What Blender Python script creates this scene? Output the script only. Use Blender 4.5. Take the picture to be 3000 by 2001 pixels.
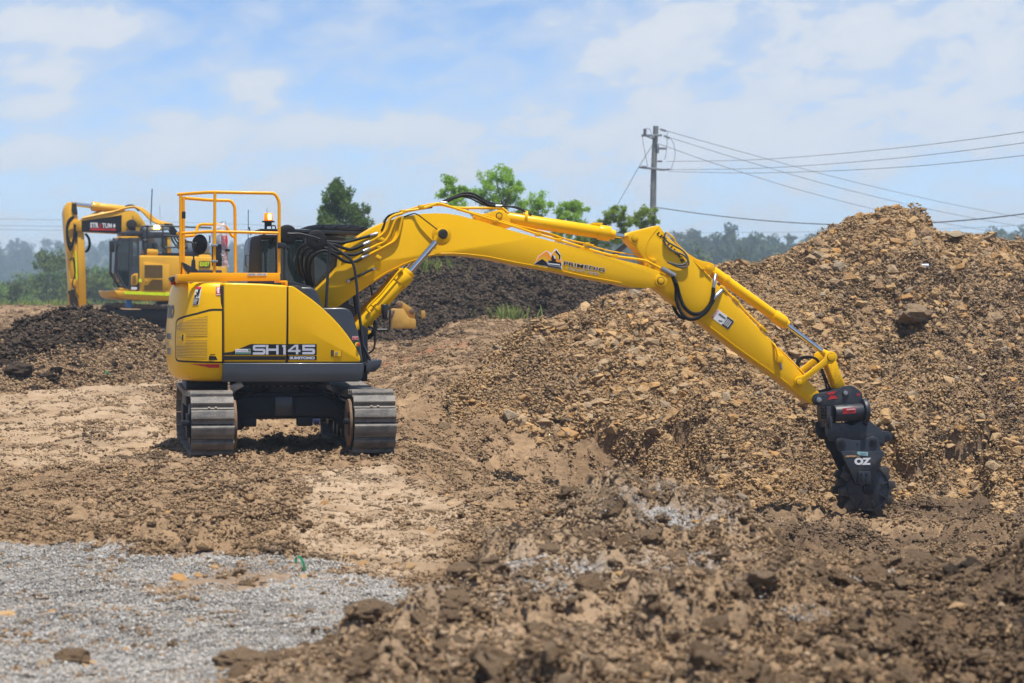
import bpy, bmesh, math, random
import numpy as np
from mathutils import Vector, Matrix

for o in list(bpy.data.objects):
    bpy.data.objects.remove(o, do_unlink=True)
scene = bpy.context.scene
COL = scene.collection
R = math.radians

# ------------------------------------------------------------------ camera
FPX = 6400.0                       # focal length in photograph pixels (3000 wide)
CXP, CYP, HORIZON = 1500.0, 1000.5, 870.0
CAM_Z = 2.0
PITCH = math.atan((CYP - HORIZON) / FPX)
cam_d = bpy.data.cameras.new('camera')
cam_d.sensor_width = 36.0
cam_d.lens = 36.0 * FPX / 3000.0
cam_d.clip_start = 0.1
cam_d.clip_end = 6000.0
cam_d.dof.use_dof = True
cam_d.dof.focus_distance = 28.2
cam_d.dof.aperture_fstop = 2.8
cam = bpy.data.objects.new('camera', cam_d)
COL.objects.link(cam)
cam.location = (0, 0, CAM_Z)
cam.rotation_euler = (math.pi / 2 - PITCH, 0, 0)
scene.camera = cam

# ------------------------------------------------------------------ sky and sun
SUN_EL, SUN_AZ = R(76.5), R(147)   # azimuth measured from +Y towards +X: high noon sun, a little on the camera's side
world = bpy.data.worlds.new('World')
scene.world = world
world.use_nodes = True
wn, wl = world.node_tree.nodes, world.node_tree.links
wn.clear()
def WN(t, **k):
    n = wn.new(t)
    for a, b in k.items(): setattr(n, a, b)
    return n
w_out = WN('ShaderNodeOutputWorld')
w_bg = WN('ShaderNodeBackground')
w_bg.inputs['Strength'].default_value = 0.117
w_sky = WN('ShaderNodeTexSky', sky_type='NISHITA', sun_disc=False)
w_sky.sun_elevation = SUN_EL
w_sky.sun_rotation = SUN_AZ
w_sky.air_density = 0.55
w_sky.dust_density = 0.0
w_sky.ozone_density = 4.0
world.cycles.sampling_method = 'NONE'   # the sky is smooth: scattered rays find it well
w_tc = WN('ShaderNodeTexCoord')
def wmath(op, a, b=None, clamp=False):
    n = WN('ShaderNodeMath', operation=op, use_clamp=clamp)
    for i, v in enumerate((a, b)):
        if v is None: continue
        if isinstance(v, (int, float)): n.inputs[i].default_value = v
        else: wl.new(v, n.inputs[i])
    return n.outputs[0]
def wramp(v, a, b, c=0.0, d=1.0):
    n = WN('ShaderNodeMapRange', interpolation_type='SMOOTHSTEP')
    wl.new(v, n.inputs[0])
    for i, x in enumerate((a, b, c, d)): n.inputs[i + 1].default_value = x
    return n.outputs[0]
def wnoise(vec, scale, detail, rough, dist=0.0):
    n = WN('ShaderNodeTexNoise')
    wl.new(vec, n.inputs['Vector'])
    n.inputs['Scale'].default_value = scale
    n.inputs['Detail'].default_value = detail
    n.inputs['Roughness'].default_value = rough
    n.inputs['Distortion'].default_value = dist
    return n.outputs['Fac']
w_sep = WN('ShaderNodeSeparateXYZ'); wl.new(w_tc.outputs['Generated'], w_sep.inputs[0])
az = wmath('ARCTAN2', w_sep.outputs['X'], w_sep.outputs['Y'])
el = wmath('ARCSINE', w_sep.outputs['Z'])
# direction in cloud space: azimuth and stretched elevation, slanted a little like wind-drawn cloud
w_cmb = WN('ShaderNodeCombineXYZ')
wl.new(wmath('ADD', az, wmath('MULTIPLY', el, -0.5)), w_cmb.inputs[0])
wl.new(wmath('MULTIPLY', el, 1.9), w_cmb.inputs[1])
n_big = wnoise(w_cmb.outputs[0], 9.0, 2.0, 0.5)
n_fine = wnoise(w_cmb.outputs[0], 34.0, 7.0, 0.58, 0.3)
w_dir = WN('ShaderNodeCombineXYZ'); wl.new(az, w_dir.inputs[0]); wl.new(el, w_dir.inputs[1])
cover = None
# cloud banks (photo pixel centre, half sizes, weight)
for (u, v, su, sv, wgt) in [(200, 95, 330, 75, .34), (740, 250, 110, 70, .24), (120, 225, 130, 45, .17), (2650, 150, 1050, 260, .30), (1900, 90, 280, 90, .16), (880, 370, 480, 60, .26),
                            (1040, 130, 180, 55, .17), (820, 40, 110, 50, .15), (60, 325, 170, 45, .20), (330, 460, 420, 60, .20), (2000, 420, 1000, 110, .18)]:
    m_ = WN('ShaderNodeVectorMath', operation='MULTIPLY_ADD')
    wl.new(w_dir.outputs[0], m_.inputs[0])
    m_.inputs[1].default_value = (FPX / su, FPX / sv, 0)
    m_.inputs[2].default_value = (-(u - CXP) / su, -(HORIZON - v) / sv, 0)
    d_ = WN('ShaderNodeVectorMath', operation='LENGTH'); wl.new(m_.outputs[0], d_.inputs[0])
    g = wramp(d_.outputs['Value'], 0.2, 1.6, wgt, 0.0)
    cover = g if cover is None else wmath('ADD', cover, g)
dens = wmath('ADD', wmath('MULTIPLY', n_fine, 0.90), wmath('MULTIPLY', n_big, 0.40))
dens = wmath('ADD', dens, cover)
# clouds are thicker and closer packed towards the horizon
dens = wmath('ADD', dens, wramp(el, 0.01, 0.13, 0.25, 0.0))
# a thin veil with firmer puffs in it
veil = wramp(dens, 0.50, 0.96, 0.0, 0.70)
puff = wramp(dens, 0.76, 0.95, 0.0, 0.92)
cl_mask = wmath('MAXIMUM', veil, puff)
w_ccol = WN('ShaderNodeMix', data_type='RGBA')
wl.new(wramp(dens, 0.78, 1.12), w_ccol.inputs[0])
w_ccol.inputs[6].default_value = (4.1, 4.5, 5.05, 1)
w_ccol.inputs[7].default_value = (4.75, 4.9, 5.15, 1)
w_mix = WN('ShaderNodeMix', data_type='RGBA')
wl.new(cl_mask, w_mix.inputs[0])
wl.new(w_sky.outputs[0], w_mix.inputs[6])
wl.new(w_ccol.outputs[2], w_mix.inputs[7])
wl.new(w_mix.outputs[2], w_bg.inputs['Color'])
wl.new(w_bg.outputs[0], w_out.inputs['Surface'])

sun_d = bpy.data.lights.new('sun', 'SUN')
sun_d.energy = 5.0
sun_d.angle = R(0.53)
sun_d.color = (1.0, 0.955, 0.88)
sun = bpy.data.objects.new('sun', sun_d)
COL.objects.link(sun)
_sd = Vector((math.sin(SUN_AZ) * math.cos(SUN_EL), math.cos(SUN_AZ) * math.cos(SUN_EL), math.sin(SUN_EL)))
sun.rotation_euler = _sd.to_track_quat('Z', 'Y').to_euler()
sun.location = (0, 30, 40)

vs = scene.view_settings
vs.view_transform = 'Standard'
vs.look = 'None'
vs.exposure = 0.52
vs.gamma = 1.0
vs.use_curve_mapping = False
scene.render.engine = 'CYCLES'
scene.cycles.use_denoising = True
scene.cycles.max_bounces = 6
scene.cycles.diffuse_bounces = 3
scene.cycles.glossy_bounces = 3
scene.cycles.transmission_bounces = 5
scene.cycles.transparent_max_bounces = 12
scene.cycles.volume_bounces = 1
scene.cycles.use_adaptive_sampling = True
scene.cycles.adaptive_threshold = 0.02
scene.cycles.caustics_reflective = False
scene.cycles.caustics_refractive = False

# ------------------------------------------------------------------ geometry helpers
ZO = {'V': (0, 0, 1.27605), 's': (0, 0, 1.0), 'a': (440, 540, .29774), 'b': (460, 780, .38272), 'c': (1040, 540, .29774),
      'd': (1700, 600, .25521), 'e': (2000, 780, .25521), 'f': (2250, 980, .34435), 'g': (150, 540, .26790), 'h': (480, 1100, .31476),
      'k': (900, 880, .15309), 'm': (680, 960, .16164), 'q': (440, 980, .16582), 'p': (1540, 700, .11910), 'w': (1240, 480, .30625),
      'pole': (1780, 340, .22963), 'y': (460, 780, .11479)}
def px(key, x, y):
    ox, oy, s = ZO[key]
    return ox + x * s, oy + y * s
def ray(u, v):
    a, b = (u - CXP) / FPX, -(v - CYP) / FPX
    cp, sp = math.cos(PITCH), math.sin(PITCH)
    return Vector((a, cp + b * sp, -sp + b * cp))
def at_depth(key, x, y, d):
    """world point seen at a photo pixel, d metres ahead of the camera"""
    r = ray(*px(key, x, y))
    return Vector((0, 0, CAM_Z)) + r * (d / r.y)

class Frame:
    def __init__(self, ox, oy, oz, yaw):
        self.o = Vector((ox, oy, oz)); self.yaw = yaw
        self.X = Vector((math.cos(yaw), math.sin(yaw), 0)); self.Y = Vector((-math.sin(yaw), math.cos(yaw), 0))
    def loc(self, w):
        d = w - self.o
        return Vector((d.dot(self.X), d.dot(self.Y), d.z))
    def tr(self, key, pts, yl):
        """photo outline -> (x, z) in this frame on the vertical plane y = yl"""
        out = []
        for (a, b) in pts:
            r = ray(*px(key, a, b))
            c = Vector((0, 0, CAM_Z)) - self.o
            t = (yl - c.dot(self.Y)) / r.dot(self.Y)
            p = c + r * t
            out.append((p.dot(self.X), p.z))
        return out
    def p3(self, key, x, y, yl):
        q = self.tr(key, [(x, y)], yl)[0]
        return Vector((q[0], yl, q[1]))
    def path(self, key, pts):
        return [self.p3(key, *p) for p in pts]     # (x, y, yl) triples

# ------------------------------------------------------------------ materials
MATS = {}
def principled(name):
    m = bpy.data.materials.new(name); m.use_nodes = True
    nt = m.node_tree
    return m, nt, nt.nodes['Principled BSDF']
def node(nt, t, **k):
    n = nt.nodes.new(t)
    for a, b in k.items(): setattr(n, a, b)
    return n
def nnoise(nt, scale, detail=4.0, rough=.55, coord='Object', vec=None):
    n = node(nt, 'ShaderNodeTexNoise')
    n.inputs['Scale'].default_value = scale; n.inputs['Detail'].default_value = detail; n.inputs['Roughness'].default_value = rough
    if vec is None:
        tc = node(nt, 'ShaderNodeTexCoord'); vec = tc.outputs[coord]
    nt.links.new(vec, n.inputs['Vector'])
    return n
def nramp(nt, src, a, b, c=0.0, d=1.0):
    n = node(nt, 'ShaderNodeMapRange')
    nt.links.new(src, n.inputs[0])
    for i, x in enumerate((a, b, c, d)): n.inputs[i + 1].default_value = x
    return n.outputs[0]
def nmix(nt, fac, c1, c2, blend='MIX'):
    n = node(nt, 'ShaderNodeMix', data_type='RGBA', blend_type=blend)
    for i, v in ((0, fac), (6, c1), (7, c2)):
        if isinstance(v, (int, float)): n.inputs[i].default_value = v
        elif isinstance(v, tuple): n.inputs[i].default_value = (v[0], v[1], v[2], 1)
        else: nt.links.new(v, n.inputs[i])
    return n.outputs[2]
def nbump(nt, h, strength, dist):
    n = node(nt, 'ShaderNodeBump'); nt.links.new(h, n.inputs['Height'])
    n.inputs['Strength'].default_value = strength; n.inputs['Distance'].default_value = dist
    return n.outputs[0]
def M(name): return MATS[name]
def simple(name, col, rough=.5, metal=0.0, spec=.5, var=.12, vscale=6.0, dirt=0.0, dirtcol=(.30, .21, .13), bump=0.0, bscale=80.0, coat=0.0, dscale=3.0):
    m, nt, b = principled(name)
    n = nnoise(nt, vscale, 5)
    c = nmix(nt, nramp(nt, n.outputs[0], .3, .7), tuple(x * (1 - var) for x in col), tuple(min(1, x * (1 + var)) for x in col))
    r = nramp(nt, n.outputs[0], .2, .8, max(0, rough - .07), min(1, rough + .07))
    if dirt > 0:
        d = nnoise(nt, dscale, 9, .68)
        f = nramp(nt, d.outputs[0], .62 - dirt * .3, .80, 0, min(1, dirt * 1.6))
        c = nmix(nt, f, c, dirtcol)
    nt.links.new(c, b.inputs['Base Color']); nt.links.new(r, b.inputs['Roughness'])
    b.inputs['Metallic'].default_value = metal
    b.inputs['Specular IOR Level'].default_value = spec
    if coat: b.inputs['Coat Weight'].default_value = coat; b.inputs['Coat Roughness'].default_value = .08
    if bump:
        k = nnoise(nt, bscale, 4)
        nt.links.new(nbump(nt, k.outputs[0], bump, .02), b.inputs['Normal'])
    MATS[name] = m
    return m
YEL = (.74, .41, .0)
simple('paint_yellow', YEL, .34, spec=.18, var=.03, vscale=1.5, dirt=.07, dirtcol=(.45, .27, .06), coat=.06, dscale=5)
_m = MATS['paint_yellow']; _nt = _m.node_tree; _b = _nt.nodes['Principled BSDF']; _src = _b.inputs['Base Color'].links[0].from_socket
_tc = node(_nt, 'ShaderNodeTexCoord'); _sp = node(_nt, 'ShaderNodeSeparateXYZ'); _nt.links.new(_tc.outputs['Object'], _sp.inputs[0])
_f = nnoise(_nt, 55, 4, .6); _g = nnoise(_nt, 3.5, 4, .6); _th = node(_nt, 'ShaderNodeMath', operation='ADD'); _nt.links.new(_f.outputs[0], _th.inputs[0])
_k = node(_nt, 'ShaderNodeMath', operation='MULTIPLY'); _nt.links.new(nramp(_nt, _sp.outputs['Z'], 1.02, 1.5, .12, -.12), _k.inputs[0]); _nt.links.new(nramp(_nt, _g.outputs[0], .4, .6), _k.inputs[1]); _nt.links.new(_k.outputs[0], _th.inputs[1])
_nt.links.new(nmix(_nt, nramp(_nt, _th.outputs[0], .69, .73, 0, .75), _src, (.16, .10, .035)), _b.inputs['Base Color'])
simple('paint_orange', (.80, .345, .0), .36, spec=.2, var=.04, vscale=2, dirt=.05, coat=.06)
simple('paint_old_yellow', (.64, .335, .012), .42, spec=.4, var=.08, vscale=1.2, dirt=.22, dirtcol=(.30, .20, .10), coat=.1, dscale=2)
simple('paint_charcoal', (.028, .031, .038), .34, spec=.5, var=.12, vscale=3, dirt=.12, dirtcol=(.10, .085, .07), coat=.2)
simple('paint_black', (.012, .013, .016), .38, spec=.5, var=.15, vscale=4, dirt=.06, dirtcol=(.10, .08, .06))
simple('frame_black', (.009, .011, .016), .5, spec=.3, var=.2, vscale=5, dirt=.12, dirtcol=(.07, .055, .04))
simple('attachment_black', (.016, .020, .029), .45, spec=.45, var=.15, vscale=4, dirt=.34, dirtcol=(.15, .11, .075), bump=.08, dscale=6)
simple('rubber_black', (.010, .010, .011), .6, spec=.2, var=.2)
simple('grease_black', (.012, .010, .008), .35, spec=.5, var=.4, vscale=30, dirt=.4, dirtcol=(.2, .11, .01), bump=.5, bscale=60, dscale=25)
simple('steel_grey', (.32, .33, .35), .38, metal=.8, var=.1)
simple('decal_white', (.66, .66, .68), .5, spec=.2, var=.03)
simple('decal_silver', (.46, .48, .56), .42, var=.04)
simple('decal_black', (.014, .014, .016), .5, spec=.2, var=.1)
simple('decal_grey', (.10, .098, .10), .5, spec=.2, var=.05)
simple('decal_red', (.50, .018, .022), .45, var=.05)
simple('decal_orange', (.85, .29, .004), .45, var=.05)
simple('decal_green', (.02, .18, .11), .5, var=.05)
simple('decal_lime', (.62, .80, .0), .45, var=.04)
simple('gap_black', (.006, .005, .004), .7, var=.1)
simple('gasket', (.05, .035, .01), .7, var=.1)
simple('timber_pole', (.20, .215, .205), .85, var=.25, vscale=3, bump=.3, bscale=20)
simple('galvanised', (.26, .29, .31), .5, metal=.5, var=.1)
simple('wire_dark', (.10, .115, .13), .6, var=.05)
simple('porcelain', (.17, .19, .24), .3, var=.1)
simple('red_plastic', (.60, .02, .03), .35, var=.05)
simple('plastic_white', (.65, .66, .68), .4, var=.05)
simple('hi_vis_orange', (.95, .13, .005), .8, var=.08)
simple('denim', (.012, .02, .07), .9, var=.2, vscale=20)
simple('skin', (.42, .22, .15), .55, var=.08)
simple('ribbon_green', (.02, .30, .12), .5, var=.2)
simple('pad_steel', (.035, .032, .03), .6, var=.3, vscale=9, dirt=.4, dirtcol=(.13, .095, .065), bump=.2, dscale=7)
simple('can_blue', (.42, .50, .68), .4, var=.05)
simple('tape_teal', (.25, .45, .48), .6, var=.05)
simple('paint_blue', (.02, .16, .50), .4, var=.1)
simple('rust_steel', (.16, .10, .06), .75, spec=.3, var=.35, vscale=9, bump=.25)
simple('bucket_yellow', (.45, .25, .035), .55, var=.15, dirt=.4, dirtcol=(.25, .15, .08), dscale=4)
simple('bark', (.10, .07, .05), .9, var=.3, vscale=6, bump=.5, bscale=30)
simple('bark_pale', (.24, .21, .18), .9, var=.3, vscale=4, bump=.4)
# dusty worn track shoes: polished steel with dried clay
m, nt, b = principled('track_steel')
n1 = nnoise(nt, 5, 8, .65); n2 = nnoise(nt, 38, 6, .6)
n3 = nnoise(nt, 2.2, 7, .62)
c = nmix(nt, nramp(nt, n1.outputs[0], .38, .60), (.075, .073, .070), (.165, .155, .14))
c = nmix(nt, nramp(nt, n2.outputs[0], .57, .70, 0, .85), c, (.02, .02, .022))
c = nmix(nt, nramp(nt, n3.outputs[0], .42, .64, .08, .7), c, (.19, .15, .108))
nt.links.new(c, b.inputs['Base Color']); b.inputs['Roughness'].default_value = .6; b.inputs['Metallic'].default_value = .08
nt.links.new(nbump(nt, n2.outputs[0], .7, .014), b.inputs['Normal'])
MATS['track_steel'] = m
m, nt, b = principled('chrome')
b.inputs['Base Color'].default_value = (.62, .64, .67, 1); b.inputs['Metallic'].default_value = 1; b.inputs['Roughness'].default_value = .16
MATS['chrome'] = m
m, nt, b = principled('glass')
b.inputs['Base Color'].default_value = (.52, .66, .66, 1); b.inputs['Roughness'].default_value = .03
b.inputs['Transmission Weight'].default_value = .0; b.inputs['Alpha'].default_value = .62
b.inputs['Specular IOR Level'].default_value = .8
b.inputs['Base Color'].default_value = (.018, .030, .034, 1)
MATS['glass'] = m
m, nt, b = principled('plastic_bag')
b.inputs['Base Color'].default_value = (.72, .74, .78, 1); b.inputs['Roughness'].default_value = .18; b.inputs['Alpha'].default_value = .42
k = nnoise(nt, 18, 3); nt.links.new(nbump(nt, k.outputs[0], .8, .05), b.inputs['Normal'])
MATS['plastic_bag'] = m
m, nt, b = principled('amber_lens')
b.inputs['Base Color'].default_value = (.95, .22, .0, 1); b.inputs['Roughness'].default_value = .2
b.inputs['Emission Color'].default_value = (1, .24, .0, 1); b.inputs['Emission Strength'].default_value = .55
MATS['amber_lens'] = m
m, nt, b = principled('amber_glow')
b.inputs['Emission Color'].default_value = (1, .62, .12, 1); b.inputs['Emission Strength'].default_value = 5
MATS['amber_glow'] = m
# perforated engine grille: punched round holes, too fine to model singly
m, nt, b = principled('perforated_yellow')
uv = node(nt, 'ShaderNodeUVMap'); uv.uv_map = 'UVMap'
vor = node(nt, 'ShaderNodeMapping'); nt.links.new(uv.outputs[0], vor.inputs[0]); vor.inputs['Scale'].default_value = (1 / .0165, 1 / .019, 1)
sp = node(nt, 'ShaderNodeSeparateXYZ'); nt.links.new(vor.outputs[0], sp.inputs[0])
def nm(op, a, bb=None):
    n = node(nt, 'ShaderNodeMath', operation=op)
    for i, v in enumerate((a, bb)):
        if v is None: continue
        if isinstance(v, (int, float)): n.inputs[i].default_value = v
        else: nt.links.new(v, n.inputs[i])
    return n.outputs[0]
row = nm('FLOOR', sp.outputs['Y'])
xs = nm('ADD', sp.outputs['X'], nm('MULTIPLY', nm('MODULO', row, 2.0), .5))
fx = nm('SUBTRACT', nm('FRACT', xs), .5); fy = nm('SUBTRACT', nm('FRACT', sp.outputs['Y']), .5)
dd = nm('ADD', nm('MULTIPLY', fx, fx), nm('MULTIPLY', fy, fy))
hole = nm('LESS_THAN', dd, .105)
nt.links.new(nmix(nt, hole, YEL, (.006, .005, .004)), b.inputs['Base Color']); b.inputs['Roughness'].default_value = .45
MATS['perforated_yellow'] = m

# ------------------------------------------------------------------ mesh helpers
def link(name, me, mat=None, parent=None, smooth=None):
    if isinstance(me, bmesh.types.BMesh):
        bm = me; me = bpy.data.meshes.new(name); bm.to_mesh(me); bm.free()
    if mat is not None and not me.materials: me.materials.append(MATS[mat] if isinstance(mat, str) else mat)
    if smooth is not None:
        me.shade_smooth()
        me.set_sharp_from_angle(angle=R(smooth))
    o = bpy.data.objects.new(name, me); COL.objects.link(o)
    if parent is not None: o.parent = parent
    return o
def tag(o, label=None, cat=None, group=None, kind=None):
    for k, v in (('label', label), ('category', cat), ('group', group), ('kind', kind)):
        if v: o[k] = v
    return o
def empty(name, loc=(0, 0, 0), rz=0.0, parent=None):
    o = bpy.data.objects.new(name, None); COL.objects.link(o); o.location = loc; o.rotation_euler = (0, 0, rz); o.empty_display_size = .2
    if parent is not None: o.parent = parent
    return o
def np_mesh(name, verts, faces, n=None):
    """verts (N,3) float, faces (M,k) int -> mesh, fast"""
    me = bpy.data.meshes.new(name)
    verts = np.asarray(verts, np.float32); faces = np.asarray(faces, np.int32)
    me.vertices.add(len(verts)); me.vertices.foreach_set('co', verts.ravel())
    k = faces.shape[1]
    me.loops.add(faces.size); me.loops.foreach_set('vertex_index', faces.ravel())
    me.polygons.add(len(faces)); me.polygons.foreach_set('loop_start', np.arange(0, faces.size, k, dtype=np.int32))
    me.update(calc_edges=True)
    return me
def add_prism(bm, pts, y0, y1, bevel=0.0, seg=2, ang=25):
    """polygon of (x,z) points, thickness from y0 to y1"""
    b2 = bmesh.new()
    a = [b2.verts.new((p[0], y0, p[1])) for p in pts]
    c = [b2.verts.new((p[0], y1, p[1])) for p in pts]
    n = len(pts)
    b2.faces.new(a); b2.faces.new(c[::-1])
    for i in range(n): b2.faces.new((a[i], c[i], c[(i + 1) % n], a[(i + 1) % n]))
    bmesh.ops.recalc_face_normals(b2, faces=b2.faces)
    if bevel > 0:
        b2.normal_update()
        ed = [e for e in b2.edges if len(e.link_faces) == 2 and e.calc_face_angle(0) > R(ang)]
        bmesh.ops.bevel(b2, geom=ed, offset=bevel, segments=seg, profile=.5, affect='EDGES', clamp_overlap=True)
    merge(bm, b2); return bm
def merge(bm, b2):
    me = bpy.data.meshes.new('tmp'); b2.to_mesh(me); b2.free(); bm.from_mesh(me); bpy.data.meshes.remove(me)
def add_box(bm, c, s, bevel=0.0, rot=None, seg=2):
    b2 = bmesh.new(); bmesh.ops.create_cube(b2, size=1)
    for v in b2.verts: v.co = Vector((v.co.x * s[0], v.co.y * s[1], v.co.z * s[2]))
    if bevel: bmesh.ops.bevel(b2, geom=list(b2.edges), offset=bevel, segments=seg, profile=.5, affect='EDGES', clamp_overlap=True)
    m = Matrix.Translation(Vector(c))
    if rot is not None: m = m @ rot
    bmesh.ops.transform(b2, matrix=m, verts=b2.verts)
    merge(bm, b2); return bm
def add_cyl(bm, p0, p1, r0, r1=None, seg=20, caps=True, bevel=0.0):
    p0, p1 = Vector(p0), Vector(p1); r1 = r0 if r1 is None else r1
    b2 = bmesh.new()
    bmesh.ops.create_cone(b2, cap_ends=caps, segments=seg, radius1=r0, radius2=r1, depth=(p1 - p0).length)
    if bevel:
        ed = [e for e in b2.edges if len(e.link_faces) == 2 and e.calc_face_angle(0) > R(50)]
        bmesh.ops.bevel(b2, geom=ed, offset=bevel, segments=2, profile=.5, affect='EDGES', clamp_overlap=True)
    q = (p1 - p0).to_track_quat('Z', 'Y').to_matrix().to_4x4()
    bmesh.ops.transform(b2, matrix=Matrix.Translation((p0 + p1) / 2) @ q, verts=b2.verts)
    merge(bm, b2); return bm
def catmull(pts, n=6, closed=False):
    pts = [Vector(p) for p in pts]
    if len(pts) < 3: return pts
    out = []
    P = [pts[0] * 2 - pts[1]] + pts + [pts[-1] * 2 - pts[-2]]
    for i in range(1, len(P) - 2):
        p0, p1, p2, p3 = P[i - 1], P[i], P[i + 1], P[i + 2]
        for k in range(n):
            t = k / n
            out.append(.5 * ((2 * p1) + (p2 - p0) * t + (2 * p0 - 5 * p1 + 4 * p2 - p3) * t * t + (3 * p1 - p0 - 3 * p2 + p3) * t ** 3))
    out.append(pts[-1])
    return out
def round_path(pts, r, n=5):
    """polyline with rounded corners"""
    pts = [Vector(p) for p in pts]; out = [pts[0]]
    for i in range(1, len(pts) - 1):
        a, b, c = pts[i - 1], pts[i], pts[i + 1]
        k = min(r, (a - b).length * .45, (c - b).length * .45)
        s, e = b + (a - b).normalized() * k, b + (c - b).normalized() * k
        for j in range(n + 1):
            t = j / n
            out.append(s * (1 - t) ** 2 + b * 2 * t * (1 - t) + e * t * t)
    out.append(pts[-1]); return out
def add_tube(bm, path, r, seg=8, caps=True, radii=None):
    path = [Vector(p) for p in path]
    n = len(path); rings = []
    t0 = (path[1] - path[0]).normalized()
    up = Vector((0, 0, 1)) if abs(t0.z) < .9 else Vector((1, 0, 0))
    nrm = t0.cross(up).normalized()
    for i in range(n):
        t = (path[min(i + 1, n - 1)] - path[max(i - 1, 0)])
        if t.length < 1e-9: t = t0
        t = t.normalized()
        nrm = (nrm - t * nrm.dot(t)).normalized()
        bn = t.cross(nrm)
        rr = radii[i] if radii else r
        rings.append([bm.verts.new(path[i] + (nrm * math.cos(2 * math.pi * k / seg) + bn * math.sin(2 * math.pi * k / seg)) * rr) for k in range(seg)])
    for i in range(n - 1):
        for k in range(seg):
            bm.faces.new((rings[i][k], rings[i][(k + 1) % seg], rings[i + 1][(k + 1) % seg], rings[i + 1][k]))
    if caps:
        bm.faces.new(rings[0][::-1]); bm.faces.new(rings[-1])
    return bm
def prism_obj(name, pts, y0, y1, mat, parent, bevel=0.0, seg=2, smooth=35, ang=25):
    bm = bmesh.new(); add_prism(bm, pts, y0, y1, bevel, seg, ang)
    return link(name, bm, mat, parent, smooth)
def tube_obj(name, path, r, mat, parent, seg=8, n=0, rc=0.0):
    if n: path = catmull(path, n)
    elif rc: path = round_path(path, rc)
    bm = bmesh.new(); add_tube(bm, path, r, seg)
    return link(name, bm, mat, parent, 60)
def cyl_obj(name, p0, p1, r, mat, parent, r1=None, seg=24, bevel=0.0):
    bm = bmesh.new(); add_cyl(bm, p0, p1, r, r1, seg, True, bevel)
    return link(name, bm, mat, parent, 40)
def box_obj(name, c, s, mat, parent, bevel=0.0, rot=None):
    bm = bmesh.new(); add_box(bm, c, s, bevel, rot)
    return link(name, bm, mat, parent, 35)
def text_geo(txt, size, bold=0.0, sx=1.0, spacing=1.0, shear=0.0, align='LEFT'):
    cu = bpy.data.curves.new('t', 'FONT'); cu.body = txt; cu.size = size; cu.offset = bold * size; cu.space_character = spacing; cu.shear = shear
    cu.align_x = align; cu.resolution_u = 3
    o = bpy.data.objects.new('t', cu)
    me = bpy.data.meshes.new_from_object(o)
    vs_ = [(v.co.x * sx, v.co.y) for v in me.vertices]; fs = [tuple(p.vertices) for p in me.polygons]
    bpy.data.objects.remove(o); bpy.data.curves.remove(cu); bpy.data.meshes.remove(me)
    return vs_, fs
def fit_text(txt, w, h, bold=0.0, spacing=1.0, shear=0.0):
    """text scaled to exactly w x h, lower left at 0,0"""
    v, f = text_geo(txt, 1.0, bold, 1.0, spacing, shear)
    xs = [p[0] for p in v]; ys = [p[1] for p in v]
    x0, x1, y0, y1 = min(xs), max(xs), min(ys), max(ys)
    return [((p[0] - x0) / (x1 - x0) * w, (p[1] - y0) / (y1 - y0) * h) for p in v], f
def flat_obj(name, v2, f, mapf, mat, parent):
    bm = bmesh.new(); vv = [bm.verts.new(mapf(*p)) for p in v2]
    for q in f:
        try: bm.faces.new([vv[i] for i in q])
        except ValueError: pass
    return link(name, bm, mat, parent)
def side_map(o, ux, y):
    """2-D decal space -> plane y=const; o origin (x,z), ux unit direction (x,z) of the text line"""
    return lambda a, b: (o[0] + a * ux[0] - b * ux[1], y, o[1] + a * ux[1] + b * ux[0])

# ================================================================== TERRAIN
rng = np.random.default_rng(7)
def _h(ix, iy, seed):
    h = ix.astype(np.uint32) * np.uint32(374761393) + iy.astype(np.uint32) * np.uint32(668265263) + np.uint32((seed * 974634777) & 0xFFFFFFFF)
    h = (h ^ (h >> np.uint32(13))) * np.uint32(1274126177)
    h = h ^ (h >> np.uint32(16))
    return (h & np.uint32(0xFFFFFF)).astype(np.float32) * np.float32(1 / 0x1000000)
def vnoise(x, y, seed=0):
    x = np.asarray(x, np.float32); y = np.asarray(y, np.float32)
    ix, iy = np.floor(x), np.floor(y); fx, fy = x - ix, y - iy
    ix, iy = ix.astype(np.int32), iy.astype(np.int32)
    def g(a, b):
        t = _h(ix + a, iy + b, seed) * 6.2831853
        return np.cos(t) * (fx - a) + np.sin(t) * (fy - b)
    ux, uy = fx * fx * fx * (fx * (fx * 6 - 15) + 10), fy * fy * fy * (fy * (fy * 6 - 15) + 10)
    a = g(0, 0); a = a + (g(1, 0) - a) * ux
    b = g(0, 1); b = b + (g(1, 1) - b) * ux
    return (a + (b - a) * uy) * 1.4
def fbm(x, y, octv=4, seed=0, gain=.5):
    s = np.zeros_like(x, dtype=float); a = 1.0
    for i in range(octv):
        s += a * vnoise(x, y, seed + i * 17); x = x * 2.03 + 3.1; y = y * 2.03 - 1.7; a *= gain
    return s
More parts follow.
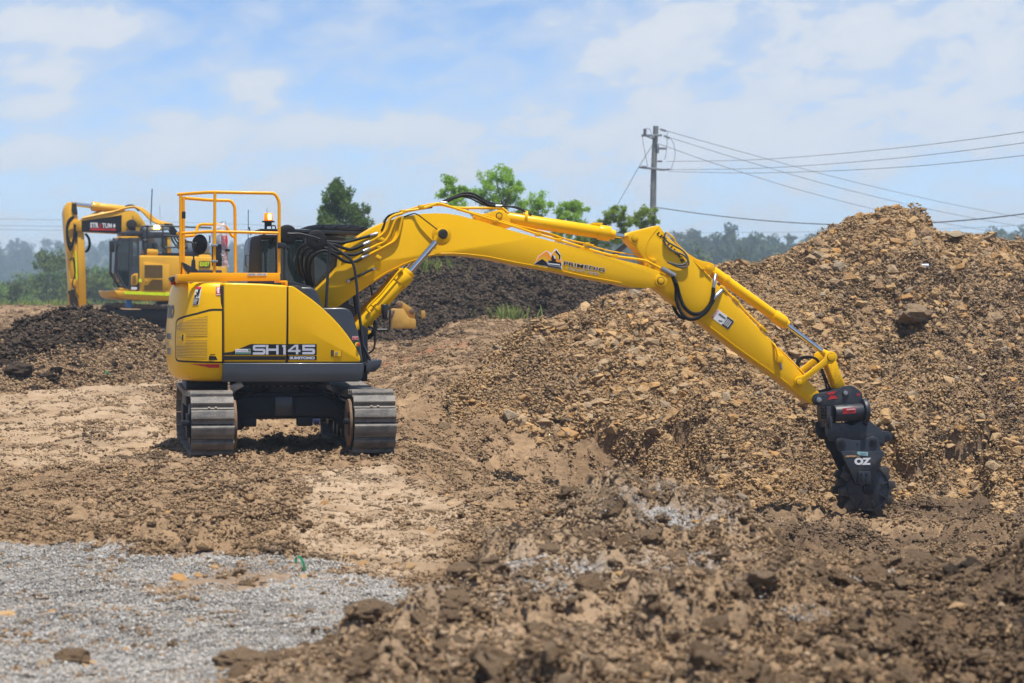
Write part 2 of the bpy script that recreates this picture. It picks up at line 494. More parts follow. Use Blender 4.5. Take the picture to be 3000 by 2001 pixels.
def clods(x, y, cell, seed, dens=.8, flat=.8):
    """max of irregular rounded lumps, one per cell at most"""
    X = x / cell + .35 * vnoise(x / cell * 2.1, y / cell * 2.1, seed + 5); Y = y / cell + .35 * vnoise(x / cell * 2.1, y / cell * 2.1, seed + 6)
    X = X.astype(np.float32); Y = Y.astype(np.float32); ix, iy = np.floor(X).astype(np.int32), np.floor(Y).astype(np.int32)
    out = np.zeros_like(X)
    for a in (-1, 0, 1):
        for b in (-1, 0, 1):
            cx, cy = ix + a, iy + b
            px_, py_ = cx + .5 + .7 * (_h(cx, cy, seed) - .5), cy + .5 + .7 * (_h(cx, cy, seed + 1) - .5)
            r = .22 + .42 * _h(cx, cy, seed + 2) ** 1.5
            r = np.where(_h(cx, cy, seed + 3) < dens, r, np.float32(0))
            d2 = (X - px_) ** 2 + (Y - py_) ** 2
            out = np.maximum(out, np.sqrt(np.maximum(0, r * r - d2)))
    return out * cell * flat
def ss(v, a, b):
    t = np.clip((v - a) / (b - a), 0, 1); return t * t * (3 - 2 * t)
def interp(v, pts): return np.interp(v, [p[0] for p in pts], [p[1] for p in pts])
def project(x, y, z):
    cp, sp = math.cos(PITCH), math.sin(PITCH)
    zz = z - CAM_Z; dep = y * cp - zz * sp; up = y * sp + zz * cp
    return CXP + FPX * x / dep, CYP - FPX * up / dep
def inside(x, y, poly):
    r = np.zeros(x.shape, bool); n = len(poly); j = n - 1
    for i in range(n):
        xi, yi = poly[i]; xj, yj = poly[j]
        c = ((yi > y) != (yj > y)) & (x < (xj - xi) * (y - yi) / (yj - yi + 1e-12) + xi)
        r ^= c; j = i
    return r
def softpoly(x, y, poly, amp, sc, seed):
    # only work near the polygon
    x = np.asarray(x, float); y = np.asarray(y, float)
    px_, py_ = [p[0] for p in poly], [p[1] for p in poly]; m_ = 4 * amp
    near = (x > min(px_) - m_) & (x < max(px_) + m_) & (y > min(py_) - m_) & (y < max(py_) + m_)
    out = np.zeros(x.shape)
    if not near.any(): return out
    xx, yy = x[near], y[near]
    fx, fy = amp * fbm(xx * sc, yy * sc, 4, seed), 1.6 * amp * fbm(xx * sc, yy * sc, 4, seed + 11)
    m = np.zeros(xx.shape)
    for k in range(4): m += inside(xx + fx + (k % 2 - .5) * amp * .4, yy + fy + (k // 2 - .5) * amp * .7, poly)
    out[near] = m / 4
    return out
def onground(key, pts, z=0.0):
    out = []
    for p in pts:
        r = ray(*px(key, *p)); t = (z - CAM_Z) / r.z; out.append((r.x * t, r.y * t))
    return out
GRAVEL = onground('V', [(-420, 1262), (0, 1258), (200, 1262), (360, 1282), (520, 1270), (680, 1288), (830, 1318), (940, 1350), (1050, 1365), (1010, 1430), (930, 1490), (800, 1560), (640, 1640), (-600, 1640)])
GRAVEL_DIRT = onground('V', [(300, 1345), (480, 1310), (640, 1300), (700, 1320), (620, 1350), (500, 1378), (380, 1372)])
PALE = onground('V', [(690, 1100), (880, 1062), (960, 1090), (1010, 1140), (1060, 1200), (1000, 1290), (900, 1330), (700, 1300), (660, 1240), (700, 1180)])
PALE2 = onground('V', [(-400, 960), (60, 925), (330, 930), (420, 1010), (380, 1060), (120, 1090), (-400, 1090)])
LEFT_Z = [(-60, 0), (31, 0), (38, .34), (44, .55), (60, .82), (78, .95), (92, 1.64), (101, 1.58), (115, .2), (140, -2.6), (230, -6.2)]
MID_Z = [(-60, 0), (31.6, 0), (32.6, .12), (34.3, .62), (42, .85), (58, 1.33), (75, 1.6), (101, 1.6), (115, .2), (140, -2.6), (230, -6.2)]
def ground_base(x, y):
    wob = .6 * fbm(x * .22, y * .16, 3, 91)
    a, b = interp(y + wob, LEFT_Z), interp(y + wob * .8, MID_Z)
    z = a + (b - a) * ss(x, -2.7, -1.2)
    # the low ground where the wheel compacts, ramping down from the tracks
    ramp = ss(x + .5 * fbm(x * .5, y * .5, 3, 12), -1.75, 1.5)
    ya = 22.3 - 6.2 * ss(x, .7, 2.0)
    tr_ = ramp * ss((y + .3 * wob - ya) / 3.7, 0, 1) * (1 - ss(y + .25 * fbm(x * .6, y * .6, 3, 14) - 2.2 * ss(x, .6, 3.0), 30.2, 33.0))
    z = z - 1.09 * tr_
    # the pit the worker stands in
    z = z - .84 * np.exp(-(((x + 2.9) / .6) ** 2 + ((y - 33.45) / .6) ** 2) ** 2)
    # low heaps
    for hx, hy, rx, ry, hh in [(-2.55, 17.6, .75, .55, .20), (-2.1, 19.4, .45, .6, .12), (-5.35, 18.6, .75, 1.6, .50), (-3.65, 31.9, .5, .35, .16), (-3.0, 31.7, .6, .3, .10), (-.2, 20.3, .5, .8, .14), (-1.35, 24.8, .35, 1.2, .09)]:
        z = z + hh * np.exp(-(((x - hx) / rx) ** 2 + ((y - hy) / ry) ** 2))
    return z, tr_
def ground_z(x, y, detail=True):
    z, tr_ = ground_base(x, y)
    if not detail: return z
    near = 1 - ss(y, 70, 110)
    gm = softpoly(x, y, GRAVEL, .16, 1.1, 3)
    pale = np.maximum(softpoly(x, y, PALE, .3, .8, 5), .7 * softpoly(x, y, PALE2, .6, .5, 8))
    rough = np.clip(1 - .8 * gm - .55 * pale, .12, 1) * (1 + .8 * tr_)
    patch = ss(fbm(x * .5, y * .35, 3, 31), -.35, .45)
    z = z + near * ((.05 + .05 * tr_) * fbm(x * .7, y * .5, 4, 21) + .06 * rough * fbm(x * 2.6, y * 2.2, 4, 25, .6))
    z = z + near * rough * (.35 + .65 * patch) * (.8 * clods(x, y, .23, 50, .45, .5) + .9 * clods(x, y, .115, 60, .7, .65)) * (.75 + .5 * tr_)
    z = z + near * (.35 + .65 * rough) * (.9 * clods(x, y, .055, 65, .85, .75) + .012 * fbm(x * 14, y * 12, 3, 71))
    # track prints pressed into the compacted run and the gravel
    t_ = .55 * x - .84 * y + .25 * fbm(x * .6, y * .6, 2, 73)
    z = z + (np.maximum(pale, .9 * gm) * ss(fbm(x * .5, y * .4, 2, 79), -.3, .3)) * .011 * np.clip(1.6 * np.sin(t_ * 2 * math.pi / .19), -1, 1) * (y < 30)
    return z
def grid_obj(name, xs, ys, zf, mat, attrs=None, kind='structure', holes=None):
    X, Y = xs, ys
    Z = zf(X, Y)
    ny, nx = X.shape
    v = np.stack([X, Y, Z], -1).reshape(-1, 3)
    i = np.arange(nx * ny).reshape(ny, nx)
    f = np.stack([i[:-1, :-1], i[:-1, 1:], i[1:, 1:], i[1:, :-1]], -1).reshape(-1, 4)
    if holes is not None:
        k = holes(X, Y, Z); k = k[:-1, :-1] | k[1:, :-1] | k[:-1, 1:] | k[1:, 1:]
        f = f[k.reshape(-1)]
    me = np_mesh(name, v, f)
    for an, af in (attrs or {}).items():
        a = me.attributes.new(an, 'FLOAT', 'POINT'); a.data.foreach_set('value', np.asarray(af(X, Y, Z), np.float32).ravel())
    me.shade_smooth()
    o = link(name, me, mat); o['kind'] = kind
    return o

# ---- soil material: brown clay with pale compacted, dark, gravel and red areas held per vertex
def soil_material(name, brown=(.235, .152, .087), tan=(.35, .235, .136), dark=(.070, .047, .032), bump=.9):
    m, nt, b = principled(name)
    tc = node(nt, 'ShaderNodeTexCoord'); P = tc.outputs['Object']
    def att(n):
        a = node(nt, 'ShaderNodeAttribute'); a.attribute_name = n; return a.outputs['Fac']
    n1 = nnoise(nt, .55, 8, .62, vec=P); n2 = nnoise(nt, 7, 8, .68, vec=P); n3 = nnoise(nt, 42, 6, .62, vec=P); n4 = nnoise(nt, 1.9, 6, .6, vec=P)
    c = nmix(nt, nramp(nt, n1.outputs[0], .36, .64), brown, tan)
    c = nmix(nt, nramp(nt, n2.outputs[0], .40, .66, 0, .75), c, tuple(x * .52 for x in brown))
    c = nmix(nt, nramp(nt, n3.outputs[0], .56, .70, 0, .55), c, tuple(min(1, x * 1.25) for x in tan))
    c = nmix(nt, nramp(nt, n4.outputs[0], .62, .74, 0, .6), c, tuple(x * .62 for x in brown))
    pl = nmix(nt, nramp(nt, n2.outputs[0], .35, .65), (.33, .235, .15), (.45, .335, .225))
    ad = node(nt, 'ShaderNodeMath', operation='MULTIPLY'); nt.links.new(att('pale'), ad.inputs[0]); nt.links.new(nramp(nt, n4.outputs[0], .32, .52, .15, 1), ad.inputs[1])
    c = nmix(nt, ad.outputs[0], c, pl)
    dk = nmix(nt, nramp(nt, n2.outputs[0], .36, .66), tuple(x * .6 for x in dark), tuple(x * 1.5 for x in dark))
    c = nmix(nt, att('dark'), c, dk)
    gv = nmix(nt, nramp(nt, n3.outputs[0], .38, .62), (.16, .155, .15), (.44, .43, .42))
    c = nmix(nt, att('gravel'), c, gv)
    c = nmix(nt, att('red'), c, nmix(nt, nramp(nt, n2.outputs[0], .4, .6), (.30, .085, .035), (.20, .08, .045)))
    nt.links.new(c, b.inputs['Base Color'])
    b.inputs['Roughness'].default_value = .95; b.inputs['Specular IOR Level'].default_value = .12
    hsum = node(nt, 'ShaderNodeMath', operation='ADD'); nt.links.new(n2.outputs[0], hsum.inputs[0])
    k = node(nt, 'ShaderNodeMath', operation='MULTIPLY'); nt.links.new(n3.outputs[0], k.inputs[0]); k.inputs[1].default_value = .35
    nt.links.new(k.outputs[0], hsum.inputs[1])
    nt.links.new(nbump(nt, hsum.outputs[0], bump, .05), b.inputs['Normal'])
    MATS[name] = m
    return m
soil_material('soil')

def t_cols(n): 
    t = np.linspace(-1, 1, n); return .8 * t + .2 * t ** 3
ys_ = np.concatenate([np.linspace(-60, 7, 14), np.exp(np.linspace(math.log(7.3), math.log(19.8), 200)), np.linspace(19.85, 34, 400), np.linspace(34.06, 48, 200), np.exp(np.linspace(math.log(48.2), math.log(112), 110)), np.linspace(114, 232, 24)])
tc_ = t_cols(560)
Yg = np.repeat(ys_[:, None], len(tc_), 1)
Wg = 3.5 + .30 * np.maximum(Yg, 0) + 30 * (1 - ss(Yg, -5, 6)) + .25 * np.maximum(Yg - 105, 0)
Xg = tc_[None, :] * Wg
zero = lambda X, Y, Z: np.zeros_like(X)
def g_pale(X, Y, Z): return np.clip(np.maximum(softpoly(X, Y, PALE, .3, .8, 5), .8 * softpoly(X, Y, PALE2, .6, .5, 8)) + .25 * ss(fbm(X * .4, Y * .25, 3, 77), .1, .6) * (Y < 30), 0, 1)
def g_dark(X, Y, Z):
    tr_ = ground_base(X, Y)[1]
    return np.clip(.75 * tr_ * ss(fbm(X * .35, Y * .4, 3, 66), -.7, .4) * (.2 + .8 * ss(X - .25 * (Y - 26), .2, 2.2)) + .3 * ss(fbm(X * .4, Y * .4, 3, 44), .25, .7), 0, .7)
def g_gravel(X, Y, Z): return softpoly(X, Y, GRAVEL, .16, 1.1, 3) * (1 - .85 * softpoly(X, Y, GRAVEL_DIRT, .2, 1.2, 19))
def g_red(X, Y, Z):
    return .8 * np.exp(-(((X + 1.95) / 1.0) ** 2 + ((Y - 45.5) / 2.0) ** 2) ** 2) * ss(fbm(X * 1.2, Y * .6, 3, 99), -.5, .2)
ground = grid_obj('ground', Xg, Yg, ground_z, 'soil', {'pale': g_pale, 'dark': g_dark, 'gravel': g_gravel, 'red': g_red})
tag(ground, 'brown churned earthworks ground with a patch of grey gravel', kind='structure')

# ---- rubble stockpile on the right: crest measured against the sky, front face at the angle of repose
CREST = [(1330, 1150, 33.0), (1399, 1092, 33.6), (1545, 972, 34.4), (1720, 916, 34.9), (1808, 876, 35.2), (1942, 854, 35.4), (2095, 792, 35.9), (2160, 786, 36.0), (2215, 790, 36.0), (2261, 770, 36.2), (2310, 752, 36.5),
         (2361, 724, 36.8), (2424, 692, 37.1), (2501, 668, 37.4), (2552, 637, 37.6), (2616, 627, 37.7), (2690, 631, 37.7), (2727, 672, 37.7), (2756, 702, 37.6), (2801, 700, 37.5), (2871, 699, 37.5), (2935, 718, 37.4), (3000, 734, 37.3), (3150, 780, 37.0), (3350, 860, 36.5), (3600, 960, 36)]
_cx, _cy, _cz = [], [], []
for (u, v, d) in CREST:
    p = at_depth('s', u, v, d); _cx.append(p.x); _cy.append(p.y); _cz.append(p.z)
def stock_z(x, y, detail=True):
    yc = np.interp(x, _cx, _cy); zc = np.interp(x, _cx, _cz)
    zc = np.where(x < _cx[0], _cz[0] - (_cx[0] - x) * 1.2, zc)
    w = .35 * fbm(x * .45, y * .45, 4, 201)
    fr = zc - .66 * (yc - y) + w * ss(yc - y, 0, 2.0) * .9
    bk = zc - .75 * (y - yc - .35)
    z = np.minimum(fr, np.minimum(bk, zc + .02))
    # undercut scarps near the toe: a short near-vertical face that comes and goes along the pile
    zs = .10 + .22 * fbm(x * .7, y * 0 + 2.2, 3, 211) + .10 * vnoise(x * 3.1, y * .5, 213)
    stp = .46 * ss(fbm(x * 1.0, y * .25, 3, 219), -.15, .12)
    z = z - stp * ss(zs - z, 0, .07)
    # slump hollow with the boulder
    z = z - .42 * np.exp(-(((x - 6.33) / .22) ** 2 + ((y - 35.1) / .45) ** 2))
    z = np.maximum(z, -1.6)
    if detail:
        rk = ss(fbm(x * .6, y * .6, 3, 221), -.5, .3)
        z = z + .06 * fbm(x * 1.7, y * 1.7, 5, 231, .6) + (clods(x, y, .30, 240, .5, .55) + clods(x, y, .15, 250, .7, .6)) * (.35 + .65 * rk) + .8 * clods(x, y, .075, 260, .8, .7) + .012 * fbm(x * 12, y * 12, 2, 270)
    return z
xs = np.linspace(-.95, 13.4, 440); ys = np.concatenate([np.linspace(29.6, 38.2, 300), np.linspace(38.3, 42.5, 24)])
X, Y = np.meshgrid(xs, ys)
def pile_dark(X, Y, Z):
    u, v = project(X, Y, Z)
    a = .55 * ss(fbm(X * .5, Y * .5, 4, 281), .0, .7)
    red = np.exp(-(((X - 5.35) / .8) ** 2)) * ss(Z, 1.9, 2.3)
    return np.clip(a * .6 + .35 * ss(X, 6.5, 9) * (1 - ss(Z, .6, 2.4)) + .2 * red, 0, .75)
def pile_red(X, Y, Z):
    yc = np.interp(X, _cx, _cy)
    return .30 * np.exp(-(((X - 5.1) / .75) ** 2)) * ss(Y - yc, -.9, -.2)
stock = grid_obj('rubble_stockpile', X, Y, stock_z, 'soil', {'pale': lambda X, Y, Z: .12 + 0 * X, 'dark': pile_dark, 'gravel': zero, 'red': pile_red}, kind='thing',
                 holes=lambda X, Y, Z: Z > ground_base(X, Y)[0] - .25)
tag(stock, 'tall stockpile of broken tan rock and brown soil behind the compaction wheel', 'stockpile')

# ---- dark topsoil heap further back
soil_material('topsoil', brown=(.060, .040, .029), tan=(.088, .060, .044), dark=(.030, .021, .016), bump=1.0)
DK = [(820, 800, 60), (980, 770, 61), (1195, 762, 62), (1400, 735, 63), (1600, 740, 63), (1760, 790, 62), (1880, 860, 60), (2000, 960, 58)]
_dx = [at_depth('s', *p).x for p in DK]; _dy = [at_depth('s', *p).y for p in DK]; _dz = [at_depth('s', *p).z for p in DK]
def dark_z(x, y):
    yc, zc = np.interp(x, _dx, _dy), np.interp(x, _dx, _dz)
    zc = zc - .5 * np.maximum(_dx[0] - x, 0)
    z = np.minimum(zc - .55 * (yc - y) + .30 * fbm(x * .35, y * .35, 4, 301) * ss(yc - y, 0, 2), zc - .5 * (y - yc - .6)); z = np.minimum(z, zc)
    gul = fbm(x * .9 + y * .35, y * .12, 3, 303)
    return z + .14 * gul + .10 * fbm(x * 1.3, y * 1.3, 5, 305, .6) + .8 * clods(x, y, .35, 310, .45, .6) + .9 * clods(x, y, .16, 320, .6, .6)
X, Y = np.meshgrid(np.linspace(-9.5, 6.0, 360), np.concatenate([np.linspace(54.5, 64, 130), np.linspace(64.3, 69, 14)]))
darkpile = grid_obj('topsoil_heap', X, Y, dark_z, 'topsoil', {'pale': zero, 'dark': lambda X, Y, Z: .6 * ss(fbm(X * .6, Y * .6, 4, 330), 0, .5), 'gravel': zero, 'red': zero}, kind='thing', holes=lambda X, Y, Z: Z > ground_base(X, Y)[0] - .3)
tag(darkpile, 'long heap of dark brown topsoil seen under the raised boom', 'soil heap')

# ---- mound of dark clods on the left, in front of the far excavator
ML = [(-260, 1020, 41), (0, 990, 41.5), (48, 981, 41.8), (96, 955, 42), (143, 934, 42.3), (191, 922, 42.6), (270, 924, 42.8), (351, 944, 43), (415, 966, 43), (478, 986, 43), (600, 1010, 43), (720, 1040, 43)]
_mx = [at_depth('s', *p).x for p in ML]; _my = [at_depth('s', *p).y for p in ML]; _mz = [at_depth('s', *p).z for p in ML]
def mound_z(x, y):
    yc, zc = np.interp(x, _mx, _my), np.interp(x, _mx, _mz)
    zc = zc - .3 * np.maximum(_mx[0] - x, 0)
    z = np.minimum(zc - .27 * (yc - y) + .2 * fbm(x * .5, y * .5, 4, 401) * ss(yc - y, 0, 1.5), zc - .6 * (y - yc - .3)); z = np.minimum(z, zc)
    dk = mound_dark(x, y, z)
    return z + .05 * fbm(x * 1.5, y * 1.5, 5, 405, .6) + (.35 + .65 * dk) * (clods(x, y, .42, 410, .55, .55) + clods(x, y, .2, 420, .7, .6)) + .7 * clods(x, y, .1, 430, .8, .6)
def mound_dark(X, Y, Z):
    u, v = project(X, Y, Z)
    # dark clods cover the upper band, running down to the lower left
    lim = np.interp(u, [-300, 0, 110, 230, 350, 480, 700], [1075, 1068, 1030, 1005, 975, 990, 1010])
    return np.clip(ss(lim - v + 26 * fbm(X * .9, Y * .9, 4, 440), -18, 22), 0, 1)
X, Y = np.meshgrid(np.linspace(-13.5, -4.2, 330), np.concatenate([np.linspace(37.2, 43.4, 130), np.linspace(43.5, 46, 14)]))
mound = grid_obj('clod_mound', X, Y, mound_z, 'soil', {'pale': lambda X, Y, Z: .04 + 0 * X, 'dark': lambda X, Y, Z: .9 * mound_dark(X, Y, Z), 'gravel': zero, 'red': zero}, kind='thing', holes=lambda X, Y, Z: Z > ground_base(X, Y)[0] - .25)
tag(mound, 'low mound of dark turned clods in front of the far excavator', 'soil mound')

# ---- foreground berm, out of focus
def berm_base(x, y):
    # left toe runs from the bottom of the picture back to the crest
    edge = np.interp(y, [6, 9, 11, 12.5, 14.5, 16, 18, 19.5], [-1.9, -1.75, -1.5, -1.05, -.75, -.35, .1, 1.0])
    d = x - edge + .22 * fbm(x * .9, y * .9, 3, 501)
    k_ = ss(x, 1.55, 2.1); body = (.22 - .17 * k_) * ss(d, -.1, 1.1) * (1 - ss(y, 16.5 - 2.2 * k_, 20.5 - 3.6 * k_))
    z = body
    for cx, cy, rx, ry, h in [(.95, 16.7, .72, 1.1, .30), (1.85, 16.0, .26, .45, .17), (3.5, 12.9, .55, 1.2, .56), (2.5, 14.3, .6, .8, .16), (2.6, 11.6, 1.2, 1.2, .05), (.2, 14.4, .5, .5, .12), (1.4, 13.6, .5, .6, .10), (2.2, 12.6, .4, .5, .10), (-.5, 12.2, .4, .4, .08), (.9, 11.3, .45, .4, .10)]:
        z = z + h * np.exp(-(((x - cx) / rx) ** 2 + ((y - cy) / ry) ** 2))
    return z * ss(d, -.35, .5), d
def berm_z(x, y):
    z, d = berm_base(x, y)
    g = berm_gravel(x, y, z)
    k = ss(d, -.1, .5) * (1 - .75 * g) * (1 - .6 * ss(x, 1.5, 2.0) * ss(y, 11.8, 13.2) * (1 - ss(x, 3.0, 3.5)))
    z = z + k * (.09 * fbm(x * 1.6, y * 1.6, 5, 511, .6) + 1.25 * clods(x + .05 * fbm(x * 5, y * 5, 3, 522), y + .05 * fbm(x * 5, y * 5, 3, 523), .34, 520, .55, .62) + .05 * fbm(x * 4, y * 4, 4, 524, .6) + clods(x, y, .13, 530, .75, .65) + .9 * clods(x, y, .06, 540, .85, .65) + .006 * fbm(x * 20, y * 20, 3, 550))
    k_ = ss(x, 1.55, 2.1)
    return z - .12 * (1 - ss(d, -.3, .15)) - 1.7 * ss(y + .25 * fbm(x * 1.1, y * .4, 3, 557), 17.5 - 2.0 * k_, 19.6 - 2.5 * k_)
def berm_gravel(X, Y, Z):
    a = np.exp(-(((X - 1.25) / .42) ** 2 + ((Y - 16.1) / .75) ** 2) ** 1.5) + .8 * np.exp(-(((X - .35) / .9) ** 2 + ((Y - 13.6) / .55) ** 2) ** 1.5) + .7 * np.exp(-(((X + .35) / .5) ** 2 + ((Y - 12.6) / .5) ** 2))
    return np.clip(a * ss(fbm(X * 2.2, Y * 2.0, 4, 560), -.45, .25) * 1.1, 0, 1)
X, Y = np.meshgrid(np.linspace(-2.6, 6.2, 420), np.exp(np.linspace(math.log(7.0), math.log(21), 330)))
def berm_dark(X, Y, Z):
    return np.clip(.0 + .62 * ss(X - .15 * (Y - 12), 1.3, 3.0) + .3 * fbm(X * .8, Y * .8, 3, 570), 0, .8)
berm = grid_obj('spoil_berm', X, Y, berm_z, 'soil', {'pale': lambda X, Y, Z: .5 * ss(2.2 - X, 0, 2.0), 'dark': berm_dark, 'gravel': berm_gravel, 'red': zero}, kind='thing', holes=lambda X, Y, Z: berm_base(X, Y)[1] > -.6)
tag(berm, 'blurred berm of loose brown spoil and gravel nearest the camera', 'berm')

# ---- rock and clod templates
def rock_mesh(name, seed, npts=15, flat=.7, mat='rock'):
    r = random.Random(seed); bm = bmesh.new()
    sx, sy, sz = r.uniform(.8, 1.25), r.uniform(.7, 1.1), r.uniform(flat * .8, flat * 1.15)
    for i in range(npts):
        v = Vector((r.gauss(0, 1), r.gauss(0, 1), r.gauss(0, 1))).normalized() * r.uniform(.82, 1.05)
        v = Vector([max(-.82, min(.82, c)) for c in v])
        bm.verts.new((v.x * sx * .55, v.y * sy * .55, v.z * sz * .55))
    q = bmesh.ops.convex_hull(bm, input=bm.verts)
    bmesh.ops.delete(bm, geom=[e for e in q['geom_interior'] if isinstance(e, bmesh.types.BMVert)], context='VERTS')
    me = bpy.data.meshes.new(name); bm.to_mesh(me); bm.free(); me.materials.append(MATS[mat]); return me
def clod_mesh(name, seed, sub=3, amp=.34, mat='clod'):
    from mathutils import noise as mn
    bm = bmesh.new(); bmesh.ops.create_icosphere(bm, subdivisions=sub, radius=.5)
    off = Vector((seed * 7.3, seed * 3.1, -seed * 5.7)); r = random.Random(seed)
    s = (r.uniform(.85, 1.25), r.uniform(.75, 1.1), r.uniform(.6, .85))
    for v in bm.verts:
        k = 1 + amp * (mn.noise(v.co * 2.4 + off) * 1.1 + .75 * abs(mn.noise(v.co * 5.5 + off)) + .55 * mn.noise(v.co * 11 + off) + .4 * mn.noise(v.co * 21 + off))
        v.co = Vector((v.co.x * s[0], v.co.y * s[1], v.co.z * s[2])) * k
    me = bpy.data.meshes.new(name); bm.to_mesh(me); bm.free(); me.materials.append(MATS[mat]); return me
def stone_material(name, cols, rough=.9, vscale=9.0, bump=.5, island=False):
    """each stone picks its own tone"""
    m, nt, b = principled(name)
    oi = node(nt, 'ShaderNodeObjectInfo'); cr = node(nt, 'ShaderNodeValToRGB')
    if island: nt.links.new(node(nt, 'ShaderNodeNewGeometry').outputs['Random Per Island'], cr.inputs[0])
    else: nt.links.new(oi.outputs['Random'], cr.inputs[0])
    el_ = cr.color_ramp.elements
    while len(el_) < len(cols): el_.new(.5)
    for i, c in enumerate(cols): el_[i].position = i / (len(cols) - 1); el_[i].color = (*c, 1)
    tc = node(nt, 'ShaderNodeTexCoord')
    n = nnoise(nt, vscale / 4, 7, .65, vec=tc.outputs['Object']); n2 = nnoise(nt, vscale, 6, .65, vec=tc.outputs['Object'])
    c = nmix(nt, nramp(nt, n.outputs[0], .32, .68), cr.outputs[0], nmix(nt, .4, cr.outputs[0], (.5, .5, .5), 'MULTIPLY'))
    c = nmix(nt, nramp(nt, n2.outputs[0], .55, .75, 0, .45), c, (.27, .185, .11))
    nt.links.new(c, b.inputs['Base Color']); b.inputs['Roughness'].default_value = rough; b.inputs['Specular IOR Level'].default_value = .2
    nt.links.new(nbump(nt, n2.outputs[0], bump, .12), b.inputs['Normal'])
    MATS[name] = m
stone_material('rock', [(.50, .30, .125), (.43, .285, .15), (.36, .23, .115), (.52, .33, .155), (.30, .24, .17), (.47, .255, .09), (.26, .175, .10), (.46, .335, .205)])
stone_material('rock_earthy', [(.38, .24, .12), (.31, .205, .115), (.25, .16, .09), (.40, .28, .16), (.22, .175, .13), (.34, .20, .09)])
stone_material('clod', [(.33, .22, .128), (.29, .19, .11), (.37, .255, .152), (.25, .163, .095), (.41, .29, .18)], bump=.9, vscale=16)
stone_material('clod_dark', [(.078, .055, .039), (.058, .041, .030), (.10, .071, .049), (.066, .047, .034)], bump=.9, vscale=16)
stone_material('gravel_stone', [(.20, .20, .205), (.40, .40, .40), (.52, .51, .50), (.30, .30, .31), (.46, .44, .41), (.12, .12, .13), (.38, .33, .27)], bump=.2)
stone_material('crumb', [(.295, .193, .108), (.245, .158, .088), (.34, .228, .13), (.19, .123, .07), (.40, .278, .168), (.265, .171, .093)], island=True, vscale=30)
stone_material('crumb_pale', [(.38, .27, .17), (.31, .213, .128), (.43, .315, .208), (.25, .168, .10), (.48, .365, .25)], island=True, vscale=30)
stone_material('crumb_moist', [(.13, .086, .052), (.10, .066, .041), (.165, .11, .066), (.20, .135, .08), (.08, .054, .034)], island=True, vscale=30)
stone_material('crumb_dark', [(.075, .053, .038), (.055, .039, .029), (.10, .072, .05), (.065, .046, .034), (.14, .10, .065)], island=True, vscale=30)
stone_material('crumb_rock', [(.46, .29, .135), (.39, .25, .125), (.30, .195, .107), (.51, .345, .18), (.42, .262, .112), (.33, .245, .165)], island=True, vscale=30)
stone_material('crumb_gravel', [(.20, .19, .18), (.40, .385, .365), (.53, .51, .48), (.29, .28, .265), (.46, .425, .375), (.15, .145, .14), (.38, .31, .23), (.48, .465, .44)], island=True, vscale=60, bump=.2)
def patch_mesh(name, seed, n, rad, smin, smax, k, mat, npts=9, flat=.8):
    """a palm-sized spread of crumbs, each an angular fragment"""
    r = random.Random(seed); shapes = []
    for i in range(6):
        bm = bmesh.new()
        for j in range(npts):
            v = Vector((r.gauss(0, 1), r.gauss(0, 1), r.gauss(0, 1))).normalized() * r.uniform(.75, 1.1); bm.verts.new(v * .5)
        q = bmesh.ops.convex_hull(bm, input=bm.verts)
        bmesh.ops.delete(bm, geom=[e for e in q['geom_interior'] if isinstance(e, bmesh.types.BMVert)], context='VERTS'); bm.verts.index_update()
        shapes.append((np.array([v.co[:] for v in bm.verts]), np.array([[v.index for v in f.verts] for f in bm.faces]))); bm.free()
    V, F, off = [], [], 0
    for i in range(n):
        v, f = shapes[r.randrange(6)]; u = r.random(); s_ = (smin ** (1 - k) + u * (smax ** (1 - k) - smin ** (1 - k))) ** (1 / (1 - k))
        m = np.array(Matrix.Rotation(r.uniform(0, 6.28), 3, Vector((r.gauss(0, 1), r.gauss(0, 1), r.gauss(0, 1))).normalized()))
        a, d = r.uniform(0, 6.28), rad * math.sqrt(r.random())
        V.append(v @ m.T * s_ * np.array([r.uniform(.8, 1.2), r.uniform(.8, 1.2), flat]) + np.array([math.cos(a) * d, math.sin(a) * d, s_ * r.uniform(-.1, .2)])); F.append(f + off); off += len(v)
    me = np_mesh(name, np.concatenate(V), np.concatenate(F)); me.materials.append(MATS[mat]); return me
def patches(name, mat, n, rad, smin, smax, k, seed, flat=.8, N=10): return template_collection(name, [patch_mesh(name, seed + i, n, rad, smin, smax, k, mat, flat=flat) for i in range(N)])
def scatter_patches(name, x, y, zf, coll, parent, scale=1.0, label=None, cat=None):
    e = .09; z = zf(x, y); nx_, ny_ = -(zf(x + e, y) - zf(x - e, y)) / (2 * e), -(zf(x, y + e) - zf(x, y - e)) / (2 * e)
    nx_, ny_ = np.clip(nx_, -1.2, 1.2), np.clip(ny_, -1.2, 1.2); L = np.sqrt(nx_ ** 2 + ny_ ** 2 + 1); nx_, ny_, nz_ = nx_ / L, ny_ / L, 1 / L
    o = scatter(name, np.stack([x, y, z], -1), np.ones(len(x)), coll, parent, label, cat)
    t = np.stack([-np.arcsin(ny_), np.arctan2(nx_, nz_), np.zeros(len(x))], -1).astype(np.float32); o.data.attributes['piece_turn'].data.foreach_set('vector', t.ravel())
    sc = np.repeat((rng.uniform(.75, 1.25, len(x)) * scale)[:, None], 3, 1).astype(np.float32); o.data.attributes['piece_size'].data.foreach_set('vector', sc.ravel()); return o
CHUNKS = [rock_mesh('chunk_shape', 400 + i, 18, .85, mat='clod') for i in range(6)]; CHUNKS_M = [rock_mesh('chunk_shape', 420 + i, 18, .85, mat='clod_dark') for i in range(4)]
ROCKS = [rock_mesh('rock_shape', 100 + i, 13 + i % 5) for i in range(12)]
ROCKS_E = [rock_mesh('rock_shape', 100 + i, 13 + i % 5, mat='rock_earthy') for i in range(8)]
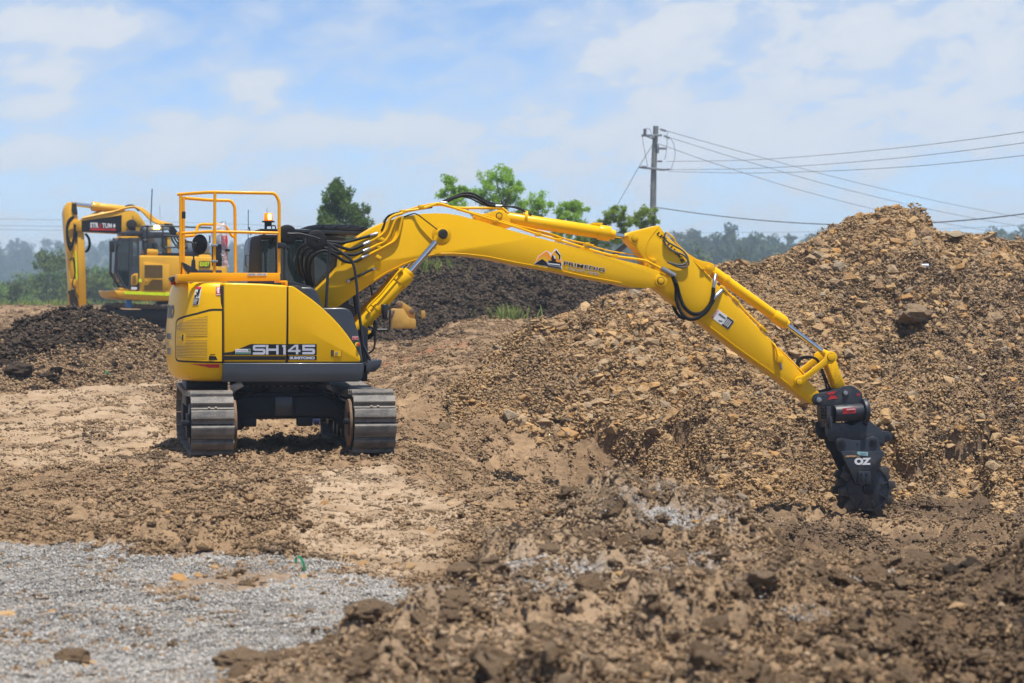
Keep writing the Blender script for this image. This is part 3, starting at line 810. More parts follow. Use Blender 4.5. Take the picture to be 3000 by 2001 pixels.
CLODS = [clod_mesh('clod_shape', 11 + i, 3, .42) for i in range(8)]
CLODS_D = [clod_mesh('clod_shape', 31 + i, 3, .42, mat='clod_dark') for i in range(8)]
CLODS_F = [clod_mesh('clod_shape', 51 + i, 3, .5) for i in range(6)]
GRAVELS = [rock_mesh('gravel_shape', 300 + i, 9, .8, mat='gravel_stone') for i in range(6)]
def template_collection(name, meshes):
    c = bpy.data.collections.new(name)
    for m in meshes:
        o = bpy.data.objects.new(name + '_shape', m); c.objects.link(o)
    return c
T_ROCK, T_ROCKE = template_collection('rocks', ROCKS), template_collection('earthy_rocks', ROCKS_E)
T_CLOD, T_CLODD, T_CLODF, T_GRAV = template_collection('clods', CLODS), template_collection('dark_clods', CLODS_D), template_collection('rough_clods', CLODS_F + CHUNKS), template_collection('gravel', GRAVELS)
T_CRUMB, T_CRUMBP, T_CRUMBM = patches('crumbs', 'crumb', 46, .17, .014, .075, 2.1, 1100), patches('crumbs', 'crumb_pale', 46, .17, .012, .055, 2.3, 1120), patches('crumbs', 'crumb_moist', 46, .17, .015, .085, 2.0, 1140)
T_CRUMBD, T_CRUMBR, T_CRUMBG = patches('crumbs', 'crumb_dark', 44, .26, .03, .13, 2.1, 1160), patches('crumbs', 'crumb_rock', 46, .18, .014, .085, 2.2, 1180), patches('gravel', 'crumb_gravel', 130, .15, .008, .026, 2.2, 1200, .9, 12)
T_CRUMBF = patches('crumbs', 'crumb', 60, .12, .008, .055, 2.1, 1220)
T_CRUMBFP = patches('crumbs', 'crumb_pale', 60, .12, .008, .05, 2.1, 1260)
T_CRUMBFM = patches('crumbs', 'crumb_moist', 60, .12, .008, .06, 2.1, 1240)
T_MIX = template_collection('mixed', CLODS + ROCKS_E[:4])
def scatter(name, P, size, coll, parent=None, label=None, cat=None, flat=1.0):
    """thousands of loose pieces as one object of kind stuff: a point mesh whose points carry the pieces"""
    N = len(P)
    me = bpy.data.meshes.new(name); me.vertices.add(N); me.vertices.foreach_set('co', np.asarray(P, np.float32).ravel())
    a = me.attributes.new('piece_size', 'FLOAT_VECTOR', 'POINT')
    s = size[:, None] * rng.uniform(.75, 1.3, (N, 3)); s[:, 2] *= flat
    a.data.foreach_set('vector', s.astype(np.float32).ravel())
    a = me.attributes.new('piece_turn', 'FLOAT_VECTOR', 'POINT')
    r = rng.uniform(-.6, .6, (N, 3)); r[:, 2] = rng.uniform(0, 6.28, N)
    a.data.foreach_set('vector', r.astype(np.float32).ravel())
    o = link(name, me, None, parent); o['kind'] = 'stuff'
    if label: o['label'] = label
    if cat: o['category'] = cat
    ng = bpy.data.node_groups.new(name, 'GeometryNodeTree')
    ng.interface.new_socket('Geometry', in_out='INPUT', socket_type='NodeSocketGeometry'); ng.interface.new_socket('Geometry', in_out='OUTPUT', socket_type='NodeSocketGeometry')
    N_ = ng.nodes; gi, go = N_.new('NodeGroupInput'), N_.new('NodeGroupOutput')
    ci = N_.new('GeometryNodeCollectionInfo'); ci.inputs['Collection'].default_value = coll; ci.inputs['Separate Children'].default_value = True; ci.inputs['Reset Children'].default_value = True
    ip = N_.new('GeometryNodeInstanceOnPoints'); ip.inputs['Pick Instance'].default_value = True
    def na(nm_, t):
        n = N_.new('GeometryNodeInputNamedAttribute'); n.data_type = t; n.inputs['Name'].default_value = nm_; return n.outputs['Attribute']
    ng.links.new(gi.outputs[0], ip.inputs['Points']); ng.links.new(ci.outputs[0], ip.inputs['Instance'])
    ng.links.new(na('piece_size', 'FLOAT_VECTOR'), ip.inputs['Scale'])
    e2r = N_.new('FunctionNodeEulerToRotation'); ng.links.new(na('piece_turn', 'FLOAT_VECTOR'), e2r.inputs[0]); ng.links.new(e2r.outputs[0], ip.inputs['Rotation'])
    ng.links.new(ip.outputs[0], go.inputs[0])
    md = o.modifiers.new('pieces', 'NODES'); md.node_group = ng
    return o
def pieces(name, P, size, meshes, parent, flat=1.0, seed=1):
    """single pieces, each an object, sharing mesh data"""
    r = random.Random(seed)
    for i in range(len(P)):
        o = bpy.data.objects.new(name, r.choice(meshes)); COL.objects.link(o); o.parent = parent
        o.location = P[i]; s = float(size[i]); o.scale = (s * r.uniform(.8, 1.3), s * r.uniform(.75, 1.15), s * flat * r.uniform(.7, 1.15))
        o.rotation_euler = (r.uniform(-.6, .6), r.uniform(-.6, .6), r.uniform(0, 6.28))
def powerlaw(n, a, b, k):
    u = rng.random(n); return (a ** (1 - k) + u * (b ** (1 - k) - a ** (1 - k))) ** (1 / (1 - k))
def in_view(P, m=260):
    u, v = project(P[:, 0], P[:, 1], P[:, 2]); return (u > -m) & (u < 3000 + m) & (v < 2001 + m)

# rubble on the stockpile
n = 210000
x = rng.uniform(-.9, 11.5, n); y = rng.uniform(30.0, 38.0, n)
dens = ss(fbm(x * .55, y * .55, 4, 601), -.45, .35) * (1 - .82 * ss(x + .8 * (y - 36), 5.2, 7.2) * (1 - ss(y, 36.2, 37.0))) + .12
keep = rng.random(n) < dens
x, y = x[keep], y[keep]
z = stock_z(x, y); g = ground_base(x, y)[0]
ok = (z > g + .02) & (y < np.interp(x, _cx, _cy) + .4)
P = np.stack([x, y, z], -1)[ok]; S = powerlaw(len(P), .022, .26, 2.72)
o_ = np.argsort(-S); P, S = P[o_], S[o_]
vis = in_view(P, 60); P, S = P[vis], S[vis]
pieces('rock', P[:300], S[:300] * 1.15, ROCKS + ROCKS_E[:3], stock, .9, 3)
scatter('loose_rubble', P[300:], S[300:], T_ROCK, stock, flat=.9)
# clods and small stones over the churned ground
n = 70000
y = np.exp(rng.uniform(math.log(10.5), math.log(48), n)); x = rng.uniform(-1, 1, n) * (.6 + .27 * y)
gz, tr_ = ground_base(x, y)
gm = softpoly(x, y, GRAVEL, .16, 1.1, 3); pm = np.maximum(softpoly(x, y, PALE, .3, .8, 5), .6 * softpoly(x, y, PALE2, .6, .5, 8))
dn = np.clip(.30 + .55 * ss(fbm(x * .6, y * .5, 4, 611), -.3, .5) + .5 * tr_ - .6 * gm - .35 * pm, .03, 1)
k = (rng.random(n) < dn) & (~((berm_base(x, y)[0] > .06) & (y < 18.2 - 2.2 * ss(x, 1.55, 2.1))))
x, y = x[k], y[k]; z = ground_z(x, y); S = powerlaw(len(x), .45, 5.5, 2.5) * .024 * (y / 26) ** .5
P = np.stack([x, y, z], -1); o_ = np.argsort(-S); P, S = P[o_], S[o_]
pieces('clod', P[:160], S[:160] * 1.2, CLODS, ground, .8, 5)
scatter('loose_clods', P[160:], S[160:], T_MIX, ground, flat=.85)
top_z = lambda a_, b_: np.maximum(ground_z(a_, b_), np.where((b_ > 29) & (b_ < 43) & (a_ > -1), stock_z(a_, b_), -9))
n = 32000
y = np.exp(rng.uniform(math.log(11), math.log(92), n)); x = rng.uniform(-1, 1, n) * (.6 + .26 * y)
gm = softpoly(x, y, GRAVEL, .16, 1.1, 3); pm = g_pale(x, y, 0); dm = g_dark(x, y, 0)
k = (rng.random(n) < (.45 + .55 * ss(fbm(x * .9, y * .7, 3, 613), -.4, .3)) * (1 - .84 * gm) * (1 - .5 * pm)) & ~((berm_base(x, y)[0] > .06) & (y < 18.2 - 2.2 * ss(x, 1.55, 2.1)))
x, y, pm, dm = x[k], y[k], pm[k], dm[k]; r_ = rng.random(len(x)); k1 = r_ < dm * 1.1; k2 = ~k1 & (r_ > 1 - .8 * pm)
sc_ = np.where(y > 48, 1.25 * (y / 48) ** .8, (y / 26) ** .35)
for nm_, kk, cl_ in (('crumbs', ~k1 & ~k2, T_CRUMB), ('moist_crumbs', k1, T_CRUMBM), ('pale_crumbs', k2, T_CRUMBP)): scatter_patches(nm_, x[kk], y[kk], top_z, cl_, ground, sc_[kk])
n = 14000
x = rng.uniform(-.9, 11.5, n); y = rng.uniform(29.8, 38.0, n); k = (stock_z(x, y, False) > ground_base(x, y)[0] + .02) & (y < np.interp(x, _cx, _cy) + .3); x, y = x[k], y[k]
soil_ = np.clip(ss(x + .7 * (y - 36) + .8 * fbm(x * .6, y * .6, 3, 661), 4.2, 6.4) * (1 - ss(y, 36.3, 37.1)) + .5 * ss(fbm(x * .8, y * .8, 3, 663), .05, .45), 0, 1)
kd = rng.random(len(x)) < 1 - .35 * soil_; x, y, soil_ = x[kd], y[kd], soil_[kd]
r_ = rng.random(len(x)); k1 = r_ < .55 * soil_; k2 = ~k1 & (r_ < .25 + .75 * soil_)
for nm_, kk, cl_ in (('rock_crumbs', ~k1 & ~k2, T_CRUMBR), ('crumbs', k2, T_CRUMB), ('moist_crumbs', k1, T_CRUMBM)): scatter_patches(nm_, x[kk], y[kk], top_z, cl_, stock)
# loose stones lying on the ground
n = 5000
y = np.exp(rng.uniform(math.log(11), math.log(46), n)); x = rng.uniform(-1, 1, n) * (.6 + .27 * y)
k = (rng.random(n) < .25 + .5 * ss(fbm(x * .4, y * .4, 3, 617), -.2, .4)) & (~((berm_base(x, y)[0] > .06) & (y < 18.2 - 2.2 * ss(x, 1.55, 2.1))))
x, y = x[k], y[k]; S = powerlaw(len(x), .03, .16, 2.8); z = ground_z(x, y)
P = np.stack([x, y, z], -1); o_ = np.argsort(-S); P, S = P[o_], S[o_]
pieces('stone', P[:140], S[:140], ROCKS, ground, .7, 6)
scatter('loose_stones', P[140:], S[140:], T_ROCK, ground, flat=.7)
# gravel
n = 9000
y = np.exp(rng.uniform(math.log(10.2), math.log(18.6), n)); x = rng.uniform(-5.0, .3, n); k = rng.random(n) < g_gravel(x, y, 0) ** 1.6 * (.55 + .45 * ss(fbm(x * .8, y * .6, 3, 651), -.4, .1)); x, y = x[k], y[k]
scatter_patches('gravel', x, y, ground_z, T_CRUMBG, None, 1.0, 'grey crushed gravel spread over the lower left ground', 'gravel')
n = 1500
x = rng.uniform(-1.5, 3.5, n); y = rng.uniform(10.5, 18, n); k = rng.random(n) < berm_gravel(x, y, 0) * .9 + .015; x, y = x[k], y[k]
scatter_patches('loose_gravel', x, y, berm_z, T_CRUMBG, berm)
# berm clods and stones
n = 40000
x = rng.uniform(-2.2, 5.6, n); y = np.exp(rng.uniform(math.log(8.6), math.log(19.5), n))
b_, d_ = berm_base(x, y); d_ = np.where(y < 19.2 - 2.5 * ss(x, 1.55, 2.1), d_, -9)
k = (d_ > .02) & (rng.random(n) < (.25 + .75 * ss(fbm(x * .9, y * .9, 3, 631), -.4, .4)) * (1 - .8 * berm_gravel(x, y, 0)))
x, y = x[k], y[k]; S = powerlaw(len(x), .016, .16, 2.6); P = np.stack([x, y, berm_z(x, y)], -1)
o_ = np.argsort(-S * in_view(P, 40)); P, S = P[o_], S[o_]
dkc = berm_dark(P[:260, 0], P[:260, 1], 0) > .42
P[:260, 2] += .12 * S[:260]
pieces('clod', P[:260][~dkc], S[:260][~dkc] * 1.2, CLODS + CHUNKS, berm, .9, 8); pieces('clod', P[:260][dkc], S[:260][dkc] * 1.2, CLODS_D[:2] + CLODS[:4] + CHUNKS_M[:2] + CHUNKS[:3], berm, .9, 8)
scatter('loose_clods', P[260:], S[260:], T_CLODF, berm, flat=.9)
n = 15000
x = rng.uniform(-2.2, 5.6, n); y = np.exp(rng.uniform(math.log(8.6), math.log(19.5), n)); k = (berm_base(x, y)[1] > -.05) & (y < 19.3 - 2.5 * ss(x, 1.55, 2.1)) & (rng.random(n) < (.5 + .5 * ss(fbm(x * 1.6, y * 1.6, 3, 637), -.35, .35)) * (1 - .8 * berm_gravel(x, y, 0)))
x, y = x[k], y[k]; dk = rng.random(len(x)) < .9 * ss(x - .15 * (y - 12) + .5 * fbm(x * .9, y * .9, 3, 636), 1.4, 3.0) + .03
pl_ = ~dk & (rng.random(len(x)) < .75 * (1 - ss(x - .1 * (y - 12) + .5 * fbm(x, y, 3, 638), .4, 2.2)))
scatter_patches('crumbs', x[~dk & ~pl_], y[~dk & ~pl_], berm_z, T_CRUMBF, berm); scatter_patches('pale_crumbs', x[pl_], y[pl_], berm_z, T_CRUMBFP, berm); scatter_patches('moist_crumbs', x[dk], y[dk], berm_z, T_CRUMBFM, berm)
n = 900
x = rng.uniform(-1.2, 5.0, n); y = np.exp(rng.uniform(math.log(9.2), math.log(18), n)); k = berm_base(x, y)[1] > .15
x, y = x[k], y[k]; S = powerlaw(len(x), .025, .15, 2.4); P = np.stack([x, y, berm_z(x, y) + .1 * S], -1); o_ = np.argsort(-S); P, S = P[o_], S[o_]
pieces('stone', P[:150], S[:150], ROCKS, berm, .55, 9)
scatter('loose_stones', P[150:], S[150:], T_ROCK, berm, flat=.7)
# dark mound clods
n = 40000
x = rng.uniform(-13, -4.6, n); y = rng.uniform(37.6, 43.4, n); z = mound_z(x, y); dk = mound_dark(x, y, z); k = (z > ground_base(x, y)[0] - .02) & (rng.random(n) < .1 + .9 * dk)
P = np.stack([x, y, z], -1)[k]; S = powerlaw(len(P), .035, .26, 2.8); o_ = np.argsort(-S * in_view(P, 20)); P, S = P[o_], S[o_]
pieces('clod', P[:220], S[:220], CLODS_D, mound, .85, 11)
scatter('loose_clods', P[220:], S[220:], T_CLODD, mound, flat=.9)
n = 5200
x = rng.uniform(-13, -4.6, n); y = rng.uniform(37.6, 43.4, n); z = mound_z(x, y); dk = mound_dark(x, y, z); k = z > ground_base(x, y)[0] - .02; x, y, dk = x[k], y[k], dk[k]; k1 = rng.random(len(x)) < dk * .95
scatter_patches('dark_crumbs', x[k1], y[k1], mound_z, T_CRUMBD, mound); scatter_patches('crumbs', x[~k1], y[~k1], mound_z, T_CRUMB, mound, 1.3)
n = 14000
x = rng.uniform(-13, -4.6, n); y = rng.uniform(37.4, 42.5, n); z = mound_z(x, y); dk = mound_dark(x, y, z); k = (z > ground_base(x, y)[0] - .02) & (rng.random(n) < 1 - dk)
P = np.stack([x, y, z], -1)[k]; scatter('loose_stones', P, powerlaw(len(P), .03, .16, 2.8), T_MIX, mound, flat=.8)
n = 4200
x = rng.uniform(-9, 6, n); y = rng.uniform(55, 63, n); k = (dark_z(x, y) > ground_base(x, y)[0]); scatter_patches('dark_crumbs', x[k], y[k], dark_z, T_CRUMBD, darkpile, 1.3)
# topsoil heap clods
n = 26000
x = rng.uniform(-9, 6, n); y = rng.uniform(55, 63, n); z = dark_z(x, y); k = (z > ground_base(x, y)[0]) & (rng.random(n) < .15 + .85 * ss(fbm(x * .5, y * .5, 3, 641), -.1, .5))
P = np.stack([x, y, z], -1)[k]; S = powerlaw(len(P), .05, .36, 2.8); o_ = np.argsort(-S); P, S = P[o_], S[o_]
pieces('clod', P[:120], S[:120], CLODS_D, darkpile, .85, 12)
scatter('loose_clods', P[120:], S[120:], T_CLODD, darkpile, flat=.9)

# ================================================================== MAIN EXCAVATOR
HF = Frame(-3.05, 28.7, 0.0, R(11.5))
EX = empty('excavator', tuple(HF.o), HF.yaw)
tag(EX, 'large yellow excavator in front with long boom reaching right to a compaction wheel', 'excavator')
YS = -1.22                                   # the near side of the upper body
def P(key, pts, yl=YS): return HF.tr(key, pts, yl)

# ---- counterweight: plan outline swept with inset levels
def cw_outline(n=26):
    """rear outline from the near seam round the tail to the far seam, in plan (x, y), with arc length"""
    x0 = P('b', [(500, 500)])[0][0]
    a, b_, e = 1.475 + x0, 1.22, 2.7
    a = 1.475 - abs(x0)
    pts = []
    for i in range(n + 1):
        t = -math.pi / 2 + math.pi * i / n
        c, s = math.cos(t), math.sin(t)
        pts.append((x0 - a * abs(c) ** (2 / e), b_ * math.copysign(abs(s) ** (2 / e), s)))
    return pts, x0
CWO, CW_X0 = cw_outline(40)
ZB = P('b', [(300, 887)])[0][1]; ZT = P('b', [(400, 121)])[0][1]
LEVELS = [(0.0, .20), (.012, .13), (.05, .07), (.12, .03), (.25, .006), (.5, 0.0), (.75, .012), (1.0, .035), (1.12, .05), (1.20, .065)]
hcw = ZT - ZB
LEVELS = [(z / 1.28 * hcw, i) for z, i in LEVELS] + [(hcw - .055, .08), (hcw - .025, .095), (hcw - .008, .12), (hcw, .16)]
def inset_at(z):
    h = z - ZB
    return float(np.interp(h, [l[0] for l in LEVELS], [l[1] for l in LEVELS]))
def cw_normals(o):
    nn = []
    for i in range(len(o)):
        a, b_ = o[max(0, i - 1)], o[min(len(o) - 1, i + 1)]
        t = Vector((b_[0] - a[0], b_[1] - a[1])); n = Vector((-t.y, t.x)); n.normalize()
        if n.dot(Vector((o[i][0] + .5, o[i][1]))) < 0: n = -n
        nn.append(n)
    return nn
CWN = cw_normals(CWO)
CWS = [0.0]
for i in range(1, len(CWO)): CWS.append(CWS[-1] + math.dist(CWO[i], CWO[i - 1]))
def cw_point(s, z, off=0.0):
    """point on the counterweight skin: s = metres along the outline from the near seam (negative: along the flat side)"""
    if s < 0:
        return Vector((CW_X0 - s, -1.22 + inset_at(z) - off, z))
    i = min(max(int(np.searchsorted(CWS, s)) - 1, 0), len(CWS) - 2); t = (s - CWS[i]) / (CWS[i + 1] - CWS[i])
    p = Vector(CWO[i]).lerp(Vector(CWO[i + 1]), t); n = CWN[i].lerp(CWN[i + 1], t)
    k = inset_at(z) - off
    return Vector((p.x - n.x * k, p.y - n.y * k, z))
def cw_hit(u, v):
    """(s, z) of the photo pixel on the counterweight skin"""
    best = None
    r = ray(u, v); c = Vector((0, 0, CAM_Z)) - HF.o
    rl = Vector((r.dot(HF.X), r.dot(HF.Y), r.z)); cl = Vector((c.dot(HF.X), c.dot(HF.Y), c.z))
    for i in range(len(CWO) // 2):
        (x1, y1), (x2, y2) = CWO[i], CWO[i + 1]
        k = inset_at(1.6)
        x1 -= CWN[i].x * k; y1 -= CWN[i].y * k; x2 -= CWN[i + 1].x * k; y2 -= CWN[i + 1].y * k
        d = rl.x * (y2 - y1) - rl.y * (x2 - x1)
        if abs(d) < 1e-9: continue
        t = ((x1 - cl.x) * (y2 - y1) - (y1 - cl.y) * (x2 - x1)) / d
        q = cl + rl * t
        w = ((q.x - x1) * (x2 - x1) + (q.y - y1) * (y2 - y1)) / ((x2 - x1) ** 2 + (y2 - y1) ** 2)
        if -.02 <= w <= 1.02 and (best is None or t < best[0]): best = (t, CWS[i] + w * (CWS[i + 1] - CWS[i]), q.z)
    if best is None:
        q = HF.tr('s', [(u, v)], YS)[0]; return (CW_X0 - q[0], q[1])
    return best[1], best[2]
bm = bmesh.new()
rings = []
for (h, ins) in LEVELS:
    rings.append([bm.verts.new((x - n.x * ins, y - n.y * ins, ZB + h)) for (x, y), n in zip(CWO, CWN)])
for a, b_ in zip(rings, rings[1:]):
    for i in range(len(a) - 1): bm.faces.new((a[i], a[i + 1], b_[i + 1], b_[i]))
bm.faces.new(rings[-1]); bm.faces.new(rings[0][::-1])
bm.faces.new([r_[0] for r_ in rings] + [r_[-1] for r_ in rings][::-1])
bmesh.ops.recalc_face_normals(bm, faces=bm.faces)
cw = link('counterweight', bm, 'paint_yellow', EX, 40)
def cw_patch(name, poly, off, thick, mat, parent, key='b', cuts=14, uv=False):
    """panel following the skin: outline in photo pixels -> (s,z), cut into strips, lifted off the skin"""
    sz = [cw_hit(*px(key, *p)) for p in poly]
    bm = bmesh.new(); f = bm.faces.new([bm.verts.new((s, z, 0)) for s, z in sz])
    smin, smax = min(s for s, z in sz), max(s for s, z in sz); zmin, zmax = min(z for s, z in sz), max(z for s, z in sz)
    for k in range(1, cuts):
        bmesh.ops.bisect_plane(bm, geom=list(bm.verts) + list(bm.edges) + list(bm.faces), plane_co=(smin + (smax - smin) * k / cuts, 0, 0), plane_no=(1, 0, 0))
    for k in range(1, 6):
        bmesh.ops.bisect_plane(bm, geom=list(bm.verts) + list(bm.edges) + list(bm.faces), plane_co=(0, zmin + (zmax - zmin) * k / 6, 0), plane_no=(0, 1, 0))
    if uv:
        lay = bm.loops.layers.uv.new('UVMap')
        for fc in bm.faces:
            for lp in fc.loops: lp[lay].uv = (lp.vert.co.x, lp.vert.co.y)
    if thick:
        r_ = bmesh.ops.extrude_face_region(bm, geom=list(bm.faces))
        for v in r_['geom']:
            if isinstance(v, bmesh.types.BMVert): v.co.z -= thick
    for v in bm.verts:
        v.co = cw_point(v.co.x, v.co.y, off + v.co.z)
    bmesh.ops.recalc_face_normals(bm, faces=bm.faces)
    return link(name, bm, mat, parent, 40)
def cw_text(txt, key, x0, y0, x1, y1, mat, parent, bold=.02, off=.006, spacing=1.0, full=None, shear=0.0):
    """lettering that wraps the tail; its right end sits at photo x1, it runs round to the rear"""
    s1, z0 = cw_hit(*px(key, x1, y1)); _, z1 = cw_hit(*px(key, x1, y0))
    h = z1 - z0
    v, f = text_geo(txt, 1.0, bold, 1.0, spacing, shear)
    ymin, ymax = min(p[1] for p in v), max(p[1] for p in v); xmax = max(p[0] for p in v); k = h / (ymax - ymin)
    fx = full or 1.0
    return flat_obj('lettering', v, f, lambda a, b_: cw_point(s1 + (xmax - a) * k * fx, z0 + (b_ - ymin) * k, off), mat, parent)
door_poly = [(155, 690), (155, 436), (161, 420), (175, 408), (300, 373), (398, 347), (430, 343), (496, 343), (496, 729), (174, 718), (161, 708)]
gap = cw_patch('door_gap', [(145, 702), (144, 428), (151, 408), (168, 393), (300, 356), (398, 329), (430, 325), (502, 325), (502, 741), (166, 732), (150, 720)], .004, 0, 'gap_black', cw)
edoor = cw_patch('engine_door', door_poly, .014, .012, 'paint_yellow', EX)
cw_patch('grille', [(157, 450), (388, 378), (389, 536), (235, 536), (232, 490), (157, 487)], .0175, .004, 'perforated_yellow', edoor, uv=True, cuts=20)
cw_patch('grille', [(156, 603), (222, 603), (233, 565), (387, 568), (387, 705), (156, 694)], .0175, .004, 'perforated_yellow', edoor, uv=True, cuts=20)
cw_patch('latch', [(173, 521), (213, 521), (213, 572), (173, 571)], .017, .004, 'paint_yellow', edoor, cuts=3)
cw_patch('latch_recess', [(203, 523), (213, 523), (213, 570), (203, 570)], .019, .002, 'gap_black', edoor, cuts=2)
q = cw_point(*cw_hit(*px('b', 193, 546)), .018)
cyl_obj('latch_lock', q, q + Vector((-.2, -.98, 0)).normalized() * .012, .014, 'steel_grey', edoor, seg=12)
for mt, poly in (('decal_red', [(251, 747), (380, 750), (477, 750), (477, 778), (395, 778), (370, 770)]),):
    cw_patch('reflector', poly, .005, .003, mt, cw, cuts=6)
# wrap-round lettering on the tail
cw_text('SUMITOMO', 'b', 0, 296, 122, 402, 'decal_grey', cw, .05, full=1.0)
cw_text('PRIMEDIG', 'b', 0, 512, 112, 562, 'decal_white', cw, .07, .005); cw_text('PRIMEDIG', 'b', 0, 515, 110, 560, 'decal_black', cw, .03, .007)
cw_text('PLANT HIRE', 'b', 0, 580, 92, 608, 'decal_white', cw, .05, .005, 1.2); cw_text('PLANT HIRE', 'b', 0, 582, 90, 606, 'decal_grey', cw, .005, .007, 1.2)
cw_text('02 873', 'b', 0, 624, 110, 682, 'decal_white', cw, .07, .005); cw_text('02 873', 'b', 0, 628, 108, 678, 'decal_black', cw, .02, .007)
# warning stickers on the tail
def sticker(parts, parent):
    for i, (poly, mt) in enumerate(parts): cw_patch('warning_sticker' if i == 0 else 'sticker_print', poly, .004 + .0025 * i, .002, mt, parent, key='y', cuts=3)
sticker([([(936, 516), (1098, 516), (1044, 986), (878, 986)], 'decal_white')], cw)
for poly, mt in [([(932, 522), (1090, 522), (1082, 578), (926, 578)], 'decal_red'), ([(1003, 590), (1062, 590), (1048, 706), (985, 700)], 'decal_black'), ([(922, 732), (968, 728), (960, 800), (913, 800)], 'decal_black'),
                 ([(936, 640), (948, 640), (1046, 745), (1040, 755), (985, 725), (1018, 782), (1005, 786), (962, 715), (972, 690)], 'decal_black'), ([(903, 812), (1048, 812), (1030, 975), (886, 975)], 'decal_black')]:
    cw_patch('sticker_print', poly, .0075, .001, mt, cw, key='y', cuts=3)
for k in range(4): cw_patch('sticker_print', [(906 - 4 * k, 832 + 34 * k), (1024 - 6 * k - (18 if k > 1 else 0), 832 + 34 * k), (1022 - 6 * k - (18 if k > 1 else 0), 846 + 34 * k), (904 - 4 * k, 846 + 34 * k)], .0095, .0008, 'decal_white', cw, key='y', cuts=2)
cw_patch('extinguisher_sticker', [(1502, 524), (1628, 524), (1628, 740), (1502, 740)], .005, .002, 'decal_red', cw, key='y', cuts=2)
for poly in [[(1548, 575), (1592, 575), (1592, 688), (1540, 688), (1540, 590)], [(1552, 545), (1588, 545), (1605, 560), (1600, 572), (1530, 572), (1520, 640), (1510, 640), (1518, 580)], [(1506, 716), (1624, 716), (1624, 732), (1506, 732)]]:
    cw_patch('sticker_print', poly, .008, .001, 'decal_white', cw, key='y', cuts=2)

# ---- flat side: inner body, doors, skirt
zlo = P('b', [(1000, 738)])[0][1]; ztop_ = P('a', [(1000, 975)])[0][1]
xfr = P('b', [(1575, 700)])[0][0]
inner = [(CW_X0 - .02, zlo - .02), (xfr - .02, zlo - .02), (xfr - .10, zlo + .25), (xfr - .45, zlo + .62), (xfr - .80, zlo + .98), (xfr - .95, ztop_ - .04), (CW_X0 - .02, ztop_ - .03)]
prism_obj('body_shell', inner, YS + .03, -.42, 'gap_black', EX, .02)
mid = P('b', [(511, 735), (511, 127), (600, 128), (800, 134), (996, 147), (994, 400), (989, 737)])
sdoor = prism_obj('side_door', mid, YS - .0, YS + .10, 'paint_yellow', EX, .028, 4)
fp = P('b', [(1004, 735), (1006, 420), (1006, 150), (1038, 154), (1062, 166), (1112, 202), (1180, 250), (1240, 298), (1290, 343), (1345, 396), (1400, 455), (1450, 518), (1492, 578), (1522, 624), (1545, 668), (1556, 700), (1558, 722), (1550, 733)])
fdoor = prism_obj('front_door', fp, YS - .0, YS + .12, 'paint_yellow', EX, .03, 4)
# top deck of the hood
hood = P('b', [(505, 122), (800, 128), (1000, 146)], -1.1)
prism_obj('hood', [(CW_X0 - .02, hood[0][1] - .05), (CW_X0 - .02, hood[0][1] - .012), (hood[2][0] + .02, hood[2][1] - .012), (hood[2][0] + .05, hood[2][1] - .05)], -1.17, .10, 'paint_yellow', EX, .012)
prism_obj('side_skirt', P('b', [(502, 741), (1578, 741), (1585, 752), (1583, 800), (1572, 850), (1555, 880), (1540, 884), (502, 886)], YS - .02), YS - .025, YS + .2, 'paint_charcoal', EX, .022, 3)
zdk = P('b', [(1000, 886)], YS - .02)[0][1]
box_obj('deck_frame', ((CW_X0 + xfr) / 2 - .05, .1, (zdk + zlo) / 2 - .0), (xfr - CW_X0 + .3, 2.1, zlo - zdk - .02), 'frame_black', EX, .02)
# SH145 stripe decal
yd = YS - .004
def dec(name, key, pts, mat, parent, y=yd, t=.003): return prism_obj(name, P(key, pts, y), y - t, y + .002, mat, parent)
dec('model_decal', 'm', [(-400, 487), (0, 437), (320, 303), (360, 296), (978, 300), (974, 494), (-400, 494)], 'decal_black', sdoor)
dec('model_decal', 'm', [(1008, 296), (1533, 296), (1533, 494), (1008, 494)], 'decal_black', fdoor)
dec('stripe_decal', 'm', [(-420, 516), (974, 517), (974, 586), (-420, 586)], 'decal_black', sdoor)
dec('maker_decal', 'm', [(1008, 514), (1533, 514), (1533, 583), (1008, 583)], 'decal_black', fdoor)
yt = yd - .006
def glyph(polys, parent, key='m', mat='decal_silver', y=yt):
    for pl in polys:
        dec('lettering', key, pl, mat, parent, y, .002)
W = 42
S_ = [[(605, 311), (605, 352), (428, 352), (418, 362), (418, 372), (428, 379), (570, 379), (590, 386), (603, 400), (605, 420), (605, 450), (600, 472), (585, 484), (570, 488), (376, 488), (376, 447), (552, 447), (560, 440), (560, 428), (552, 420), (410, 420), (388, 410), (376, 392), (376, 345), (384, 324), (402, 312)]]
H_ = [[(613, 311), (657, 311), (657, 380), (800, 380), (800, 314), (841, 314), (841, 488), (800, 488), (800, 420), (657, 420), (657, 488), (613, 488)]]
one = [[(908, 314), (971, 314), (971, 488), (928, 488), (928, 352), (908, 352)]]
four = [[(1012, 440), (1012, 408), (1140, 308), (1199, 306), (1199, 402), (1236, 402), (1236, 440), (1199, 440), (1199, 483), (1156, 483), (1156, 440)]]
five = [[(1274, 309), (1502, 309), (1502, 350), (1316, 350), (1316, 376), (1460, 376), (1485, 382), (1500, 398), (1502, 415), (1502, 452), (1494, 472), (1474, 483), (1274, 483), (1274, 442), (1446, 442), (1456, 436), (1456, 424), (1446, 417), (1274, 417)]]
glyph(S_, sdoor); glyph(H_, sdoor); glyph(one, sdoor); glyph(four, fdoor); glyph(five, fdoor)
tri4 = dec('lettering', 'm', [(1070, 402), (1156, 402), (1156, 340)], 'decal_black', fdoor, yt - .003, .001)
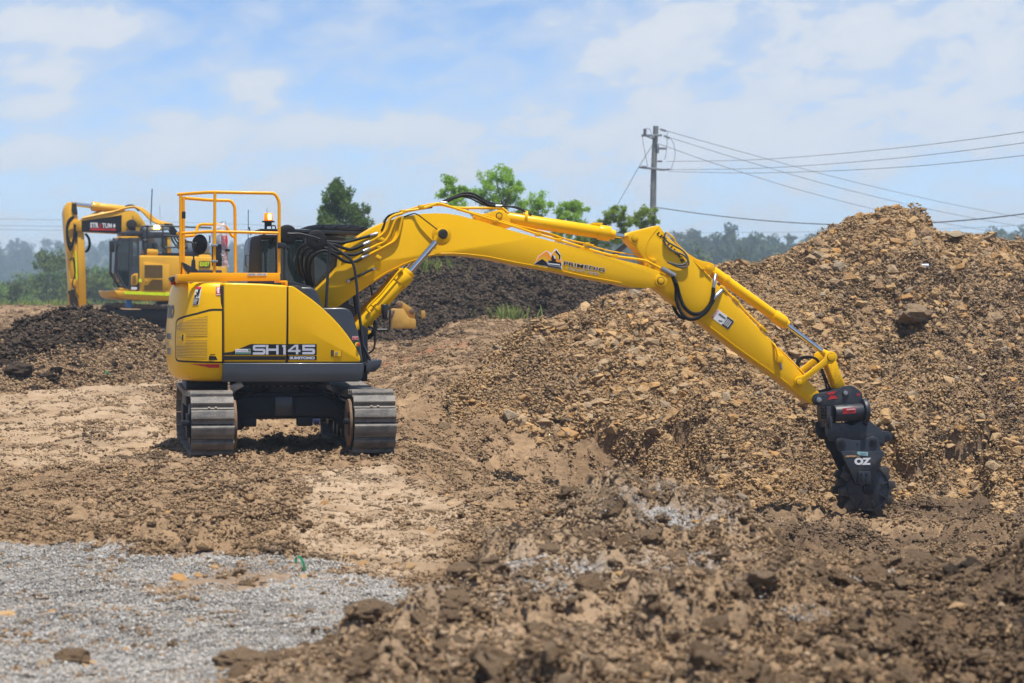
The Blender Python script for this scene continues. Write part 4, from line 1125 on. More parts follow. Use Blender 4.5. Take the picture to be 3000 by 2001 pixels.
def text_on(key, x0, y0, x1, y1, txt, mat, parent, y, bold=.03, frame=None, h2=None, spacing=1.0, shear=0.0, name='lettering'):
    """fit a line of text between lower-left (x0,y0) and lower-right (x1,y1) photo points, h2 = photo point above lower-left"""
    fr = frame or HF
    a, b_, c = fr.tr(key, [(x0, y0), (x1, y1), h2], y)
    w = math.dist(a, b_); ux = ((b_[0] - a[0]) / w, (b_[1] - a[1]) / w); h = math.dist(a, c)
    v, f = fit_text(txt, w, h, bold, spacing, shear)
    return flat_obj(name, v, f, side_map(a, ux, y), mat, parent)
text_on('m', 1042, 575, 1500, 575, 'SUMITOMO', 'decal_silver', fdoor, yt, .06, h2=(1042, 522))
dec('dealer_sticker', 'm', [(58, 386), (333, 386), (333, 480), (58, 480)], 'decal_white', sdoor, yd - .004)
dec('sticker_print', 'm', [(62, 458), (330, 458), (330, 477), (62, 477)], 'decal_green', sdoor, yd - .0075, .001)
dec('sticker_print', 'm', [(62, 442), (330, 442), (330, 452), (62, 452)], 'decal_grey', sdoor, yd - .0075, .001)
dec('sticker_print', 'm', [(288, 390), (330, 390), (330, 430), (288, 430)], 'decal_green', sdoor, yd - .0075, .001)
text_on('m', 64, 432, 280, 432, 'TUTT BRYANT', 'decal_grey', sdoor, yd - .008, .0, h2=(64, 404))
# front door latch
dec('latch_recess', 'm', [(1790, 405), (1983, 405), (1983, 524), (1790, 524)], 'gasket', fdoor, YS - .003)
dec('latch', 'm', [(1845, 408), (1976, 408), (1976, 520), (1845, 520)], 'paint_yellow', fdoor, YS - .010)
q = HF.p3('m', 1890, 463, YS - .012); cyl_obj('latch_lock', q, q + Vector((0, -.012, 0)), .018, 'steel_grey', fdoor, seg=14)
# dark stepped covers in front of the doors
prism_obj('tank_cover', P('a', [(1395, 1006), (1575, 1010), (1612, 1022), (1640, 1050), (1660, 1095), (1698, 1215), (1700, 1300), (1395, 1260)], -1.13), -1.13, -.55, 'paint_charcoal', EX, .03, 3)
ecov = prism_obj('tank_cover', P('b', [(1262, 318), (1420, 316), (1456, 322), (1482, 340), (1502, 378), (1530, 470), (1558, 580), (1574, 690), (1578, 742), (1300, 742), (1255, 500)], YS + .02), YS + .03, -.55, 'paint_charcoal', EX, .03, 3)
dec('emergency_sticker', 'k', [(863, 687), (974, 687), (974, 755), (863, 755)], 'decal_white', ecov, YS + .026)
dec('sticker_print', 'k', [(869, 693), (969, 693), (969, 749), (869, 749)], 'decal_red', ecov, YS + .022)
text_on('k', 876, 715, 962, 715, 'EMERGENCY', 'decal_white', ecov, YS + .018, .02, h2=(876, 701)); text_on('k', 898, 737, 940, 737, 'STOP', 'decal_white', ecov, YS + .018, .02, h2=(898, 723))
q = HF.p3('k', 955, 842, YS + .03); cyl_obj('stop_collar', q, q + Vector((.0, -.02, 0)), .028, 'decal_lime', ecov, seg=18)
cyl_obj('stop_button', q + Vector((0.005, -.02, 0)), q + Vector((.012, -.06, 0)), .02, 'red_plastic', ecov, seg=18, bevel=.005)
# front step and hand rails
prism_obj('front_step', P('b', [(1586, 750), (1600, 742), (1640, 722), (1712, 714), (1700, 765), (1655, 805), (1588, 810)], -1.0), -1.15, -.72, 'paint_charcoal', EX, .012)
prism_obj('front_frame', P('b', [(1570, 450), (1608, 480), (1612, 740), (1606, 880), (1570, 880)], -.75), -.8, .1, 'frame_black', EX, .01)
tube_obj('grab_rail', HF.path('a', [(1742, 575, -1.0), (1850, 650, -1.0), (1985, 745, -1.0), (2012, 830, -1.0), (2030, 960, -1.0), (2055, 1250, -1.0), (2090, 1545, -1.0)]) + HF.path('b', [(1575, 600, -1.0), (1632, 722, -1.0)]), .019, 'paint_black', EX, rc=.1)
tube_obj('grab_rail', HF.path('a', [(1766, 610, -.95), (1752, 800, -.95), (1730, 1212, -.95)]), .019, 'paint_black', EX)
tube_obj('grab_rail', HF.path('a', [(2168, 985, .4), (2195, 1170, .4), (2215, 1545, .4)]), .014, 'paint_black', EX)
tube_obj('front_guard_rail', HF.path('b', [(1785, 335, -.5), (1782, 470, -.5), (1765, 486, -.5), (1685, 486, -.5)]), .013, 'paint_black', EX, rc=.06)
tube_obj('front_guard_rail', HF.path('b', [(1668, 420, -.5), (1672, 560, -.5), (1660, 640, -.5), (1620, 668, -.5)]), .013, 'paint_black', EX, rc=.08)
bm = bmesh.new(); q = HF.p3('b', 1742, 350, -.5)
add_cyl(bm, q + Vector((0, 0, .1)), q - Vector((0, 0, .1)), .05, .03, 14, True, .01); link('mirror', bm, 'paint_black', EX, 50)

# ---- walkway upstand and guard rails
wk = prism_obj('walkway_upstand', P('a', [(385, 870), (1276, 872), (1280, 950), (265, 957), (262, 886), (385, 888)], -1.08), -1.09, -1.06, 'paint_orange', EX, .006)
prism_obj('upstand_return', P('a', [(262, 886), (385, 888), (385, 955), (262, 957)], -1.05), -1.06, .1, 'paint_orange', wk, .006)
prism_obj('upstand_foot', P('a', [(1255, 947), (1345, 947), (1352, 955), (1352, 1000), (1330, 1000), (1325, 968), (1255, 966)], -1.07), -1.08, -.6, 'paint_orange', wk, .004)
for (x0, x1, t) in ((957, 1046, 'DIESEL'), (1053, 1146, 'HYD.OIL')):
    dec('name_plate', 'a', [(x0, 874), (x1, 874), (x1, 898), (x0, 898)], 'decal_white', wk, -1.094)
    text_on('a', x0 + 4, 895, x1 - 4, 895, t, 'decal_black', wk, -1.099, .01, h2=(x0 + 4, 877))
RT = .021
rail = tube_obj('guard_rail', HF.path('a', [(275, 100, -.62), (585, 77, -1.04), (1230, 88, -1.04), (1270, 170, -1.04), (1268, 880, -1.04)]), RT, 'paint_orange', EX, seg=10, rc=.14)
tube_obj('mid_rail', HF.path('a', [(268, 485, -.62), (600, 464, -1.04), (1262, 480, -1.04)]), RT * .9, 'paint_orange', rail, seg=10, rc=.1)
tube_obj('post', HF.path('a', [(300, 108, -.68), (300, 885, -.68)]), RT * .95, 'paint_orange', rail, seg=10)
tube_obj('post', HF.path('a', [(637, 85, -1.04), (631, 880, -1.04)]), RT * .95, 'paint_orange', rail, seg=10)
rail2 = tube_obj('guard_rail', HF.path('a', [(340, 135, -.25), (600, 157, .12), (795, 160, .12), (833, 215, .12), (840, 880, .12)]), RT, 'paint_orange', EX, seg=10, rc=.13)
tube_obj('post', HF.path('a', [(328, 122, -.30), (326, 885, -.30)]), RT * .95, 'paint_orange', rail2, seg=10)
tube_obj('mid_rail', HF.path('a', [(335, 512, -.25), (440, 505, -.05), (470, 410, .0), (500, 393, .0), (690, 395, .08), (745, 410, .1), (800, 505, .12), (838, 525, .12)]), RT * .9, 'paint_orange', rail2, seg=10, rc=.09)
q = HF.p3('a', 330, 302, -.68); box_obj('latch', q, (.045, .05, .09), 'paint_black', rail, .006)
for (x, y0) in ((631, 800), (1265, 800), (300, 800), (840, 790)):
    pass
# ---- things on the deck: mirrors, exhaust, extinguisher, beacon
def disc_mirror(key, x, y, yl, r, face, name='mirror'):
    c = HF.p3(key, x, y, yl); bm = bmesh.new(); prof = [(0, .010), (.5, .009), (.9, .006), (.98, .0), (1, -.008), (.97, -.016), (0, -.016)]
    rings_ = []
    for (t, h) in prof:
        rings_.append([bm.verts.new((math.cos(2 * math.pi * k / 32) * r * max(t, .001), math.sin(2 * math.pi * k / 32) * r * max(t, .001), h * 1.1)) for k in range(32)])
    for a, b_ in zip(rings_, rings_[1:]):
        for k in range(32): bm.faces.new((a[k], a[(k + 1) % 32], b_[(k + 1) % 32], b_[k]))
    bmesh.ops.remove_doubles(bm, verts=bm.verts, dist=1e-4)
    m_ = Matrix.Translation(c) @ Vector(face).to_track_quat('Z', 'Y').to_matrix().to_4x4()
    bmesh.ops.transform(bm, matrix=m_, verts=bm.verts); bmesh.ops.recalc_face_normals(bm, faces=bm.faces)
    o = link(name, bm, 'rubber_black', EX, 50)
    d = Vector(face).normalized(); bm = bmesh.new(); add_cyl(bm, c + d * .05, c + d * .09, .032, .026, 8, True, .004); link('mirror_knuckle', bm, 'paint_black', o, 40)
    return o, c
pxm = .29774 / 231
m1, c1 = disc_mirror('a', 1350, 495, -1.02, 99 * pxm, (.10, -1, .05))
m2, c2 = disc_mirror('a', 1637, 550, -1.0, 104 * pxm, (.10, -1, .05))
tube_obj('mirror_arm', HF.path('a', [(1362, 486, -1.11), (1470, 484, -1.1), (1590, 512, -1.09), (1672, 540, -1.09)]), .012, 'paint_black', m1)
m3, c3 = disc_mirror('a', 482, 592, -.9, 100 * pxm, (-.72, -.70, .02))
tube_obj('mirror_arm', HF.path('a', [(345, 565, -.9), (425, 570, -.95), (428, 750, -.95)]), .011, 'paint_black', m3, rc=.03)
bm = bmesh.new(); a_, b_ = HF.p3('a', 426, 742, -.95), HF.p3('a', 423, 870, -.95); add_cyl(bm, b_, a_, .034, .022, 12); link('mirror_base', bm, 'paint_black', m3, 40)
prism_obj('mirror_bracket', P('a', [(1252, 572), (1320, 575), (1345, 600), (1345, 632), (1250, 632)], -1.05), -1.10, -1.03, 'paint_black', m1, .008)
tube_obj('mirror_post', HF.path('a', [(1318, 630, -1.03), (1318, 945, -1.03)]), .017, 'paint_black', m1)
prism_obj('exhaust_outlet', P('a', [(305, 765), (318, 768), (458, 838), (470, 868), (372, 884), (335, 840)], -.75), -.85, -.65, 'paint_charcoal', EX, .03, 3)
prism_obj('rear_lamp', P('a', [(178, 920), (200, 912), (250, 907), (252, 962), (200, 962)], -.35), -.5, -.2, 'paint_charcoal', EX, .012)
prism_obj('tail_light', P('a', [(198, 962), (250, 962), (245, 990), (208, 990)], -.35), -.45, -.25, 'decal_red', EX, .005)
prism_obj('air_intake', P('a', [(465, 843), (708, 843), (708, 900), (465, 900)], -.4), -.4, .0, 'paint_charcoal', EX, .02)
# extinguisher in a clear bag, strapped to the centre post
ext = cyl_obj('fire_extinguisher', HF.p3('a', 730, 806, -.95), HF.p3('a', 728, 500, -.95), .04, 'decal_red', EX, seg=20, bevel=.02)
box_obj('extinguisher_bracket', HF.p3('a', 655, 697, -.98), (.125, .06, .28), 'paint_black', ext, .008)
for yy in (600, 757): box_obj('strap', HF.p3('a', 632, yy, -1.05), (.085, .07, .03), 'galvanised', ext, .006)
box_obj('strap', HF.p3('a', 740, 650, -.95), (.105, .1, .03), 'paint_black', ext, .006)
bm = bmesh.new()
prof = [(478, 590, 770), (420, 610, 760), (380, 690, 745), (500, 592, 764), (600, 600, 765), (800, 690, 778)]
lv = [(368, 715, 745), (400, 640, 750), (440, 612, 752), (480, 600, 757), (560, 605, 762), (660, 622, 764), (740, 650, 770), (815, 668, 776)]
rr_ = random.Random(4); rings_ = []
for (yy, xa, xb) in lv:
    A, B = HF.p3('a', xa, yy, -.95), HF.p3('a', xb, yy, -.95); c_, w_ = (A + B) / 2, (B - A).length / 2
    rings_.append([bm.verts.new(c_ + Vector((math.cos(t) * w_ * rr_.uniform(.86, 1.08), math.sin(t) * min(.06, w_) * rr_.uniform(.8, 1.15), rr_.uniform(-.012, .012)))) for t in [2 * math.pi * k / 14 for k in range(14)]])
for a, b_ in zip(rings_, rings_[1:]):
    for k in range(14): bm.faces.new((a[k], a[(k + 1) % 14], b_[(k + 1) % 14], b_[k]))
link('plastic_cover', bm, 'plastic_bag', ext, 80)

# ---- cab, on the far side of the boom
YC0, YC1 = .28, 1.22
def CP(pts, y=YC0): return P('a', pts, y)
cab = prism_obj('cab', CP([(985, 560), (1000, 528), (1030, 508), (1085, 496), (1500, 500), (1760, 506), (1900, 524), (1960, 548), (1975, 580), (1945, 578), (1890, 548), (1750, 534), (1100, 528), (1090, 545), (1080, 870), (970, 870), (974, 700)]), YC0, YC1, 'paint_black', EX, .02, 3)
prism_obj('cab_base', CP([(960, 850), (1620, 1010), (2010, 1200), (2060, 1460), (960, 1460)]), YC0, YC1, 'paint_black', cab, .02)
for (a_, b_) in (((1250, 520), (1262, 1010)), ((1590, 520), (1600, 1010)), ((1955, 560), (2040, 1300))):
    bm = bmesh.new()
    for y in (YC0 + .03, YC1 - .03):
        A, B = HF.p3('a', *a_, YC0), HF.p3('a', *b_, YC0); A.y = B.y = y
        add_tube(bm, [A, B], .032, 8)
        link('cab_pillar', bm, 'paint_black', cab, 50); bm = bmesh.new()
prism_obj('window', CP([(1085, 540), (1252, 530), (1258, 870), (1080, 870)]), YC0 + .02, YC0 + .03, 'glass', cab)
prism_obj('window', CP([(1268, 530), (1585, 530), (1595, 1010), (1270, 1010)]), YC0 + .02, YC0 + .03, 'glass', cab)
prism_obj('window', CP([(1605, 535), (1950, 560), (2030, 1180), (1610, 1010)]), YC0 + .02, YC0 + .03, 'glass', cab)
prism_obj('window', CP([(1085, 540), (1252, 530), (1258, 870), (1080, 870)]), YC1 - .03, YC1 - .02, 'glass', cab)
prism_obj('window', CP([(1268, 530), (1950, 560), (2030, 1180), (1270, 1010)]), YC1 - .03, YC1 - .02, 'glass', cab)
seat = prism_obj('seat', CP([(1300, 640), (1350, 600), (1400, 640), (1440, 860), (1600, 900), (1610, 980), (1330, 980)]), YC0 + .25, YC1 - .25, 'paint_black', cab, .03, 3)
tube_obj('cab_handle', HF.path('a', [(975, 695, .3), (940, 697, .3), (940, 805, .3), (972, 805, .3)]), .007, 'paint_black', cab, rc=.03)
# lighter inside frame seen through the boom-side glass
tube_obj('window_frame', HF.path('a', [(1610, 1000, YC1 - .06), (1610, 815, YC1 - .06), (1680, 820, YC1 - .06), (1720, 900, YC1 - .06)]), .012, 'steel_grey', cab, rc=.05)
# falling-object guard on the roof
gd = prism_obj('roof_guard', CP([(1078, 438), (1440, 440), (2120, 468), (2125, 505), (1440, 478), (1090, 462)]), YC0 - .02, YC1 + .02, 'paint_black', cab, .006)
prism_obj('guard_plate', CP([(1470, 437), (1560, 408), (1660, 393), (1990, 397), (2080, 408), (2150, 432), (2192, 455), (2120, 470), (1600, 446)], YC0 + .1), YC0 + .1, YC0 + .13, 'paint_black', cab, .004)
for xx in (1680, 1810, 1940, 2070): tube_obj('guard_bar', HF.path('a', [(xx - 12, 430, YC0 + .08), (xx + 30, 398 + (xx - 1680) * .05, YC0 + .08)]), .012, 'frame_black', cab)
tube_obj('guard_leg', HF.path('a', [(1910, 470, YC0), (1912, 520, YC0)]), .02, 'paint_black', cab); tube_obj('guard_leg', HF.path('a', [(1120, 455, YC0), (1120, 500, YC0)]), .02, 'paint_black', cab)
tube_obj('roof_loop', HF.path('a', [(1195, 440, .5), (1195, 412, .5), (1215, 402, .5), (1232, 412, .5), (1234, 440, .5)]), .008, 'paint_black', cab, rc=.03)
tube_obj('antenna', HF.path('a', [(965, 250, .9), (964, 560, .9)]), .005, 'paint_black', cab); tube_obj('antenna', HF.path('a', [(974, 420, .9), (990, 500, .9)]), .009, 'paint_black', cab)
tube_obj('antenna', HF.path('a', [(1149, 235, .6), (1149, 290, .6)]), .003, 'paint_black', cab)
# amber beacon
bc0, bc1 = HF.p3('a', 1162, 360, .6), HF.p3('a', 1162, 283, .6)
bcn = cyl_obj('beacon', bc0, bc1, .062, 'amber_lens', EX, r1=.056, seg=24, bevel=.01)
cyl_obj('beacon_base', bc0 - Vector((0, 0, .02)), bc0, .085, 'paint_black', bcn, seg=24)
cyl_obj('beacon_lamp', bc0 + Vector((.012, -.05, .015)), bc1 + Vector((.012, -.05, -.015)), .022, 'amber_glow', bcn, seg=14)
bm = bmesh.new(); add_cyl(bm, HF.p3('a', 1137, 450, .58), HF.p3('a', 1137, 368, .58), .018, .018, 8); add_box(bm, HF.p3('a', 1170, 392, .6), (.07, .05, .06), .005); link('beacon_bracket', bm, 'paint_black', bcn, 40)

# ---- boom
YB, BW = -.05, .25
NB = YB - BW
up = P('c', [(-230, 700), (-120, 625), (0, 545), (90, 480), (190, 420), (300, 372), (400, 338), (520, 310), (670, 289), (800, 284), (900, 287), (1020, 304), (1200, 352), (1460, 432), (1780, 520), (2040, 585), (2351, 668)], NB)
up += P('d', [(150, 550), (300, 590), (520, 645), (700, 690), (800, 722), (900, 765), (960, 800), (990, 835), (998, 870), (985, 910), (955, 937), (900, 948)], NB)
lo = P('d', [(800, 953), (700, 955), (600, 945), (520, 930), (470, 915), (300, 882), (0, 828)], NB) + P('c', [(2000, 862), (1600, 790), (1300, 728), (1100, 703), (960, 695), (860, 697), (760, 708), (640, 742), (480, 800), (300, 890), (130, 1000), (0, 1088)], NB) + P('a', [(1860, 1198), (1760, 1262), (1640, 1330), (1560, 1330), (1530, 1260), (1560, 1160), (1640, 1045), (1760, 930), (1880, 800)], NB)
boom = prism_obj('boom', up[1:] + lo, NB, YB + BW, 'paint_yellow', EX, .012, 2, ang=50)
def ring_plate(key, x, y, r, yl, t, mat, parent, name, seg=28, bevel=.004):
    c = HF.p3(key, x, y, yl); return cyl_obj(name, c + Vector((0, .01, 0)), c - Vector((0, t, 0)), r, mat, parent, seg=seg, bevel=bevel)
pw = .29774 / 223
ring_plate('c', 853, 490, 96 * pw, NB, .006, 'paint_yellow', boom, 'boss_plate')
# long weld flange along the lower edge and inspection seam
tube_obj('weld_bead', [Vector((p[0], NB - .001, p[1] + .012)) for p in P('d', [(470, 905), (300, 872), (0, 818)], NB) + P('c', [(2000, 850), (1600, 779), (1300, 718), (1100, 694), (960, 686), (860, 688), (760, 699), (640, 732), (480, 790), (300, 880), (130, 990)], NB)], .005, 'paint_yellow', boom, seg=6)
ring_plate('d', 925, 872, 72 * .25521 / 216, NB, .025, 'paint_yellow', boom, 'pin_boss')
ring_plate('d', 925, 872, 44 * .25521 / 216, NB - .025, .006, 'grease_black', boom, 'grease_ring')
ring_plate('d', 925, 872, 34 * .25521 / 216, NB - .03, .02, 'paint_yellow', boom, 'pin')
# logo on the boom
yl_ = NB - .004
bdir = P('p', [(930, 640), (1945, 820)], yl_)
def bdec(name, pts, mat, k=0, t=.0015): return prism_obj(name, P('p', pts, yl_ - .0025 * k), yl_ - .0025 * k - t, yl_ - .0025 * k + .001, mat, boom)
bdec('logo_outline', [(196, 622), (240, 585), (296, 432), (505, 285), (545, 300), (632, 352), (715, 262), (740, 236), (768, 250), (868, 400), (862, 500), (905, 540), (905, 610), (885, 690), (915, 755), (560, 690)], 'decal_white', 0)
bdec('logo_print', [(208, 618), (410, 496), (500, 570), (585, 668), (530, 668)], 'decal_black', 1)
bdec('logo_print', [(255, 565), (310, 440), (508, 300), (560, 330), (625, 440), (640, 550), (596, 520), (470, 412), (335, 470), (300, 545)], 'decal_orange', 1)
bdec('logo_print', [(300, 550), (340, 478), (468, 420), (595, 530), (545, 560), (500, 560), (415, 490)], 'paint_yellow', 2)
bdec('logo_print', [(640, 385), (720, 290), (745, 300), (690, 380), (735, 400), (760, 490), (890, 530), (880, 600), (745, 570), (640, 540), (625, 470)], 'decal_orange', 1)
bdec('logo_print', [(752, 280), (858, 408), (848, 500), (820, 498), (822, 420), (728, 320)], 'decal_black', 2)
bdec('logo_print', [(720, 335), (815, 420), (812, 495), (762, 488), (735, 405), (690, 385)], 'paint_yellow', 2)
bdec('logo_print', [(650, 405), (690, 420), (735, 480), (748, 560), (640, 545), (632, 460)], 'decal_black', 3)
bdec('logo_print', [(680, 405), (725, 410), (742, 480), (705, 485)], 'decal_white', 4)
bdec('logo_print', [(555, 530), (640, 540), (860, 582), (885, 620), (870, 665), (820, 670), (600, 640)], 'decal_black', 3)
bdec('logo_print', [(560, 592), (840, 622), (850, 640), (830, 652), (580, 620)], 'decal_white', 4)
bdec('logo_print', [(560, 655), (850, 700), (905, 745), (540, 680)], 'decal_black', 2)
text_on('p', 930, 642, 1947, 822, 'PRIMEDIG', 'decal_white', boom, yl_, .05, h2=(941, 538)); text_on('p', 935, 634, 1942, 812, 'PRIMEDIG', 'decal_black', boom, yl_ - .003, .022, h2=(945, 546))
text_on('p', 1046, 755, 1795, 892, 'PLANT HIRE', 'decal_white', boom, yl_, .05, h2=(1054, 700), spacing=1.25); text_on('p', 1052, 750, 1790, 884, 'PLANT HIRE', 'decal_grey', boom, yl_ - .003, .008, h2=(1060, 708), spacing=1.25)
# tie handle on the boom side
tube_obj('side_handle', HF.path('a', [(1948, 952, NB - .03), (2196, 830, NB - .03)]), .017, 'paint_black', boom); 
for p in ((1948, 952), (2196, 830)): ring_plate('a', *p, 15 * pw, NB, .05, 'steel_grey', boom, 'handle_bolt', 12, 0)
# arm-cylinder bracket and hydraulic lines on top of the boom
brk = prism_obj('cylinder_bracket', P('c', [(1180, 305), (1300, 285), (1390, 258), (1450, 262), (1500, 290), (1525, 340), (1540, 420), (1480, 440), (1200, 356)], YB - .12), YB - .12, YB - .08, 'paint_yellow', boom, .005)
prism_obj('cylinder_bracket', P('c', [(1180, 305), (1300, 285), (1390, 258), (1450, 262), (1500, 290), (1525, 340), (1540, 420), (1480, 440), (1200, 356)], YB - .12), YB + .08, YB + .12, 'paint_yellow', boom, .005)
ring_plate('c', 1418, 308, 33 * pw, YB - .12, .012, 'grease_black', boom, 'grease_ring'); ring_plate('c', 1418, 312, 25 * pw, YB - .13, .015, 'paint_yellow', boom, 'pin')
LN = [([(500, 262), (660, 238), (780, 200), (830, 190), (1000, 240), (1380, 358), (1600, 425), (1780, 485), (2040, 560), (2351, 652)], -.20, .016),
      ([(470, 268), (640, 215), (830, 186), (1000, 235), (1320, 318), (1560, 395), (1800, 452), (1945, 492), (2100, 545), (2351, 600)], -.12, .009),
      ([(440, 285), (640, 232), (830, 200), (1010, 232), (1400, 232), (1470, 252), (1500, 280)], .0, .018),
      ([(500, 270), (650, 225), (830, 195), (1100, 275), (1400, 350), (1700, 440), (2000, 520), (2351, 610)], .05, .012)]
for pts, yy, rr in LN: tube_obj('hydraulic_pipe', [HF.p3('c', a, b, YB + yy) for a, b in pts], rr, 'paint_yellow', boom, n=4)
tube_obj('hydraulic_pipe', HF.path('d', [(0, 490, YB - .2), (200, 540, YB - .2), (400, 590, YB - .2), (620, 620, YB - .2), (740, 640, YB - .21), (800, 665, YB - .22), (920, 730, YB - .23)]), .017, 'paint_yellow', boom, n=4)
tube_obj('hydraulic_pipe', HF.path('d', [(0, 430, YB - .1), (300, 520, YB - .1), (560, 565, YB - .1), (720, 578, YB - .1), (900, 610, YB - .12), (1000, 655, YB - .14)]), .008, 'paint_yellow', boom, n=4)
for (kx, x, y) in (('c', 1380, 358), ('c', 1800, 495), ('c', 2000, 550), ('d', 70, 455), ('d', 395, 590), ('d', 830, 640), ('d', 800, 700), ('c', 650, 222), ('c', 468, 270)):
    q = HF.p3(kx, x, y, YB - .17); box_obj('pipe_clamp', q, (.07, .12, .05), 'paint_yellow', boom, .008)
# pipe cluster climbing the left shoulder of the boom
for k, pts in enumerate([[(135, 570), (250, 510), (310, 450), (345, 330), (400, 300), (470, 285)], [(130, 640), (300, 560), (340, 500), (385, 380), (410, 335), (450, 320)], [(240, 600), (340, 545), (380, 480), (410, 350), (440, 325)], [(120, 700), (240, 640), (390, 560), (430, 500), (455, 380), (470, 315)]]):
    tube_obj('hydraulic_pipe', [HF.p3('c', a, b, NB - .02 + .025 * (k == 2)) for a, b in pts], .019, 'paint_yellow', boom, rc=.06)
for (x, y) in ((225, 530), (225, 610), (230, 720), (270, 545)): box_obj('pipe_clamp', HF.p3('c', x, y, NB - .01), (.075, .05, .05), 'paint_yellow', boom, .008, Matrix.Rotation(R(35), 4, 'Y'))
# hoses between body and boom
HS = [([(1510, 945, -.2), (1455, 800, -.25), (1458, 660, -.3), (1530, 588, -.35), (1700, 560, -.35), (1880, 575, -.35), (2060, 535, -.33), (2225, 487, -.32)], .019),
      ([(1550, 990, -.25), (1492, 800, -.3), (1520, 655, -.38), (1640, 600, -.4), (1790, 590, -.4), (1960, 640, -.38), (2085, 600, -.36), (2150, 570, -.33)], .021),
      ([(1580, 995, -.28), (1530, 820, -.33), (1565, 685, -.42), (1700, 625, -.43), (1850, 678, -.42), (2000, 692, -.4), (2085, 665, -.37), (2145, 638, -.33)], .021),
      ([(1600, 1000, -.3), (1565, 850, -.36), (1600, 715, -.45), (1700, 655, -.46), (1810, 690, -.45), (1900, 750, -.44), (2000, 765, -.42), (2130, 700, -.33)], .021),
      ([(1500, 940, .0), (1440, 780, .0), (1470, 640, .0), (1560, 575, .0), (1800, 560, -.05), (2000, 540, -.1), (2250, 420, -.1), (2340, 320, -.1)], .014)]
for pts, rr in HS:
    path = HF.path('a', pts); h = tube_obj('hydraulic_hose', path, rr, 'rubber_black', EX, n=6, seg=10)
    d = (path[-1] - path[-2]).normalized(); cyl_obj('hose_fitting', path[-1] - d * .09, path[-1] + d * .02, rr * 1.2, 'steel_grey', h, seg=12, bevel=.003)
tube_obj('hydraulic_hose', HF.path('c', [(260, 460, NB), (285, 400, NB), (310, 330, NB), (380, 290, NB), (520, 265, YB - .1), (760, 225, YB - .05)]), .013, 'rubber_black', EX, n=5)
for (pts, rr) in (([(890, 180, YB), (960, 140, YB), (1060, 110, YB), (1150, 118, YB), (1250, 165, YB), (1330, 205, YB), (1440, 218, YB)], .022), ([(835, 182, YB + .06), (950, 130, YB + .06), (1080, 85, YB + .06), (1180, 100, YB + .06), (1300, 170, YB + .06), (1450, 212, YB + .06), (1600, 230, YB + .06), (1740, 305, YB + .06)], .014), ([(1060, 120, YB + .1), (1140, 140, YB + .1), (1230, 185, YB + .1), (1320, 215, YB + .1)], .011), ([(1440, 215, YB - .05), (1560, 228, YB - .05), (1660, 262, YB - .05), (1735, 305, YB - .05)], .010)):
    tube_obj('hydraulic_hose', HF.path('c', pts), rr, 'rubber_black', EX, n=6, seg=10)
for p in ((870, 183), (1410, 217)): q = HF.p3('c', *p, YB); cyl_obj('hose_fitting', q - Vector((.04, 0, .0)), q + Vector((.05, 0, -.004)), .027, 'steel_grey', boom, seg=12)
tube_obj('grease_line', HF.path('c', [(480, 320, NB), (570, 290, NB - .01), (620, 300, NB - .03), (680, 345, NB - .04), (815, 448, NB - .05)]), .008, 'rubber_black', boom, n=5)

# ---- boom cylinders, one either side of the boom
def hyd(name, kb, b0, b1, r1, yl, rb, rr, parent=EX, head=1.22, glen=.16, mount=True):
    A, B, C = HF.p3(kb[0], *b0, yl), HF.p3(kb[1], *b1, yl), HF.p3(kb[2], *r1, yl)
    d = (B - A).normalized()
    cy = cyl_obj(name, A, B, rb, 'paint_yellow', parent, seg=28, bevel=.006)
    cyl_obj('gland', B - d * glen, B, rb * head, 'paint_yellow', cy, seg=28, bevel=.008)
    cyl_obj('gland_nut', B, B + d * .05, rb * .92, 'paint_yellow', cy, seg=12, bevel=.004)
    cyl_obj('rod', B + d * .04, C, rr, 'chrome', cy, seg=24)
    return cy, A, B, C, d
for side in (-1, 1):
    y = YB + side * (BW + .12)
    if side == 1: y = YB + BW + .12
    sh = 0 if side == -1 else 0
    yn = YB - BW - .12
    A, B, C = [HF.p3('c', *p, yn) for p in ((20, 1440), (515, 890), (800, 560))]
    for q in (A, B, C): q.y = y
    d = (B - A).normalized()
    cy = cyl_obj('boom_cylinder', A, B, .088, 'paint_yellow', EX, seg=28, bevel=.006)
    cyl_obj('gland', B - d * .16, B, .104, 'paint_yellow', cy, seg=28, bevel=.008); cyl_obj('gland_nut', B, B + d * .055, .084, 'paint_yellow', cy, seg=12, bevel=.004)
    cyl_obj('rod', B + d * .05, C, .043, 'chrome', cy, seg=24)
    E = HF.p3('c', 858, 490, yn); E.y = y
    bm = bmesh.new(); add_cyl(bm, C - d * .01, C + d * .06, .046, .07, 16); add_cyl(bm, E + Vector((0, -.045, 0)), E + Vector((0, .045, 0)), .085, .085, 24, True, .01); link('rod_eye', bm, 'paint_yellow', cy, 40)
    cyl_obj('pin', E + Vector((0, -side * -.05, 0)), E + Vector((0, side * .075, 0)), .066, 'grease_black', cy, seg=18, bevel=.012)
    F_ = A - d * .06
    bm = bmesh.new(); add_cyl(bm, F_ + Vector((0, -.05, 0)), F_ + Vector((0, .05, 0)), .095, .095, 24, True, .01); link('base_eye', bm, 'paint_yellow', cy, 40)
    if side == -1:
        pth = [HF.p3('c', a, b, y - .10) for a, b in ((150, 1262), (112, 1230), (140, 1190), (250, 1085), (420, 870), (455, 838))]
        tube_obj('cylinder_pipe', pth, .014, 'paint_yellow', cy, rc=.05)
        for t in (.40, .93):
            q = A.lerp(B, t); cyl_obj('clamp_band', q - d * .022, q + d * .022, .098, 'paint_yellow', cy, seg=24)
        q = HF.p3('c', 450, 845, y - .06); box_obj('port_block', q, (.06, .08, .06), 'paint_yellow', cy, .006)
